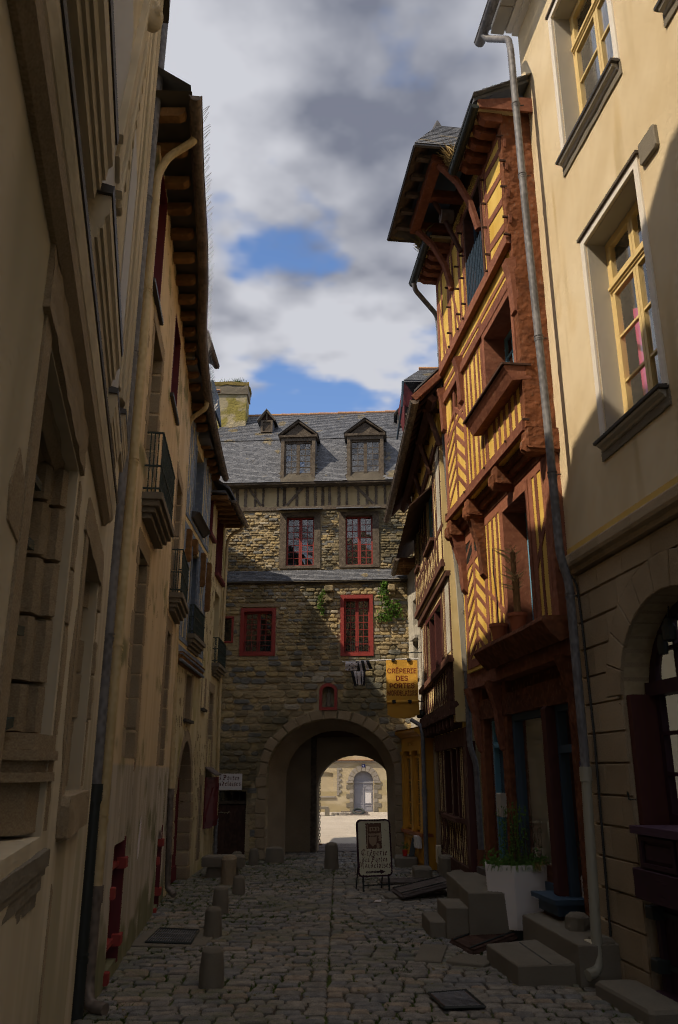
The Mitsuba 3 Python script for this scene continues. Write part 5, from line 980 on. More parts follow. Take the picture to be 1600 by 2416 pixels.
tiled('slates', houseO, slates(R2.P(SA - .3, 12.24, 1.06), R2.P(1.1, 12.24, 1.06), R2.P(SA - .3, 13.0, -.4), R2.P(1.1, 13.0, -.4), .16, .25, seed=11))
# hoist roof
k = key_of('hoist_roof', houseO); labels[k] = {'label': 'projecting hoist gable roof with an open timber frame beneath'}
C1, C2, CZ = .92, 3.52, 12.34
apx = 14.0; mid = (C1 + C2) / 2
A, B = R2.P(C1, CZ, 1.72), R2.P(C2, CZ, 1.72); A2, B2 = R2.P(C1, CZ, .45), R2.P(C2, CZ, .45); Q, Q2 = R2.P(mid, apx, .95), R2.P(mid, apx, -1.5)
for p in ([A, B, Q], [A, A2, Q2, Q], [B, B2, Q2, Q]): obj('roof_plane', thick(p, (0, 0, 1), .05), 'slate', k, uv=(.3, .5))
for sl in (slates(A + [0, 0, .05], A2 + [0, 0, .05], Q + [0, 0, .05], Q2 + [0, 0, .05], .15, .22, seed=21), ): tiled('slates', k, sl)
obj('finial', moved(lathe([(.12, -.12), (.07, .02), (.02, .12), (0, .14)], 6), *(Q + [0, 0, .04])), 'lead', k)
obj('soffit_boards', cat([thick([R2.P(C1, CZ, 1.70), R2.P(C2, CZ, 1.70), R2.P(C2 - .22, CZ + .30, 1.36), R2.P(C1 + .22, CZ + .30, 1.36)], (0, 0, 1), .03), thick([R2.P(C1, CZ, .5), R2.P(C1, CZ, 1.70), R2.P(C1 + .22, CZ + .30, 1.36), R2.P(C1 + .22, CZ + .30, .5)], (0, 0, 1), .03), thick([R2.P(C2, CZ, .5), R2.P(C2, CZ, 1.70), R2.P(C2 - .22, CZ + .30, 1.36), R2.P(C2 - .22, CZ + .30, .5)], (0, 0, 1), .03)]), 'wood_hatch', k, uv=(.1, .3))
obj('edge_board', cat([tube([A, B], .025, 4), tube([A, A2], .025, 4), tube([B, B2], .025, 4)]), 'lead', k)
for s in np.linspace(C1 + .35, C2 - .35, 5): obj('rafter', R2.map(cut([(s - .05, CZ + .02), (s + .05, CZ + .02), (s + .05, CZ + .10), (s - .05, CZ + .10)], 1.30, 1.62, .01)), 'wood_hatch', k, uv=(R.random() * .3, R.random()))
fb = lambda a, b, m='timber_red': obj('frame_beam', R2.map(bumpy(subdiv(blk(*a, *b, .015), .2), .006, 5, 2)), m, k, uv=(R.random() * .4, R.random()))
fb((1.16, 3.14, 12.24, 12.42), (1.18, 1.36)); fb((1.16, 1.32, 12.24, 12.42), (.4, 1.18)); fb((2.98, 3.14, 12.24, 12.42), (.4, 1.18)); fb((2.05, 2.22, 12.26, 12.42), (.4, 1.18))
for s in (1.24, 3.06):
    obj('curved_brace', R2.map(tube([(s, 11.0, .58), (s, 11.5, .70), (s, 11.95, .92), (s, 12.26, 1.22)], .07, 6)), 'timber_red', k, uv=(.2, .4))
obj('hoist_drum', R2.map(tube([(2.30, 12.05, .72), (2.30, 12.05, .95)], .13, 14)), 'wood_hatch', k, uv=(.3, .4)); obj('hoist_arm', R2.map(tube([(2.3, 11.3, .6), (2.3, 12.05, .9), (2.2, 12.3, 1.1)], .05, 6)), 'timber_brown', k, uv=(.2, .4))
obj('under_gable', R2.map(slab(rect(1.0, 3.3, 11.85, 12.9), D3 - .1, D3)), 'timber_brown', houseO, uv=(.2, .4))
def tuft(name, label, c, n, h, sp_, m, lean=1.0):
    pts = [(c[0] + R.gauss(0, sp_[0]), c[1] + R.gauss(0, sp_[1]), c[2] + R.uniform(-.02, .02)) for _ in range(n)]; return tag(obj(name, blades(pts, h * .4, h, .004, 3, lean), m), label, 'grass')
P = R2.P(1.02, 12.14, 1.05); kk = tuft('grass_tuft', 'dry straw coloured grass hanging over the end of the gutter by the hoist roof', P, 90, .26, (.02, .09), 'straw', 1.2)
P = R2.P(3.35, 12.12, 1.06); tuft('grass_tuft', 'green and dry weeds growing in the gutter below the hoist roof', P, 120, .24, (.03, .12), 'leaf_dry', 1.2)
# ground floor shop front and doors
k = key_of('shop_window', houseO); labels[k] = {'label': 'large shop window reflecting the street, framed in dark blue'}
obj('frame', R2.map(slab(rect(1.10, 2.92, .62, 3.08).difference(rect(1.22, 2.82, .74, 2.98)), -.16, -.02)), 'blue_dark', k)
pane(k, R2, 1.2, 2.84, .72, 3.0, -.09, 'glass', .004); obj('blind', R2.map(blk(1.16, 2.86, .70, 3.02, -.24, -.22)), 'blind', k)
obj('ledge', R2.map(cat([blk(.72, 1.62, .60, .66, -.2, .30, .012), blk(.80, 1.50, .46, .60, -.2, .24, .01)])), 'blue_dark', k); obj('ledge_base', R2.map(blk(.86, 1.48, .18, .47, -.2, .18, .01)), 'wood_dark', k, uv=(.4, .4))
obj('post', R2.map(bumpy(subdiv(blk(1.04, 1.22, .64, 3.08, -.12, .12, .03), .15), .006, 6, 2)), 'dark_red', k)
k = key_of('glass_door', houseO); labels[k] = {'label': 'narrow glazed shop door in a blue frame'}
obj('frame', R2.map(slab(rect(.36, 1.04, .40, 3.08).difference(unary_union([rect(.46, .95, .46, 2.45), rect(.46, .95, 2.55, 3.0)])), -.14, -.02)), 'blue_dark', k); pane(k, R2, .44, .97, .44, 2.47, -.08); pane(k, R2, .44, .97, 2.53, 3.02, -.08); obj('interior', R2.map(slab(rect(.3, 1.1, .3, 3.1), -.30, -.29)), 'blind', k)
obj('planter_inside', R2.map(blk(.48, .92, .42, .92, -.27, -.14, .02)), 'planter_white', k)
obj('plant_inside', leaf_cloud(np.array([R2.P(.7 + R.gauss(0, .1), 1.05 + abs(R.gauss(0, .16)), -.17) for _ in range(70)]), .14, 4), 'leaf_dark', k)
k = key_of('door', houseO); labels[k] = {'label': 'blue boarded house door with a small transom window'}
obj('frame', R2.map(slab(rect(3.40, 4.16, .62, 3.08).difference(unary_union([rect(3.47, 4.09, .70, 2.60), rect(3.50, 4.06, 2.68, 3.02)])), -.20, -.06)), 'blue_paint', k)
for x in np.linspace(3.48, 4.08, 6)[:-1]: obj('board', R2.map(blk(x + .003, x + .117, .72, 2.58, -.19, -.15 + R.uniform(0, .004), .006)), 'blue_dark', k)
for a, b in ((3.50, 3.77), (3.79, 4.06)): pane(k, R2, a, b, 2.68, 3.02, -.14)
obj('transom_bars', R2.map(cat([blk(3.77, 3.79, 2.68, 3.02, -.16, -.12), blk(3.5, 4.06, 2.83, 2.85, -.158, -.122)])), 'blue_paint', k); obj('handle', R2.map(tube([(3.56, 1.62, -.14), (3.56, 1.62, -.08), (3.66, 1.62, -.08)], .014, 6)), 'iron', k); obj('knocker', R2.map(tube([(3.72 + .04 * math.cos(t), 2.0 + .05 * math.sin(t), -.13) for t in np.linspace(0, 6.0, 10)], .009, 5)), 'iron', k)
obj('inside', R2.map(slab(rect(3.4, 4.2, .6, 3.1), -.31, -.30)), 'dark_room', k)
tag(obj('letter_box', R2.map(blk(3.22, 3.46, 1.52, 1.88, .05, .15, .012)), 'grey_paint'), 'grey letter box on the post beside the blue house door', 'letter box')
downpipe('downpipe', [tuple(R2.P(4.40, 11.98, 1.02)), tuple(R2.P(4.46, 11.85, .98)), (2.10, 15.4, 11.55), (2.13, 15.4, 11.2), (2.14, 15.4, 10.1), (2.06, 15.42, 9.75), (2.13, 15.42, 9.35), (2.20, 15.4, 7.2), (2.32, 15.4, 5.6), (2.385, 15.4, 5.3), (2.375, 15.4, 2.65), (2.47, 15.4, 2.35), (2.49, 15.4, .95), (2.45, 15.38, .35)], .052, 'zinc', 'dark grey downpipe with bends between the orange and the brown timbered house', (10.6, 8.3, 6.4, 5.1, 3.6, 2.2), (.85, 'rust', .062))
obj('party_strip', cat(thick([(2.30, 15.35, 4.0), (2.36, 15.75, 4.0), (2.16, 15.75, 9.6), (2.14, 15.35, 9.6)], (1, 0, 0), .3)), 'infill_grey', houseO)
# cactus pots on the sill
for (s, hh, lab) in ((1.05, 1.15, 'terracotta pot with a tall ringed cactus stem tied with string'), (1.95, 1.5, 'terracotta pot with a thin bare twig leaning on the red wall')):
    k = thing('plant_pot', lab, 'plant pot'); p = R2.P(s, 4.10, .42); obj('pot', moved(lathe([(0, 0), (.09, 0), (.13, .22), (.145, .22), (.145, .27), (.125, .27), (.115, .22), (0, .22)], 18), *p), 'terracotta', k, smooth=35)
    if hh < 1.3:
        for dx, h in ((.03, 1.0), (-.05, .62)):
            pr = [(.035 + .006 * (i % 2), .2 + h * i / 40) for i in range(40)] + [(.0, .22 + h)]; obj('stem', moved(lathe([(0, .2)] + pr, 10), *(p + R2.t * dx)), 'rafter', k, smooth=60, uv=(.9, .6))
            q = p + R2.t * dx + np.array([0, 0, .2 + h]); obj('dry_strands', blades([tuple(q + [R.gauss(0, .02), R.gauss(0, .02), R.uniform(-.25, 0)]) for _ in range(26)], .06, .18, .004, 1, 2.5), 'straw', k)
    else: obj('twig', tube([p + [0, 0, .2], p + [.01, .03, .7], p + [-.02, .06, 1.1], p + [.0, .10, 1.5]], .011, 5), 'wood_dark', k, uv=(.6, .6))

# ---------------------------------------------------------------- brown half-timbered house
houseB = thing('brown_timber_house', 'half-timbered house with dark brown crossed beams, cream panels and bright blue windows', 'house')
B1_, B2_ = .24, .34; SE = 5.45
opg, opb1, opb2 = (1.30, 3.20, 1.34, 2.66), (1.35, 4.05, 4.35, 5.62), (1.30, 2.55, 7.05, 8.35)
obj('ground_infill', R3.map(slab(rect(.0, 4.6, -.1, 3.0).difference(rect(*opg)), -.25, 0)), 'infill_cream', houseB)
obj('first_infill', R3.map(slab(rect(-.1, SE, 3.1, 6.1).difference(rect(*opb1)), -.2, B1_)), 'infill_cream', houseB)
obj('second_infill', R3.map(slab(rect(-.1, SE, 6.0, 9.2).difference(unary_union([rect(*opb2), rect(4.3, 4.95, 7.2, 8.3)])), -.2, B2_)), 'infill_cream', houseB)
each('grey_panel', R3, [blk(.10, .62, 4.45, 5.9, B1_, B1_ + .012), blk(.08, .60, 6.9, 8.9, B2_, B2_ + .012), blk(4.98, 5.4, 4.2, 5.7, B1_, B1_ + .012)], 'infill_grey', houseB)
obj('inside', R3.map(blk(0, 5.3, 0, 9, -1.4, -.26)), 'dark_room', houseB)
def TBn(a, b, w=.07, d=.03, base=0.0): return obj('timber', R3.map(beam(a, b, w * .8 if w < .08 else w, base - .02, base + (d * .35 if d < .045 else d), .004, .008)), 'timber_brown', houseB, uv=(R.random(), R.random()))
TBn((-.05, .40), (4.6, .34), .26, .06); TBn((0, 1.30), (4.5, 1.30), .09, .05); TBn((-.1, 2.84), (4.7, 2.84), .34, .08)
for s in (.10, .62, 1.22, 2.28, 3.28, 3.95, 4.5): TBn((s, .5), (s, 2.7), .11, .04)
for s in (.36, .82, 1.02, 3.55, 3.75, 4.2): TBn((s, .5), (s + R.uniform(-.06, .06), 2.7), .06)
for s in np.arange(1.3, 4.3, .34): TBn((s, .5), (s + .34, 1.26), .055); TBn((s + .34, .5), (s, 1.26), .055, .034)
obj('post', R3.map(blk(-.12, .22, .1, 2.75, -.1, .07, .015)), 'dark_red', houseB)
mullioned(houseB, R3, *opg, -.12, 1, 2, 'blue_paint', .024, .05, 2, 'window', 'ground floor window with blue casements behind a dark red post', room=.12)
each('window_post', R3, [blk(2.12, 2.34, 1.34, 2.66, -.14, .03, .01), blk(1.22, 1.34, 1.3, 2.7, -.14, .05, .01), blk(3.16, 3.32, 1.3, 2.7, -.14, .05, .01)], 'dark_red', houseB); obj('sill', R3.map(blk(1.2, 3.4, 1.26, 1.34, -.1, .14, .01)), 'timber_brown', houseB, uv=(.8, .5))
# first floor with its joists
obj('jetty_beam', R3.map(bumpy(subdiv(blk(-.1, SE + .05, 3.22, 3.48, -.1, B1_ + .10, .02), .2), .016, 5, 3)), 'timber_brown', houseB, uv=(.3, .2))
for s in np.arange(.15, SE, .55): obj('joist', R3.map(stone(s, s + .20, 3.00, 3.22, -.1, B1_ + .06, .03, .3)), 'timber_brown', houseB, uv=(R.random() * .4, R.random()))
obj('joist_infill', R3.map(blk(0, SE, 3.0, 3.2, -.1, .08)), 'infill_yellow', houseB)
TBn((-.1, 4.28), (SE, 4.14), .13, .10, B1_); TBn((-.1, 6.0), (SE + .02, 5.92), .20, .08, B1_)
for s in (-.02, .68, 1.20, 4.16, 4.6, 5.38): TBn((s, 3.45), (s, 5.95), .11, .04, B1_)
for s in (.90, 1.06, 4.32, 4.48, 4.78, 4.95): TBn((s, 4.3), (s + R.uniform(-.04, .04), 5.9), .06, .03, B1_)
for s in np.arange(.70, 5.2, .42): TBn((s, 3.5), (s + .40, 4.18), .055, .03, B1_); TBn((s + .40, 3.5), (s, 4.18), .055, .034, B1_); TBn((s + .2, 3.5), (s + .2, 4.2), .05, .026, B1_)
for s in np.arange(.08, .62, .13): TBn((s, 3.5), (s, 4.25), .07, .05, B1_)
obj('window_case', R3.map(cat([slab(rect(1.25, 4.15, 4.27, 5.72).difference(rect(*opb1)), -.05, B1_ + .02), blk(2.3, 2.46, 4.35, 5.62, -.02, B1_ + .015, .01), blk(3.35, 3.47, 4.35, 5.62, -.02, B1_ + .015, .01)])), 'dark_red', houseB)
mullioned(houseB, R3, *opb1, .13, 1, 3, 'blue_paint', .024, .05, 3, 'window', 'first floor window with bright blue casements set deep in a dark red frame', room=.25)
# second floor
TBn((-.1, 6.16), (SE, 6.10), .14, .06, B2_); TBn((-.1, 6.95), (SE, 6.92), .09, .04, B2_); TBn((-.1, 8.85), (SE, 8.60), .2, .06, B2_)
for s in (.02, .68, 1.20, 2.66, 3.3, 4.2, 5.05, 5.38): TBn((s, 6.2), (s, 8.8), .10, .04, B2_)
for s in np.arange(.72, 5.2, .30): TBn((s, 6.22), (s + .30, 6.9), .05, .03, B2_); TBn((s + .30, 6.22), (s, 6.9), .05, .034, B2_)
for s in (.9, 2.84, 3.02, 3.5, 3.74, 3.98): TBn((s, 6.98), (s + R.uniform(-.05, .05), 8.7), .055, .03, B2_)
for a, b in (((2.75, 8.6), (3.25, 7.0)), ((3.4, 7.0), (4.1, 8.6)), ((.75, 7.0), (1.15, 8.6))): TBn(a, b, .06, .034, B2_)
mullioned(houseB, R3, *opb2, B2_ - .04, 1, 3, 'blue_paint', .022, .05, 2, 'window', 'bright blue casement window of the second floor standing ajar', room=.25); obj('sill', R3.map(blk(1.2, 2.7, 6.98, 7.05, .1, B2_ + .10, .01)), 'timber_brown', houseB, uv=(.3, .3))
mullioned(houseB, R3, 4.3, 4.95, 7.2, 8.3, B2_ - .04, 1, 3, 'blue_paint', .02, .04, 1, 'window', 'narrow light blue window near the far end of the second floor', room=.25); obj('sill', R3.map(blk(4.25, 5.0, 7.13, 7.2, .1, B2_ + .08, .01)), 'timber_brown', houseB, uv=(.3, .3))
# deep eaves on struts
near, farp = np.array([1.50, 14.72, 9.22]), np.array([1.355, 22.1, 9.0]); ed = lambda u: near + (farp - near) * u
gutter(houseB, [tuple(near), tuple(ed(.5) + [0, 0, -.03]), tuple(farp)], .085, 'zinc_brown', .5)
wt = lambda u, z: np.array([2.1 - .02 * u, 14.9 + 7.0 * u, z])
obj('soffit', thick([near + [.06, 0, .10], farp + [.06, 0, .08], np.array([2.3, 22.1, 10.0]), np.array([2.3, 14.72, 10.2])], (.3, 0, 1), .05), 'wood_dark', houseB, uv=(.2, .2))
for u in np.linspace(.02, .98, 22): a = ed(u) + [.10, 0, .08]; obj('rafter', tube([a, a + np.array([.75, 0, .82])], .045, 4), 'timber_brown', houseB, uv=(R.random() * .4, R.random()))
obj('wall_plate', tube([(1.86, 14.8, 9.30), (1.80, 21.6, 9.15)], .10, 4), 'timber_brown', houseB, uv=(.2, .4))
for y in (15.3, 17.0, 18.8, 20.6): obj('strut', cat(tube([(2.04, y, 8.5), (1.82, y, 9.25)], .06, 4), tube([(2.06, y, 9.25), (1.72, y, 9.28)], .055, 4)), 'timber_brown', houseB, uv=(R.random(), R.random()))
obj('upper_infill', thick([(2.02, 15.3, 8.8), (2.0, 21.2, 8.7), (2.0, 21.2, 9.9), (2.02, 15.3, 9.9)], (1, 0, 0), .1), 'infill_yellow', houseB)
obj('roof', thick([near + [-.02, -.02, .16], farp + [-.02, .3, .14], np.array([5.2, 22.4, 13.0]), np.array([5.2, 14.7, 13.2])], (.3, 0, 1), .06), 'slate', houseB, uv=(.3, .4)); obj('barge_board', cat(beam((1.48, 9.26), (2.3, 10.05), .14, -14.74, -14.70)).apply_transform(np.array([[1, 0, 0, 0], [0, 0, -1, 0], [0, 1, 0, 0], [0, 0, 0, 1.0]])), 'timber_red', houseB, uv=(.3, .4))
k = key_of('roof_dormer', houseB); labels[k] = {'label': 'hipped slate roof dormer with a dark red board under its overhang'}
obj('body', box(1.98, 3.4, 18.6, 20.2, 9.6, 11.5), 'slate', k, uv=(.15, .4))
for z in (11.05, 11.2, 11.36): obj('slate_course', box(1.97, 3.4, 18.58, 18.6, z - .07, z + .06, .004), 'slate', k, uv=(R.random() * .4, R.random()))
r0, r1, r2, r3 = np.array([1.62, 18.45, 11.5]), np.array([3.2, 18.45, 11.5]), np.array([1.62, 20.3, 11.5]), np.array([3.2, 20.3, 11.5]); t0, t1 = np.array([2.15, 19.3, 12.25]), np.array([3.2, 19.3, 12.25])
for p in ([r0, r1, t1, t0], [r2, r3, t1, t0], [r0, r2, t0]): obj('roof_plane', thick(p, (0, 0, 1), .04), 'slate', k, uv=(.5, .5))
tiled('slates', k, slates(r0 + [0, 0, .04], r1 + [0, 0, .04], t0 + [0, 0, .04], t1 + [0, 0, .04], .10, .24, seed=31)); obj('ridge', tube([t0 + [-.05, 0, .05], t1 + [0, 0, .05]], .06, 8), 'tile_ridge', k)
obj('red_board', cat(thick([(1.64, 18.46, 11.48), (1.97, 18.62, 11.1), (1.97, 18.62, 10.75), (1.60, 18.5, 10.9)], (0, 1, 0), .03), thick([(1.60, 18.46, 11.48), (1.60, 20.2, 11.48), (1.75, 20.2, 10.7), (1.62, 18.5, 10.9)], (1, 0, 0), .03)), 'wine_paint', k); obj('edge', tube([(1.60, 18.45, 11.52), (1.56, 18.5, 10.86), (1.56, 20.2, 10.7)], .03, 5), 'blue_dark', k)
tag(obj('wall_lamp', cat(moved(lathe([(0, .17), (.08, .17), (.085, .0), (.06, -.02), (0, -.02)], 12), *(R3.P(5.35, 3.52, .34))), tube([R3.P(5.3, 3.6, .34), R3.P(5.0, 3.6, .24)], .03, 6), moved(lathe([(0, .05), (.05, .04), (.05, -.04), (0, -.05)], 10), *(R3.P(5.05, 3.6, .30)))), 'iron', smooth=40), 'black spotlight under the jetty of the brown timbered house', 'lamp')
each('plinth', None, [moved(stone(-.35, .35, -.22, .22, -.05, .42, .04, .3), *R3.P(.9, 0, .06), rz=1.55), moved(stone(-.3, .3, -.2, .2, -.05, .5, .04, .3), *R3.P(3.0, 0, .04), rz=1.6)], 'stone_step', houseB)
tag(obj('corner_stone', R3.map(bumpy(subdiv(stone(4.62, 5.4, -.05, 2.95, -.3, .06, .03, .12), .2), .01, 4, 3)), 'granite', uv=(.3, .4)), 'tall rounded granite corner pillar between the brown house and the yellow shop', 'pillar')

# ---------------------------------------------------------------- grey house with the yellow shop front
R4 = Frame((2.14, 21.25), (1.96, 22.98), -1); R4s = Frame((2.05, 20.95), (1.72, 22.9), -1)
houseG = thing('grey_house', 'narrow pale grey house squeezed between the brown house and the tower, above a yellow shop', 'house')
obj('wall', R4.map(slab(rect(-.1, 1.8, -.1, 7.9).difference(unary_union([rect(.42, 1.05, 4.6, 5.6), rect(.5, 1.0, 6.0, 6.7)])), -.3, .0)), 'infill_grey', houseG)
plain_window(houseG, R4, .42, 1.05, 4.6, 5.6, 'grey_paint', label='small grey window above the shop', leaves=1); plain_window(houseG, R4, .5, 1.0, 6.0, 6.7, 'grey_paint', leaves=1); obj('sill', R4.map(cat([blk(.36, 1.1, 4.54, 4.6, -.1, .07), blk(.36, 1.1, 5.6, 5.68, -.1, .09)])), 'grey_paint', houseG)
obj('roof', thick([(1.55, 17.2, 7.80), (1.55, 22.9, 7.72), (2.4, 22.9, 8.5), (2.4, 17.2, 8.6)], (.3, 0, 1), .05), 'wood_dark', houseG, uv=(.2, .3))
for y in np.arange(21.35, 22.8, .26): obj('rafter_end', box(1.62, 2.1, y, y + .12, 7.58, 7.72, .01), 'rafter', houseG, uv=(R.random(), R.random()))
gutter(houseG, [(1.55, 21.2, 7.66), (1.56, 22.8, 7.60)], .065, 'zinc_brown', .5)
shop = thing('shop_front', 'bright yellow wooden shop front with small paned windows beside the archway', 'shop front')
obj('base', R4s.map(blk(-.05, 1.95, .0, .72, -.4, .02, .01)), 'shop_yellow', shop)
obj('fascia', R4s.map(blk(-.05, 1.95, 2.72, 3.06, -.4, .04, .01)), 'shop_yellow', shop)
obj('cornice', cat(hprof(R4s, [(-.4, 3.06), (.06, 3.06), (.10, 3.10), (.20, 3.16), (.22, 3.20), (.20, 3.24), (-.4, 3.34)], -.08, 1.98)), 'shop_yellow', shop); obj('roof_strip', hprof(R4s, [(-.4, 3.34), (.22, 3.242), (.24, 3.25), (-.4, 3.37)], -.1, 2.0), 'timber_worn', shop, uv=(.4, .4))
for s0, s1 in ((-.05, .16), (.86, .98), (1.78, 1.95)): obj('pilaster', R4s.map(cat([blk(s0, s1, .72, 2.72, -.2, .05, .012), blk(s0 - .02, s1 + .02, 2.62, 2.72, -.2, .08, .012), blk(s0 - .01, s1 + .01, .74, .86, -.2, .07, .012)])), 'shop_yellow', shop)
obj('sill_rail', R4s.map(cat([blk(-.08, 1.97, .72, .80, -.2, .10, .015)])), 'shop_orange', shop)
for s0, s1 in ((-.01, .42), (.46, .88), (.92, 1.36), (1.40, 1.84)): obj('panel', R4s.map(cat([slab(rect(s0, s1, .12, .68).difference(rect(s0 + .05, s1 - .05, .17, .63)), .015, .045)])), 'shop_yellow', shop)
for i, (s0, s1) in enumerate(((.16, .86), (.98, 1.78))):
    k = mullioned(shop, R4s, s0, s1, .84, 2.6, -.02, 2, 3, 'shop_yellow', .024, .055, 1, 'window', None, room=.2); obj('screen', R4s.map(cat([blk(x, x + .03, .9, 2.55, -.16, -.14) for x in np.arange(s0 + .08, s1 - .06, .07)])), 'shop_orange', k)
obj('side', R4s.map(blk(-.06, -.03, 0, 3.2, -.5, .02)), 'shop_yellow', shop)
lt = meshkit.text_mesh('CREPERIE', .10, .006); lt.apply_translation([-lt.bounds[:, 0].mean(), 0, 0]); lt = moved(lt, sc=1.0); v = np.asarray(lt.vertices); lt = trimesh.Trimesh(np.c_[.95 - v[:, 0], v[:, 1] + 2.84, v[:, 2] + .04], lt.faces, process=False)
obj('faint_lettering', R4s.map(lt), 'banner_dark', shop)
downpipe('downpipe', [(1.80, 21.0, 3.45), (2.03, 20.85, 3.30), (2.06, 20.8, 3.1), (2.06, 20.8, .35), (2.06, 20.8, .1)], .05, 'zinc', 'grey downpipe covered in scraps of paper between the yellow shop and the stone pillar', (2.9, 1.9), (1.75, 'zinc', .056))
tag(obj('letter_box', R4s.map(cat([blk(.10, .40, .46, .74, .05, .17, .012)])), 'plastic_white'), 'white letter box hanging on the front of the yellow shop', 'letter box')

# ---------------------------------------------------------------- lettering with a broad pen (black letter)
def pen(strokes, h, slant=.7, nib=.12):
    """Strokes in a unit letter box drawn with a broad nib held at an angle: a shapely shape."""
    nx, ny = nib / 2 * math.cos(slant), nib / 2 * math.sin(slant); out = []
    for st in strokes:
        for (x0, y0), (x1, y1) in zip(st, st[1:]):
            out.append(sg.MultiPoint([(x0 - nx, y0 - ny), (x0 + nx, y0 + ny), (x1 - nx, y1 - ny), (x1 + nx, y1 + ny)]).convex_hull.buffer(.012))
    return unary_union(out)
BL = {'C': (.78, [[(.66, .86), (.40, .98), (.12, .74), (.12, .28), (.34, .04), (.66, .18)], [(.36, .92), (.36, .12)], [(.66, .86), (.70, .70)]]),
      'P': (.80, [[(.05, .92), (.22, .98), (.24, .10), (.10, -.08)], [(.24, .92), (.52, .98), (.68, .80), (.64, .52), (.40, .40), (.26, .50)], [(.44, .94), (.44, .46)], [(.0, .12), (.34, .06)]]),
      'M': (1.06, [[(.04, .86), (.20, .96), (.20, .10), (.06, .02)], [(.20, .9), (.42, .98), (.52, .80), (.50, .06)], [(.52, .88), (.74, .98), (.88, .78), (.86, .10), (.98, .02)]]),
      'r': (.40, [[(.06, .56), (.16, .62), (.16, .06), (.24, .0)], [(.18, .54), (.32, .62)]]), 'e': (.46, [[(.12, .12), (.10, .46), (.26, .62), (.38, .46), (.12, .32)], [(.10, .14), (.26, .0), (.40, .10)]]),
      'p': (.50, [[(.06, .58), (.14, .62), (.14, -.22)], [(.16, .54), (.34, .62), (.40, .48), (.38, .10), (.26, .0), (.15, .08)]]), 'i': (.26, [[(.06, .56), (.14, .62), (.14, .06), (.22, .0)], [(.12, .80), (.17, .84)]]),
      'd': (.50, [[(.14, .90), (.38, .56), (.40, .12), (.26, .0), (.10, .12), (.10, .46), (.30, .60)]]), 's': (.42, [[(.36, .56), (.22, .62), (.10, .46), (.34, .24), (.32, .06), (.18, .0), (.06, .08)]]),
      'o': (.48, [[(.24, .62), (.10, .48), (.10, .12), (.24, .0), (.38, .12), (.38, .48), (.24, .62)]]), 't': (.34, [[(.16, .82), (.15, .08), (.26, .0)], [(.04, .58), (.30, .60)]]), 'l': (.26, [[(.06, .90), (.14, .96), (.14, .06), (.22, .0)]]),
      'a': (.48, [[(.10, .56), (.26, .62), (.36, .52), (.36, .06), (.44, .0)], [(.34, .34), (.12, .30), (.10, .08), (.20, .0), (.36, .10)]])}
BL['ê'] = (BL['e'][0], BL['e'][1] + [[(.14, .76), (.26, .90)], [(.26, .90), (.38, .76)]])
def black_letter(text, h, centre, y, nib=.12):
    x, out = 0.0, []
    for c in text:
        if c == ' ': x += .30; continue
        w, st = BL[c]; out.append((x, pen(st, h, nib=nib))); x += w * 1.12 + .07
    from shapely import affinity
    return unary_union([affinity.translate(affinity.scale(affinity.translate(g, dx, 0), h, h, origin=(0, 0)), centre - x * h / 2, y) for dx, g in out])
def print_on(fr, shape, d, m, parent, name='lettering'): obj(name, fr.map(slab(shape, d - .002, d + .002)), m, parent)

# sign over the garage door
k = thing('sign_board', 'white board lettered in black letter over the wooden garage door', 'sign')
obj('board', TW.map(blk(.16, .98, 1.74, 2.16, .03, .05)), 'sign_white', k)
print_on(TW, unary_union([black_letter('des Portes', .125, .56, 2.00, .14), black_letter('Mordelaises', .125, .55, 1.85, .14)]), .052, 'sign_ink', k)
# sandwich board
k = thing('sandwich_board', 'cream pavement board with a street picture and black letter lettering on dark metal legs', 'sign')
SB = Frame((.40, 17.20), (1.04, 17.42), -1); Ls = SB.L
rr = sg.box(.0, .28, Ls, 1.28).buffer(-.07).buffer(.07)
tilt = lambda m: trimesh.Trimesh(np.asarray(m.vertices) + SB.n * -(np.asarray(m.vertices)[:, 2:3] * .10), m.faces, process=False)
def sb(name, m, mat, **kw): obj(name, tilt(SB.map(m)), mat, k, **kw)
sb('panel', slab(rr, -.012, .012), 'sign_cream'); sb('frame', slab(rr.buffer(.022).difference(rr.buffer(-.006)), -.02, .022), 'purple')
for x in (.08, Ls - .06): sb('leg', blk(x - .014, x + .014, 0, .30, -.014, .014), 'iron'); obj('rear_leg', tube([SB.P(x, 1.1, -.13), SB.P(x, 0, -.42)], .014, 6), 'iron', k)
sb('cross_rail', blk(.08, Ls - .06, .10, .122, -.01, .01), 'iron')
sb('picture', slab(rect(.17, .50, .76, 1.23), .011, .0145), 'photo_brown')
pic = unary_union([rect(.25, .46, 1.08, 1.16), rect(.22, .47, 1.0, 1.04), poly((.22, .98), (.40, .98), (.38, .84), (.30, .80), (.24, .86)), arch_poly(.385, .45, .77, .82, .86, 6), rect(.44, .49, .9, 1.05), poly((.18, .78), (.2, 1.2), (.215, 1.2), (.205, .78))])
pic = pic.difference(unary_union([rect(x, x + .03, 1.095, 1.145) for x in (.28, .335, .40)]))
sb('picture_print', slab(pic, .0145, .0165), 'photo_pale')
sb('lettering', slab(unary_union([black_letter('Crêperie', .12, Ls / 2, .635, .115), black_letter('des Portes', .095, Ls / 2, .525, .12), black_letter('Mordelaises', .105, Ls / 2, .415, .12)]), .011, .015), 'sign_ink')
sb('arrow', slab(poly((.14, .322), (.44, .326), (.44, .30), (.56, .345), (.44, .385), (.44, .362), (.14, .358)), .011, .0145), 'purple')
n = meshkit.text_mesh('Tel. 02 99 30 57 40', .016, .002, bold=False); n.apply_translation([.155, .334, .0145]); sb('number', n, 'sign_cream')
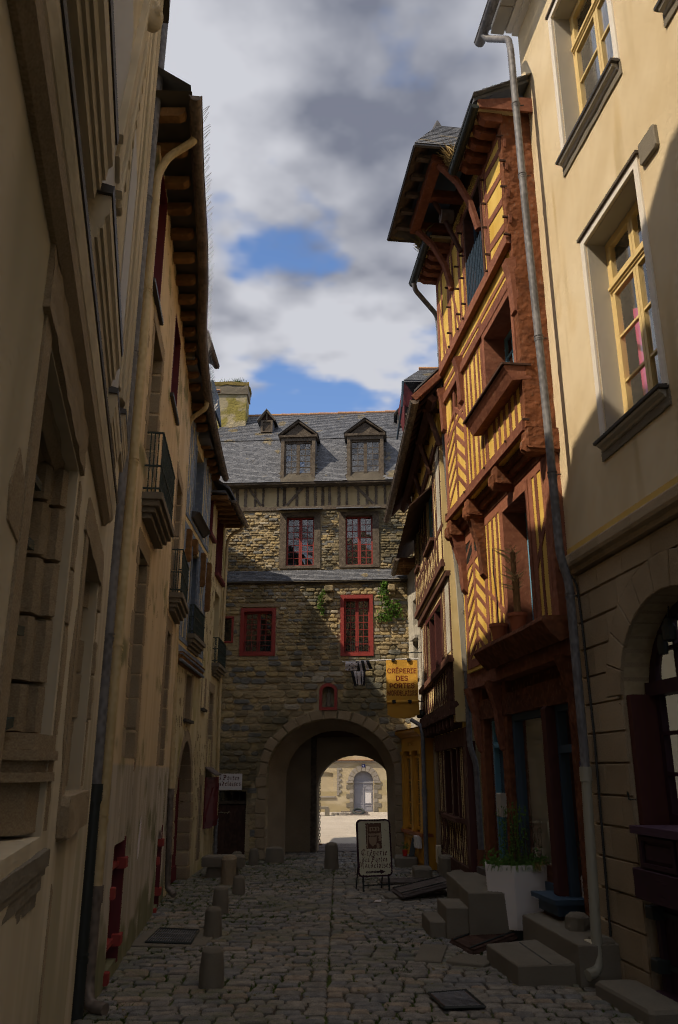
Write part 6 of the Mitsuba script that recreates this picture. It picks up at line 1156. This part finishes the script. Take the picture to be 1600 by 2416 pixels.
sb('weathering', slab(unary_union([rect(x, x + .003, z, z + R.uniform(.01, .05)) for x, z in [(R.uniform(.03, Ls - .04), R.uniform(.3, 1.2)) for _ in range(26)]]), .0112, .0135), 'timber_grey', uv=(.5, .5))

# banner of the creperie on its iron bracket, with the striped flag on the pole
k = thing('banner', 'yellow cloth banner hanging from an iron bracket, lettered in dark red capitals', 'banner')
BF = Frame((1.20, 21.05), (2.02, 21.0), -1); Lb = BF.L; b0, b1, bz0, bz1 = .0, .80, 3.50, 4.93
u_, v_ = np.meshgrid(np.linspace(b0, b1, 16), np.linspace(3.86, bz1, 20)); V = np.c_[u_.ravel(), v_.ravel() + .01 * np.sin(u_.ravel() * 5), (.012 * np.sin(u_.ravel() * 9) + .008 * np.sin(v_.ravel() * 6 + u_.ravel() * 3))]
F = [[i * 16 + j, i * 16 + j + 1, (i + 1) * 16 + j + 1] for i in range(19) for j in range(15)] + [[i * 16 + j, (i + 1) * 16 + j + 1, (i + 1) * 16 + j] for i in range(19) for j in range(15)]
cl = trimesh.Trimesh(np.vstack([V, V - [0, 0, .004]]), F + [[a + 320, c + 320, b + 320] for a, b, c in F], process=False)
obj('cloth', BF.map(cl), 'banner', k, smooth=True)
lowp = sg.Polygon([(b0 + .01, 3.86), (b1 + .01, 3.86), (b1 + .02, 3.58)] + [(b0 + .4 + .33 * math.cos(t), 3.55 - .07 * math.sin(t)) for t in np.linspace(0, math.pi, 9)] + [(b0 + .02, 3.56)])
obj('lower_cloth', BF.map(slab(lowp, -.006, .006)), 'banner_dark', k); obj('hem', BF.map(tube([(b0, 3.88, .01), (b1 + .02, 3.90, .01)], .035, 8)), 'banner', k)
obj('clips', BF.map(cat([blk(x, x + .09, 3.85, 3.93, -.03, .055, .005) for x in (.14, .54)] + [blk(x, x + .09, 4.90, 4.97, -.03, .04, .005) for x in (.14, .54)])), 'flag_black', k)
for t, z in (('CRÊPERIE', 4.60), ('DES', 4.415), ('PORTES', 4.225), ('MORDELAISES', 4.045)):
    m = meshkit.text_mesh(t, .120, .004, True); w = m.bounds[1][0] - m.bounds[0][0]; v = np.asarray(m.vertices); sc_ = min(1.0, .745 / w); v = np.c_[(v[:, 0] - m.bounds[:, 0].mean()) * sc_ + .40, v[:, 1] + z, v[:, 2]]
    v[:, 2] += .012 * np.sin(v[:, 0] * 9) + .008 * np.sin(v[:, 1] * 6 + v[:, 0] * 3) + .001; obj('lettering', BF.map(trimesh.Trimesh(v, m.faces, process=False)), 'banner_ink', k)
obj('pole', BF.map(tube([(-1.12, 4.90, -.02), (.84, 4.97, -.02)], .016, 8)), 'sign_white', k); obj('bracket', BF.map(cat(tube([(.2, 5.12, -.02), (1.0, 5.12, -.02)], .013, 6), tube([(.62 + .28 * math.cos(t), 5.38 - .25 * math.sin(t) * 1.0, -.02) for t in np.linspace(.2, 1.5, 8)], .006, 5), tube([(.30 + .05 * math.cos(t), 5.20 + .05 * math.sin(t), -.02) for t in np.linspace(0, 5, 10)], .006, 5), tube([(.86 + .05 * math.cos(t), 5.50 + .05 * math.sin(t), -.02) for t in np.linspace(0, 5, 10)], .006, 5), tube([(.8, 3.9, -.02), (1.05, 3.9, -.02)], .016, 6))), 'iron', k)
k = thing('flag', 'black and white striped flag with small ermine marks bunched on the banner pole', 'flag')
def cloth_strip(s0a, s1a, za, s0b, s1b, zb, d0, d1): 
    m = 7; V, F = [], []
    for i in range(m):
        t = i / (m - 1); V += [(s0a + (s0b - s0a) * t, za + (zb - za) * t, d0 + .03 * math.sin(t * 5)), (s1a + (s1b - s1a) * t, za + (zb - za) * t, d1 + .03 * math.sin(t * 5))]
    for i in range(m - 1): F += [[2 * i, 2 * i + 1, 2 * i + 3], [2 * i, 2 * i + 3, 2 * i + 2]]
    return thick_sheet(np.array(V), F)
def thick_sheet(V, F): return trimesh.Trimesh(np.vstack([V, V - [0, 0, .005]]), F + [[a + len(V), c + len(V), b + len(V)] for a, b, c in F], process=False)
fx = lambda x: -1.12 + (x - 140) / 770 * 1.13          # across the pole
fz = lambda y: 4.90 - (y - 270) * .00146
obj('ermine_quarter', BF.map(cloth_strip(fx(200), fx(410), fz(275), fx(185), fx(400), fz(420), .01, .03)), 'flag_white', k)
for (a0, a1, b0_, b1_, y0, y1, mm) in ((410, 440, 400, 455, 262, 440, 'flag_black'), (425, 465, 455, 505, 258, 435, 'flag_white'), (460, 520, 505, 560, 258, 440, 'flag_black'), (515, 550, 565, 615, 252, 415, 'flag_white'), (545, 605, 615, 675, 252, 400, 'flag_black'),
        (285, 340, 350, 395, 430, 700, 'flag_black'), (340, 390, 385, 400, 436, 660, 'flag_white'), (390, 410, 400, 418, 436, 690, 'flag_black'), (398, 468, 418, 470, 440, 668, 'flag_white'), (462, 478, 470, 488, 440, 680, 'flag_black'), (470, 512, 486, 500, 440, 670, 'flag_white'), (505, 552, 486, 532, 436, 685, 'flag_black')):
    obj('stripe', BF.map(cloth_strip(fx(a0), fx(a1), fz(y0), fx(b0_), fx(b1_), fz(y1), .015 + R.uniform(0, .03), .02 + R.uniform(0, .03))), mm, k)
er = [poly((x, y + .035), (x + .028, y - .02), (x, y - .005), (x - .028, y - .02)) for x, y in [(fx(u), fz(v)) for u, v in ((270, 340), (320, 385), (350, 320), (265, 405), (380, 360), (310, 310), (390, 290))]]
obj('ermine_marks', BF.map(slab(unary_union(er), .045, .05)), 'flag_black', k)

# bollards
def bollard(x, y, r, h, label, seed, tilt_=0.0, group=None):
    m = lathe([(0, -.05), (r, -.05), (r * 1.0, .02), (r * .94, h * .5), (r * .84, h * .88), (r * .70, h * .97), (r * .35, h), (0, h)], 22); v = np.asarray(m.vertices)
    m = subdiv(trimesh.Trimesh(v, m.faces, process=True), .09); m = bumpy(m, .012, 6, seed); obj_k = obj('bollard', moved(m, x, y, 0, ry=tilt_), 'stone_step', smooth=50); tag(obj_k, label, 'bollard'); return obj_k
for (x, y, r, h, lab, sd) in ((-1.38, 9.95, .14, .38, 'nearest grey granite bollard on the left edge of the street', 1), (-1.78, 12.75, .13, .38, 'second granite bollard from the camera, by the metal grate', 2), (-1.95, 14.75, .14, .41, 'third granite bollard, standing close behind the second', 3), (-1.90, 16.9, .125, .33, 'small rounded granite bollard in front of the split stone stump', 4),
        (-2.45, 21.2, .14, .38, 'pale granite bollard before the wooden garage door', 5), (-2.14, 22.1, .13, .38, 'granite bollard at the foot of the arch pier', 6), (-.18, 21.3, .175, .58, 'tall round-topped granite bollard in the middle of the archway', 7), (-1.66, 22.75, .26, .36, 'low dark guard stone against the left jamb of the arch', 8)): bollard(x, y, r, h, lab, sd)
tag(obj('bollard', bumpy(subdiv(lathe([(0, -.05), (.155, -.05), (.15, .3), (.16, .48), (.12, .54), (0, .56)], 14).apply_translation([-2.28, 18.35, 0]), .1), .03, 5, 12), 'granite', smooth=50, uv=(.2, .3)), 'split brown stone stump in front of the stone bench', 'bollard')
k = tag(obj('stone_bench', bumpy(subdiv(cat(stone(-.45, .45, -.28, .28, .22, .44, .03, .2), stone(-.35, .3, -.2, .2, -.05, .23, .03, .2)).apply_translation([-2.55, 19.6, 0]), .15), .012, 4, 5), 'stone_step'), 'flat mossy stone bench against the wall by the pointed doorway', 'bench')

# steps, hatches, slabs and grates
def step(name, parent, pts, z0, z1, ch=.015): 
    m = cut(pts, z0, z1, ch); obj(name, bumpy(subdiv(m, .16), .006, 5, int(z1 * 50)), 'stone_step', parent)
k = thing('stone_steps', 'two broad granite steps before the glazed shop door of the orange house', 'steps')
step('step', k, [(1.94, 9.93), (2.80, 10.05), (2.95, 11.6), (1.80, 11.1)], -.06, .20); step('step', k, [(2.60, 9.88), (3.1, 9.98), (3.06, 12.4), (2.42, 11.9)], .0, .405)
obj('joint', thick([(2.31, 9.99, .2012), (2.325, 9.99, .2012), (2.23, 11.2, .2012), (2.215, 11.2, .2012)], (0, 0, 1), .0015), 'iron', k)
tag(obj('rough_stone', bumpy(subdiv(stone(-.12, .14, -.16, .16, .38, .58, .03, .5).apply_translation([2.86, 10.85, 0]), .08), .03, 6, 5), 'stone_step'), 'rough broken stone on the upper step beside the downpipe', 'stone')
k = thing('stone_steps', 'three narrow dark granite steps climbing to the blue house door', 'steps')
step('step', k, [(1.28, 12.70), (1.54, 12.66), (1.58, 13.5), (1.24, 13.5)], -.06, .20); step('step', k, [(1.50, 12.55), (1.84, 12.53), (1.86, 13.42), (1.47, 13.42)], -.06, .40); step('step', k, [(1.80, 12.44), (2.6, 12.48), (2.75, 14.9), (1.80, 14.9)], -.06, .60)
tag(obj('doorstep', R2.map(stone(3.3, 4.3, .55, .70, -.1, .30, .02, .1)), 'wood_hatch', uv=(.2, .4)), 'dark wooden threshold under the blue house door', 'doorstep')
def hatch(pts, z, lab, m='wood_hatch', n=6, frame=True):
    k = thing('cellar_hatch', lab, 'hatch'); p = [np.array([*q, zz_]) for q, zz_ in zip(pts, z)]; up = np.cross(p[1] - p[0], p[3] - p[0]); up /= np.linalg.norm(up); up *= np.sign(up[2])
    for i in range(n):
        a, b = (i + .02) / n, (i + .98) / n; q = [p[0] + (p[3] - p[0]) * a, p[1] + (p[2] - p[1]) * a, p[1] + (p[2] - p[1]) * b, p[0] + (p[3] - p[0]) * b]; obj('board', thick(q, up, .05 + R.uniform(0, .006)), m, k, uv=(R.random(), R.random()))
    for u in (.12, .85): 
        q = [p[0] + (p[1] - p[0]) * u, p[0] + (p[1] - p[0]) * (u + .05), p[3] + (p[2] - p[3]) * (u + .05), p[3] + (p[2] - p[3]) * u]; obj('strap', thick([x + up * .055 for x in q], up, .012), 'iron', k)
    obj('frame', cat([tube([a, b], .035, 4) for a, b in zip(p, p[1:] + p[:1])]), m, k, uv=(.1, .1)); return k
hatch([(1.02, 17.0), (1.15, 16.05), (2.10, 16.55), (2.0, 17.6)], [.06, .06, .20, .20], 'sloping grey boarded cellar hatch in front of the brown timbered house')
hatch([(1.52, 12.30), (1.70, 11.55), (2.42, 12.4), (2.38, 13.4)], [.0, .0, .04, .04], 'dark weathered wooden hatch let into the paving beside the white planter', 'wood_dark', 8)
for (x, y, w, d, rz, lab) in ((1.17, 11.55, .34, 1.0, -.2, 'long pale paving slab beside the wooden hatch'), (1.62, 11.15, .5, .5, -.55, 'pale paving slab at the corner of the lower step'), (.98, 16.6, .3, .6, .3, 'small pale slab at the foot of the sloping cellar hatch')):
    tag(obj('paving_slab', moved(bumpy(subdiv(stone(-w / 2, w / 2, -d / 2, d / 2, -.06, .028, .012, .12), .2), .005, 5, 2), x, y, 0, rz=rz), 'stone_step'), lab, 'slab')
def grate(pts, lab, n, m='rust'):
    k = thing('drain_grate', lab, 'grate'); p = [np.array([*q, .018]) for q in pts]; at = lambda u, v: (p[0] * (1 - u) + p[1] * u) * (1 - v) + (p[3] * (1 - u) + p[2] * u) * v; up = np.array([0, 0, 1.0])
    obj('plate', thick(p, up, .006), m, k); obj('rim', cat([tube([a + up * .008, b + up * .008], .016, 4) for a, b in zip(p, p[1:] + p[:1])]), 'iron', k)
    obj('ribs', cat([tube([at((i + .5) / n, .06) + up * .009, at((i + .5) / n, .94) + up * .009], .007, 4) for i in range(n)] + [tube([at(.05, v) + up * .009, at(.95, v) + up * .009], .007, 4) for v in (.33, .66)]), 'zinc', k, kind='stuff')
grate([(.92, 9.52), (1.02, 8.98), (1.42, 9.02), (1.33, 9.64)], 'rusty ribbed drain cover near the lower granite step', 13)
grate([(-2.60, 12.2), (-1.98, 12.1), (-2.02, 13.05), (-2.62, 13.2)], 'wide steel grate in a mossy stone frame by the peach house wall', 18, 'iron')
tag(obj('grate_frame', moved(stone(-.52, .52, -.64, .64, -.06, .016, .01, .1), -2.27, 12.65, 0, rz=-.06), 'stone_step'), 'mossy stone frame round the wide steel grate', 'slab')

# white planter with its plants
k = thing('planter', 'large white angular planter full of flowering plants before the orange house', 'planter')
hp = [(2.10, 12.62), (2.44, 12.36), (3.02, 12.55), (3.06, 13.15), (2.66, 13.35), (2.18, 13.15)]; g = sg.Polygon(hp)
m = trimesh.creation.extrude_polygon(g.difference(g.buffer(-.02)), .82, engine='earcut'); m.apply_translation([0, 0, .13]); v = np.asarray(m.vertices); c = np.array([2.58, 12.85]); f = (.94 + .09 * (v[:, 2:3] - .13) / .82); v = np.c_[c + (v[:, :2] - c) * f, v[:, 2]]
obj('box', trimesh.Trimesh(v, m.faces, process=False), 'planter_white', k); obj('soil', thick([(*(c + (np.array(q) - c) * .98), .88) for q in hp], (0, 0, 1), .01), 'soil', k); obj('foot', thick([(*(c + (np.array(q) - c) * .9), .0) for q in hp], (0, 0, 1), .14), 'iron', k)
k = thing('planter_plants', 'leafy green plants with tall dark seed stems growing in the white planter', 'plants'); rr = np.random.default_rng(5)
def strap_leaves(centres, n, L, w, seed):
    q = np.random.default_rng(seed); V, F = [], []
    for cc in centres:
        for _ in range(n):
            a = q.uniform(0, 6.283); l = L * q.uniform(.5, 1.1); d = np.array([math.cos(a), math.sin(a), 0]); s = np.array([-d[1], d[0], 0]); up = q.uniform(.5, 1.2); k0 = len(V)
            for i, t in enumerate(np.linspace(0, 1, 6)):
                p = cc + d * l * t * .8 + np.array([0, 0, l * (up * t - 1.1 * up * t * t * t)]); ww = w * (1 - t ** 2.2) * (.5 + .5 * min(1, t * 5)) + .001; V += [p - s * ww, p + s * ww]
            for i in range(5): b = k0 + 2 * i; F += [[b, b + 1, b + 3], [b, b + 3, b + 2]]
    return trimesh.Trimesh(np.array(V), F, process=False)
cs = [np.array([rr.uniform(2.2, 2.95), rr.uniform(12.5, 13.1), .89]) for _ in range(18)]
obj('strap_leaves', strap_leaves(cs[:11] + [np.array([2.45, 12.5, .89]), np.array([2.3, 12.62, .89])], 20, .30, .014, 2), 'leaf_mid', k); obj('pale_leaves', strap_leaves(cs[5:], 9, .26, .012, 3), 'leaf_dry', k)
obj('low_leaves', leaf_cloud(np.array([[rr.uniform(2.16, 3.0), rr.uniform(12.45, 13.15), .90 + abs(rr.normal(0, .10))] for _ in range(520)]), .06, 5), 'leaf_mid', k)
st, sd = [], []
for _ in range(34):
    b = np.array([rr.uniform(2.45, 3.0), rr.uniform(12.5, 13.1), .88]); h = rr.uniform(.35, .72); e = b + [rr.normal(0, .06), rr.normal(0, .06), h]; st.append(tube([b, (b + e) / 2 + [rr.normal(0, .015), 0, 0], e], .004, 3, False)); sd += [e - [0, 0, rr.uniform(0, .22)] + rr.normal(0, .012, 3) for _ in range(12)]
obj('stems', cat(st), 'wood_dark', k, uv=(.4, .4)); obj('seed_heads', leaf_cloud(np.array(sd), .028, 6), 'leaf_dark', k)
st, sd = [], []
for _ in range(16):
    b = np.array([rr.uniform(2.3, 2.75), rr.uniform(12.5, 13.1), .88]); h = rr.uniform(.45, .95); e = b + [rr.normal(0, .05), rr.normal(0, .05), h]; st.append(tube([b, e], .004, 3, False)); sd += [b + (e - b) * rr.uniform(.3, 1) + rr.normal(0, .02, 3) for _ in range(22)]
obj('green_stems', cat(st), 'leaf_mid', k); obj('stem_leaves', leaf_cloud(np.array(sd), .045, 9), 'leaf_mid', k)
# electric box on its post, cable
k = thing('service_post', 'short grey post with a cream meter box at the foot of the granite wall', 'post'); pp = R1.P(1.62, 0, .14); a_ = math.atan2(R1.t[1], R1.t[0])
obj('post', moved(bumpy(subdiv(box(-.13, .13, -.10, .10, -.05, .46, .03), .1), .008, 6, 2), *pp, rz=a_), 'stone_step', k); obj('meter_box', moved(box(-.10, .10, .0, .07, .04, .42, .012), *(R1.P(1.62, 0, .235)), rz=a_ ), 'plastic_box', k); obj('lid_line', moved(box(-.085, .085, .066, .076, .22, .40, .003), *(R1.P(1.62, 0, .235)), rz=a_), 'plastic_box', k)
tag(obj('cable', tube(round_path([R1.P(1.86, 4.76, .14), R1.P(1.80, 4.72, .15), R1.P(1.70, 4.52, .02), R1.P(1.66, 4.0, .015), R1.P(1.60, 2.6, .015), R1.P(1.64, .45, .02)], .1), .014, 6), 'cable'), 'thin black cable clipped down the granite blocks beside the downpipe', 'cable')
k = thing('sticker', 'torn white paper sticker on the grey downpipe', 'sticker'); obj('paper', thick([(2.885, 10.155, 2.52), (2.945, 10.15, 2.44), (2.955, 10.155, 2.34), (2.90, 10.15, 2.30), (2.88, 10.155, 2.42)], (0, -1, 0), .003), 'sticker_paper', k)
k = thing('sticker', 'dark blue sticker with a yellow device wrapped round the downpipe below the torn paper', 'sticker'); obj('paper', tube([(2.94, 10.22, 2.205), (2.94, 10.22, 2.33)], .0585, 16, False), 'sticker_blue', k); obj('device', thick([(2.92, 10.158, 2.30), (2.955, 10.158, 2.30), (2.937, 10.158, 2.325)], (0, -1, 0), .003), 'gold', k)
# small things by the shop
k = thing('flower_pot', 'small red pot standing on a stone step beside the yellow shop', 'pot'); obj('pot', moved(lathe([(0, 0), (.05, 0), (.07, .14), (0, .14)], 12), 1.62, 21.6, .24), 'red_plastic', k); obj('sprig', leaf_cloud(np.array([[1.62 + R.gauss(0, .05), 21.6 + R.gauss(0, .03), .42 + abs(R.gauss(0, .06))] for _ in range(30)]), .06, 2), 'leaf_mid', k)
tag(obj('menu_slate', thick([(1.70, 21.5, .24), (1.84, 21.5, .24), (1.92, 21.62, .66), (1.80, 21.62, .66)], (0, 1, 0), .02), 'iron'), 'small dark slate leaning beside the red pot', 'board')
tag(obj('doorstep', bumpy(subdiv(stone(1.38, 1.92, 21.35, 22.2, -.05, .23, .03, .2), .2), .01, 5, 3), 'stone_step'), 'low stone step in front of the yellow shop under the red pot', 'doorstep')
tag(obj('stone_block', bumpy(subdiv(stone(1.62, 2.0, 18.9, 19.6, -.05, .24, .03, .2), .15), .01, 5, 3), 'stone_step'), 'dark stone block at the foot of the granite corner pillar', 'stone')
tag(obj('wooden_pallet', cat([moved(box(-.5, .5, -.07, .07, .02, .05, .006), 1.35, 18.4 + i * .18, 0, rz=.25) for i in range(4)]), 'wood_hatch', uv=(.3, .3)), 'weathered boards lying on the cobbles behind the pavement board', 'boards')
tag(obj('junction_box', R3.map(blk(4.25, 4.5, .22, .60, .06, .16, .015)), 'plastic_box'), 'cream service box at the foot of the granite corner pillar', 'box')
tag(obj('litter', bumpy(thick([(.62, 15.9, .01), (.74, 15.86, .01), (.76, 15.95, .03), (.66, 16.0, .02)], (0, 0, 1), .004), .01, 20, 3), 'sticker_paper'), 'crumpled scrap of white paper on the cobbles before the pavement board', 'litter')
fl = [(R.uniform(-2.2, 2.0), R.uniform(7.8, 16)) for _ in range(90)]
tag(obj('fallen_leaves', cat([moved(bumpy(thick([(-.018, -.01, 0), (.018, -.008, 0), (.015, .012, 0), (-.012, .014, 0)], (0, 0, 1), .003), .004, 60, i), x, y, .014, rz=R.uniform(0, 6)) for i, (x, y) in enumerate(fl)]), 'leaf_dry'), 'tiny dry leaves and scraps scattered over the cobbles', 'leaves', kind='stuff')

# ---------------------------------------------------------------- beyond the arch: bridge, chain, fence, square and far building
k = thing('plank_bridge', 'grey plank bridge deck just beyond the archway', 'bridge')
for y in np.arange(25.6, 28.4, .20): obj('plank', box(-1.3, 1.9, y + .006, y + .194, -.08, .004 + R.uniform(0, .006), .004), 'wood_hatch', k, uv=(R.random(), R.random()))
k = thing('chain', 'heavy iron drawbridge chain hanging in the archway', 'chain')
z = 2.62; i = 0
while z > .20:
    o = [(.026 * math.cos(t), .0, .055 * math.sin(t)) for t in np.linspace(0, 6.283, 11)]; obj('link', moved(tube(o, .010, 5, False), -.58, 26.2, z, rz=(i % 2) * 1.57), 'iron', k); z -= .085; i += 1
obj('ring', moved(tube([(.06 * math.cos(t), 0, .05 * math.sin(t)) for t in np.linspace(0, 6.283, 13)], .014, 5, False), -.57, 26.2, .15, rx=1.2), 'rust', k)
k = thing('picket_fence', 'low weathered picket fence along the left edge of the bridge', 'fence')
for i, y in enumerate(np.arange(26.0, 28.2, .17)): obj('picket', cut([(0, 0), (.12, 0), (.12, .84), (.06, .92), (0, .84)], -.012, .012).apply_transform(np.array([[0, 0, 1, -.86 + .02 * i * .5], [1, 0, 0, y], [0, 1, 0, 0], [0, 0, 0, 1.0]])), 'wood_hatch', k, uv=(.8 + R.uniform(-.2, .2), R.random()))
for z in (.25, .68): obj('rail', tube([(-.84, 26.0, z), (-.70, 28.2, z)], .025, 4), 'wood_hatch', k, uv=(.5, .5))
FB = Frame((-30, 50.6), (30, 50.2), -1); fx_ = lambda x: x + 30.0
far_b = thing('far_building', 'pale stone building with a tall grey arched double door across the square beyond the arch', 'building')
dz = arch_poly(fx_(.86), fx_(2.02), -.1, 1.72, 2.26, 14); wz = arch_poly(fx_(-1.35), fx_(-.35), .86, 2.12, 2.2, 6)
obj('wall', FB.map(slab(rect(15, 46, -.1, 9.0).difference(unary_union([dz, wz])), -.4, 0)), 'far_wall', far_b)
obj('cornice', cat(hprof(FB, [(0, 2.72), (.10, 2.74), (.16, 2.82), (0, 2.86)], 15, 46)), 'plaza_stone', far_b); obj('tile_edge', FB.map(blk(15, 46, 2.86, 2.90, -.05, .20)), 'tile_ridge', far_b)
k = key_of('door', far_b); labels[k] = {'label': 'grey panelled double door with an arched fanlight'}
obj('leaf', FB.map(slab(dz, -.30, -.25)), 'grey_door', k); obj('transom', FB.map(blk(fx_(.86), fx_(2.02), 1.58, 1.68, -.25, -.18, .01)), 'grey_door', k); obj('meeting_stile', FB.map(blk(fx_(1.42), fx_(1.46), 0, 1.6, -.25, -.21)), 'grey_door', k)
for a, b, c, e in ((.94, 1.38, 1.22, 1.5), (1.5, 1.94, 1.22, 1.5), (.94, 1.38, .42, 1.12), (1.5, 1.94, .42, 1.12), (.94, 1.38, .06, .36), (1.5, 1.94, .06, .36)): obj('panel', FB.map(slab(rect(fx_(a), fx_(b), c, e).difference(rect(fx_(a) + .05, fx_(b) - .05, c + .05, e - .05)), -.25, -.225)), 'grey_door', k)
obj('fanlight_ribs', FB.map(cat([slab(arch_poly(fx_(a), fx_(b), 1.72, 1.8, 2.1, 6).difference(arch_poly(fx_(a) + .04, fx_(b) - .04, 1.76, 1.8, 2.05, 6)), -.25, -.22) for a, b in ((.95, 1.40), (1.48, 1.93))])), 'grey_door', k); obj('notice', FB.map(blk(fx_(1.54), fx_(1.88), .48, 1.06, -.225, -.215)), 'sign_white', k)
obj('blocked_window', FB.map(slab(wz, -.2, -.12)), 'far_wall', far_b); obj('sill', FB.map(blk(fx_(-1.5), fx_(-.2), .78, .87, -.1, .08, .01)), 'plaza_stone', far_b)
for x, al in ((-.12, 1), ):
    for i, z in enumerate(np.arange(.9, 2.3, .155)): w = .26 if i % 2 else .14; obj('quoin', FB.map(stone(fx_(x), fx_(x) + w, z + .004, z + .15, -.05, .05, .01, .1)), 'plaza_stone', far_b)
for sx, sgn in ((.84, -1), (2.04, 1)):
    for i, z in enumerate(np.arange(0, 1.5, .25)): w = .42 if i % 2 else .22; a, b = sorted((fx_(sx), fx_(sx) + sgn * w)); obj('jamb_stone', FB.map(stone(a, b, z + .01, z + .24, -.1, .04, .012, .1)), 'stone_step' if i in (0, 1, 3, 5) else 'plaza_stone', far_b)
    a, b = sorted((fx_(sx), fx_(sx) + sgn * .4)); obj('impost', FB.map(blk(a, b, 1.60, 1.72, -.1, .09, .01)), 'plaza_stone', far_b)
for i, (a, b) in enumerate(zip(np.linspace(0, math.pi, 10), np.linspace(0, math.pi, 10)[1:])):
    f = lambda t, g: (fx_(1.44) + (.58 + g) * math.cos(t), 1.72 + (.54 + g) * math.sin(t)); obj('voussoir', FB.map(cut([f(a + .02, 0), f(b - .02, 0), f(b - .02, .34), f(a + .02, .34)], -.1, .05, .01)), 'plaza_stone', far_b)
n = meshkit.text_mesh('9', .10, .004); n.apply_translation([fx_(1.39), 2.51, .068]); obj('number_plate', FB.map(blk(fx_(1.34), fx_(1.54), 2.47, 2.65, .0, .066)), 'sticker_blue', far_b); obj('house_number', FB.map(n), 'sign_white', far_b)
k = thing('public_bench', 'low grey stone bench with a metal hoop on the square beyond the arch', 'bench'); obj('seat', bumpy(subdiv(box(-1.75, -.55, 45.9, 46.4, .34, .46, .02), .3), .01, 3, 2), 'stone_step', k); obj('foot', bumpy(subdiv(box(-.75, -.5, 45.9, 46.4, 0, .36, .02), .3), .01, 3, 2), 'stone_step', k); obj('hoop', tube(round_path([(-1.75, 45.5, 0), (-1.75, 45.5, .52), (-1.45, 45.5, .52), (-1.45, 45.5, 0)], .06), .03, 6), 'iron', k)
k = thing('rubble_pile', 'pile of boards and stones with an old tyre lying on the square', 'rubble'); obj('boards', cat([moved(box(-.7, .7, -.06, .06, .0, .05), .75 + R.uniform(-.2, .2), 46.6 + i * .18, .03 * i, rz=R.uniform(-.1, .1)) for i in range(5)]), 'wood_hatch', k, uv=(.8, .3)); obj('stones', cat([bumpy(stone(-.12, .12, -.1, .1, 0, .15, .03, .4).apply_translation([-.3 + i * .14, 46.6 + R.uniform(-.2, .2), 0]), .03, 7, i) for i in range(7)]), 'plaza_stone', k); obj('tyre', moved(tube([(.28 * math.cos(t), .28 * math.sin(t), 0) for t in np.linspace(0, 6.283, 22)], .06, 8, False), 1.05, 46.9, .17, rx=.5), 'iron', k)
# a street tree beside the square, out of sight, throws its shade on the far wall
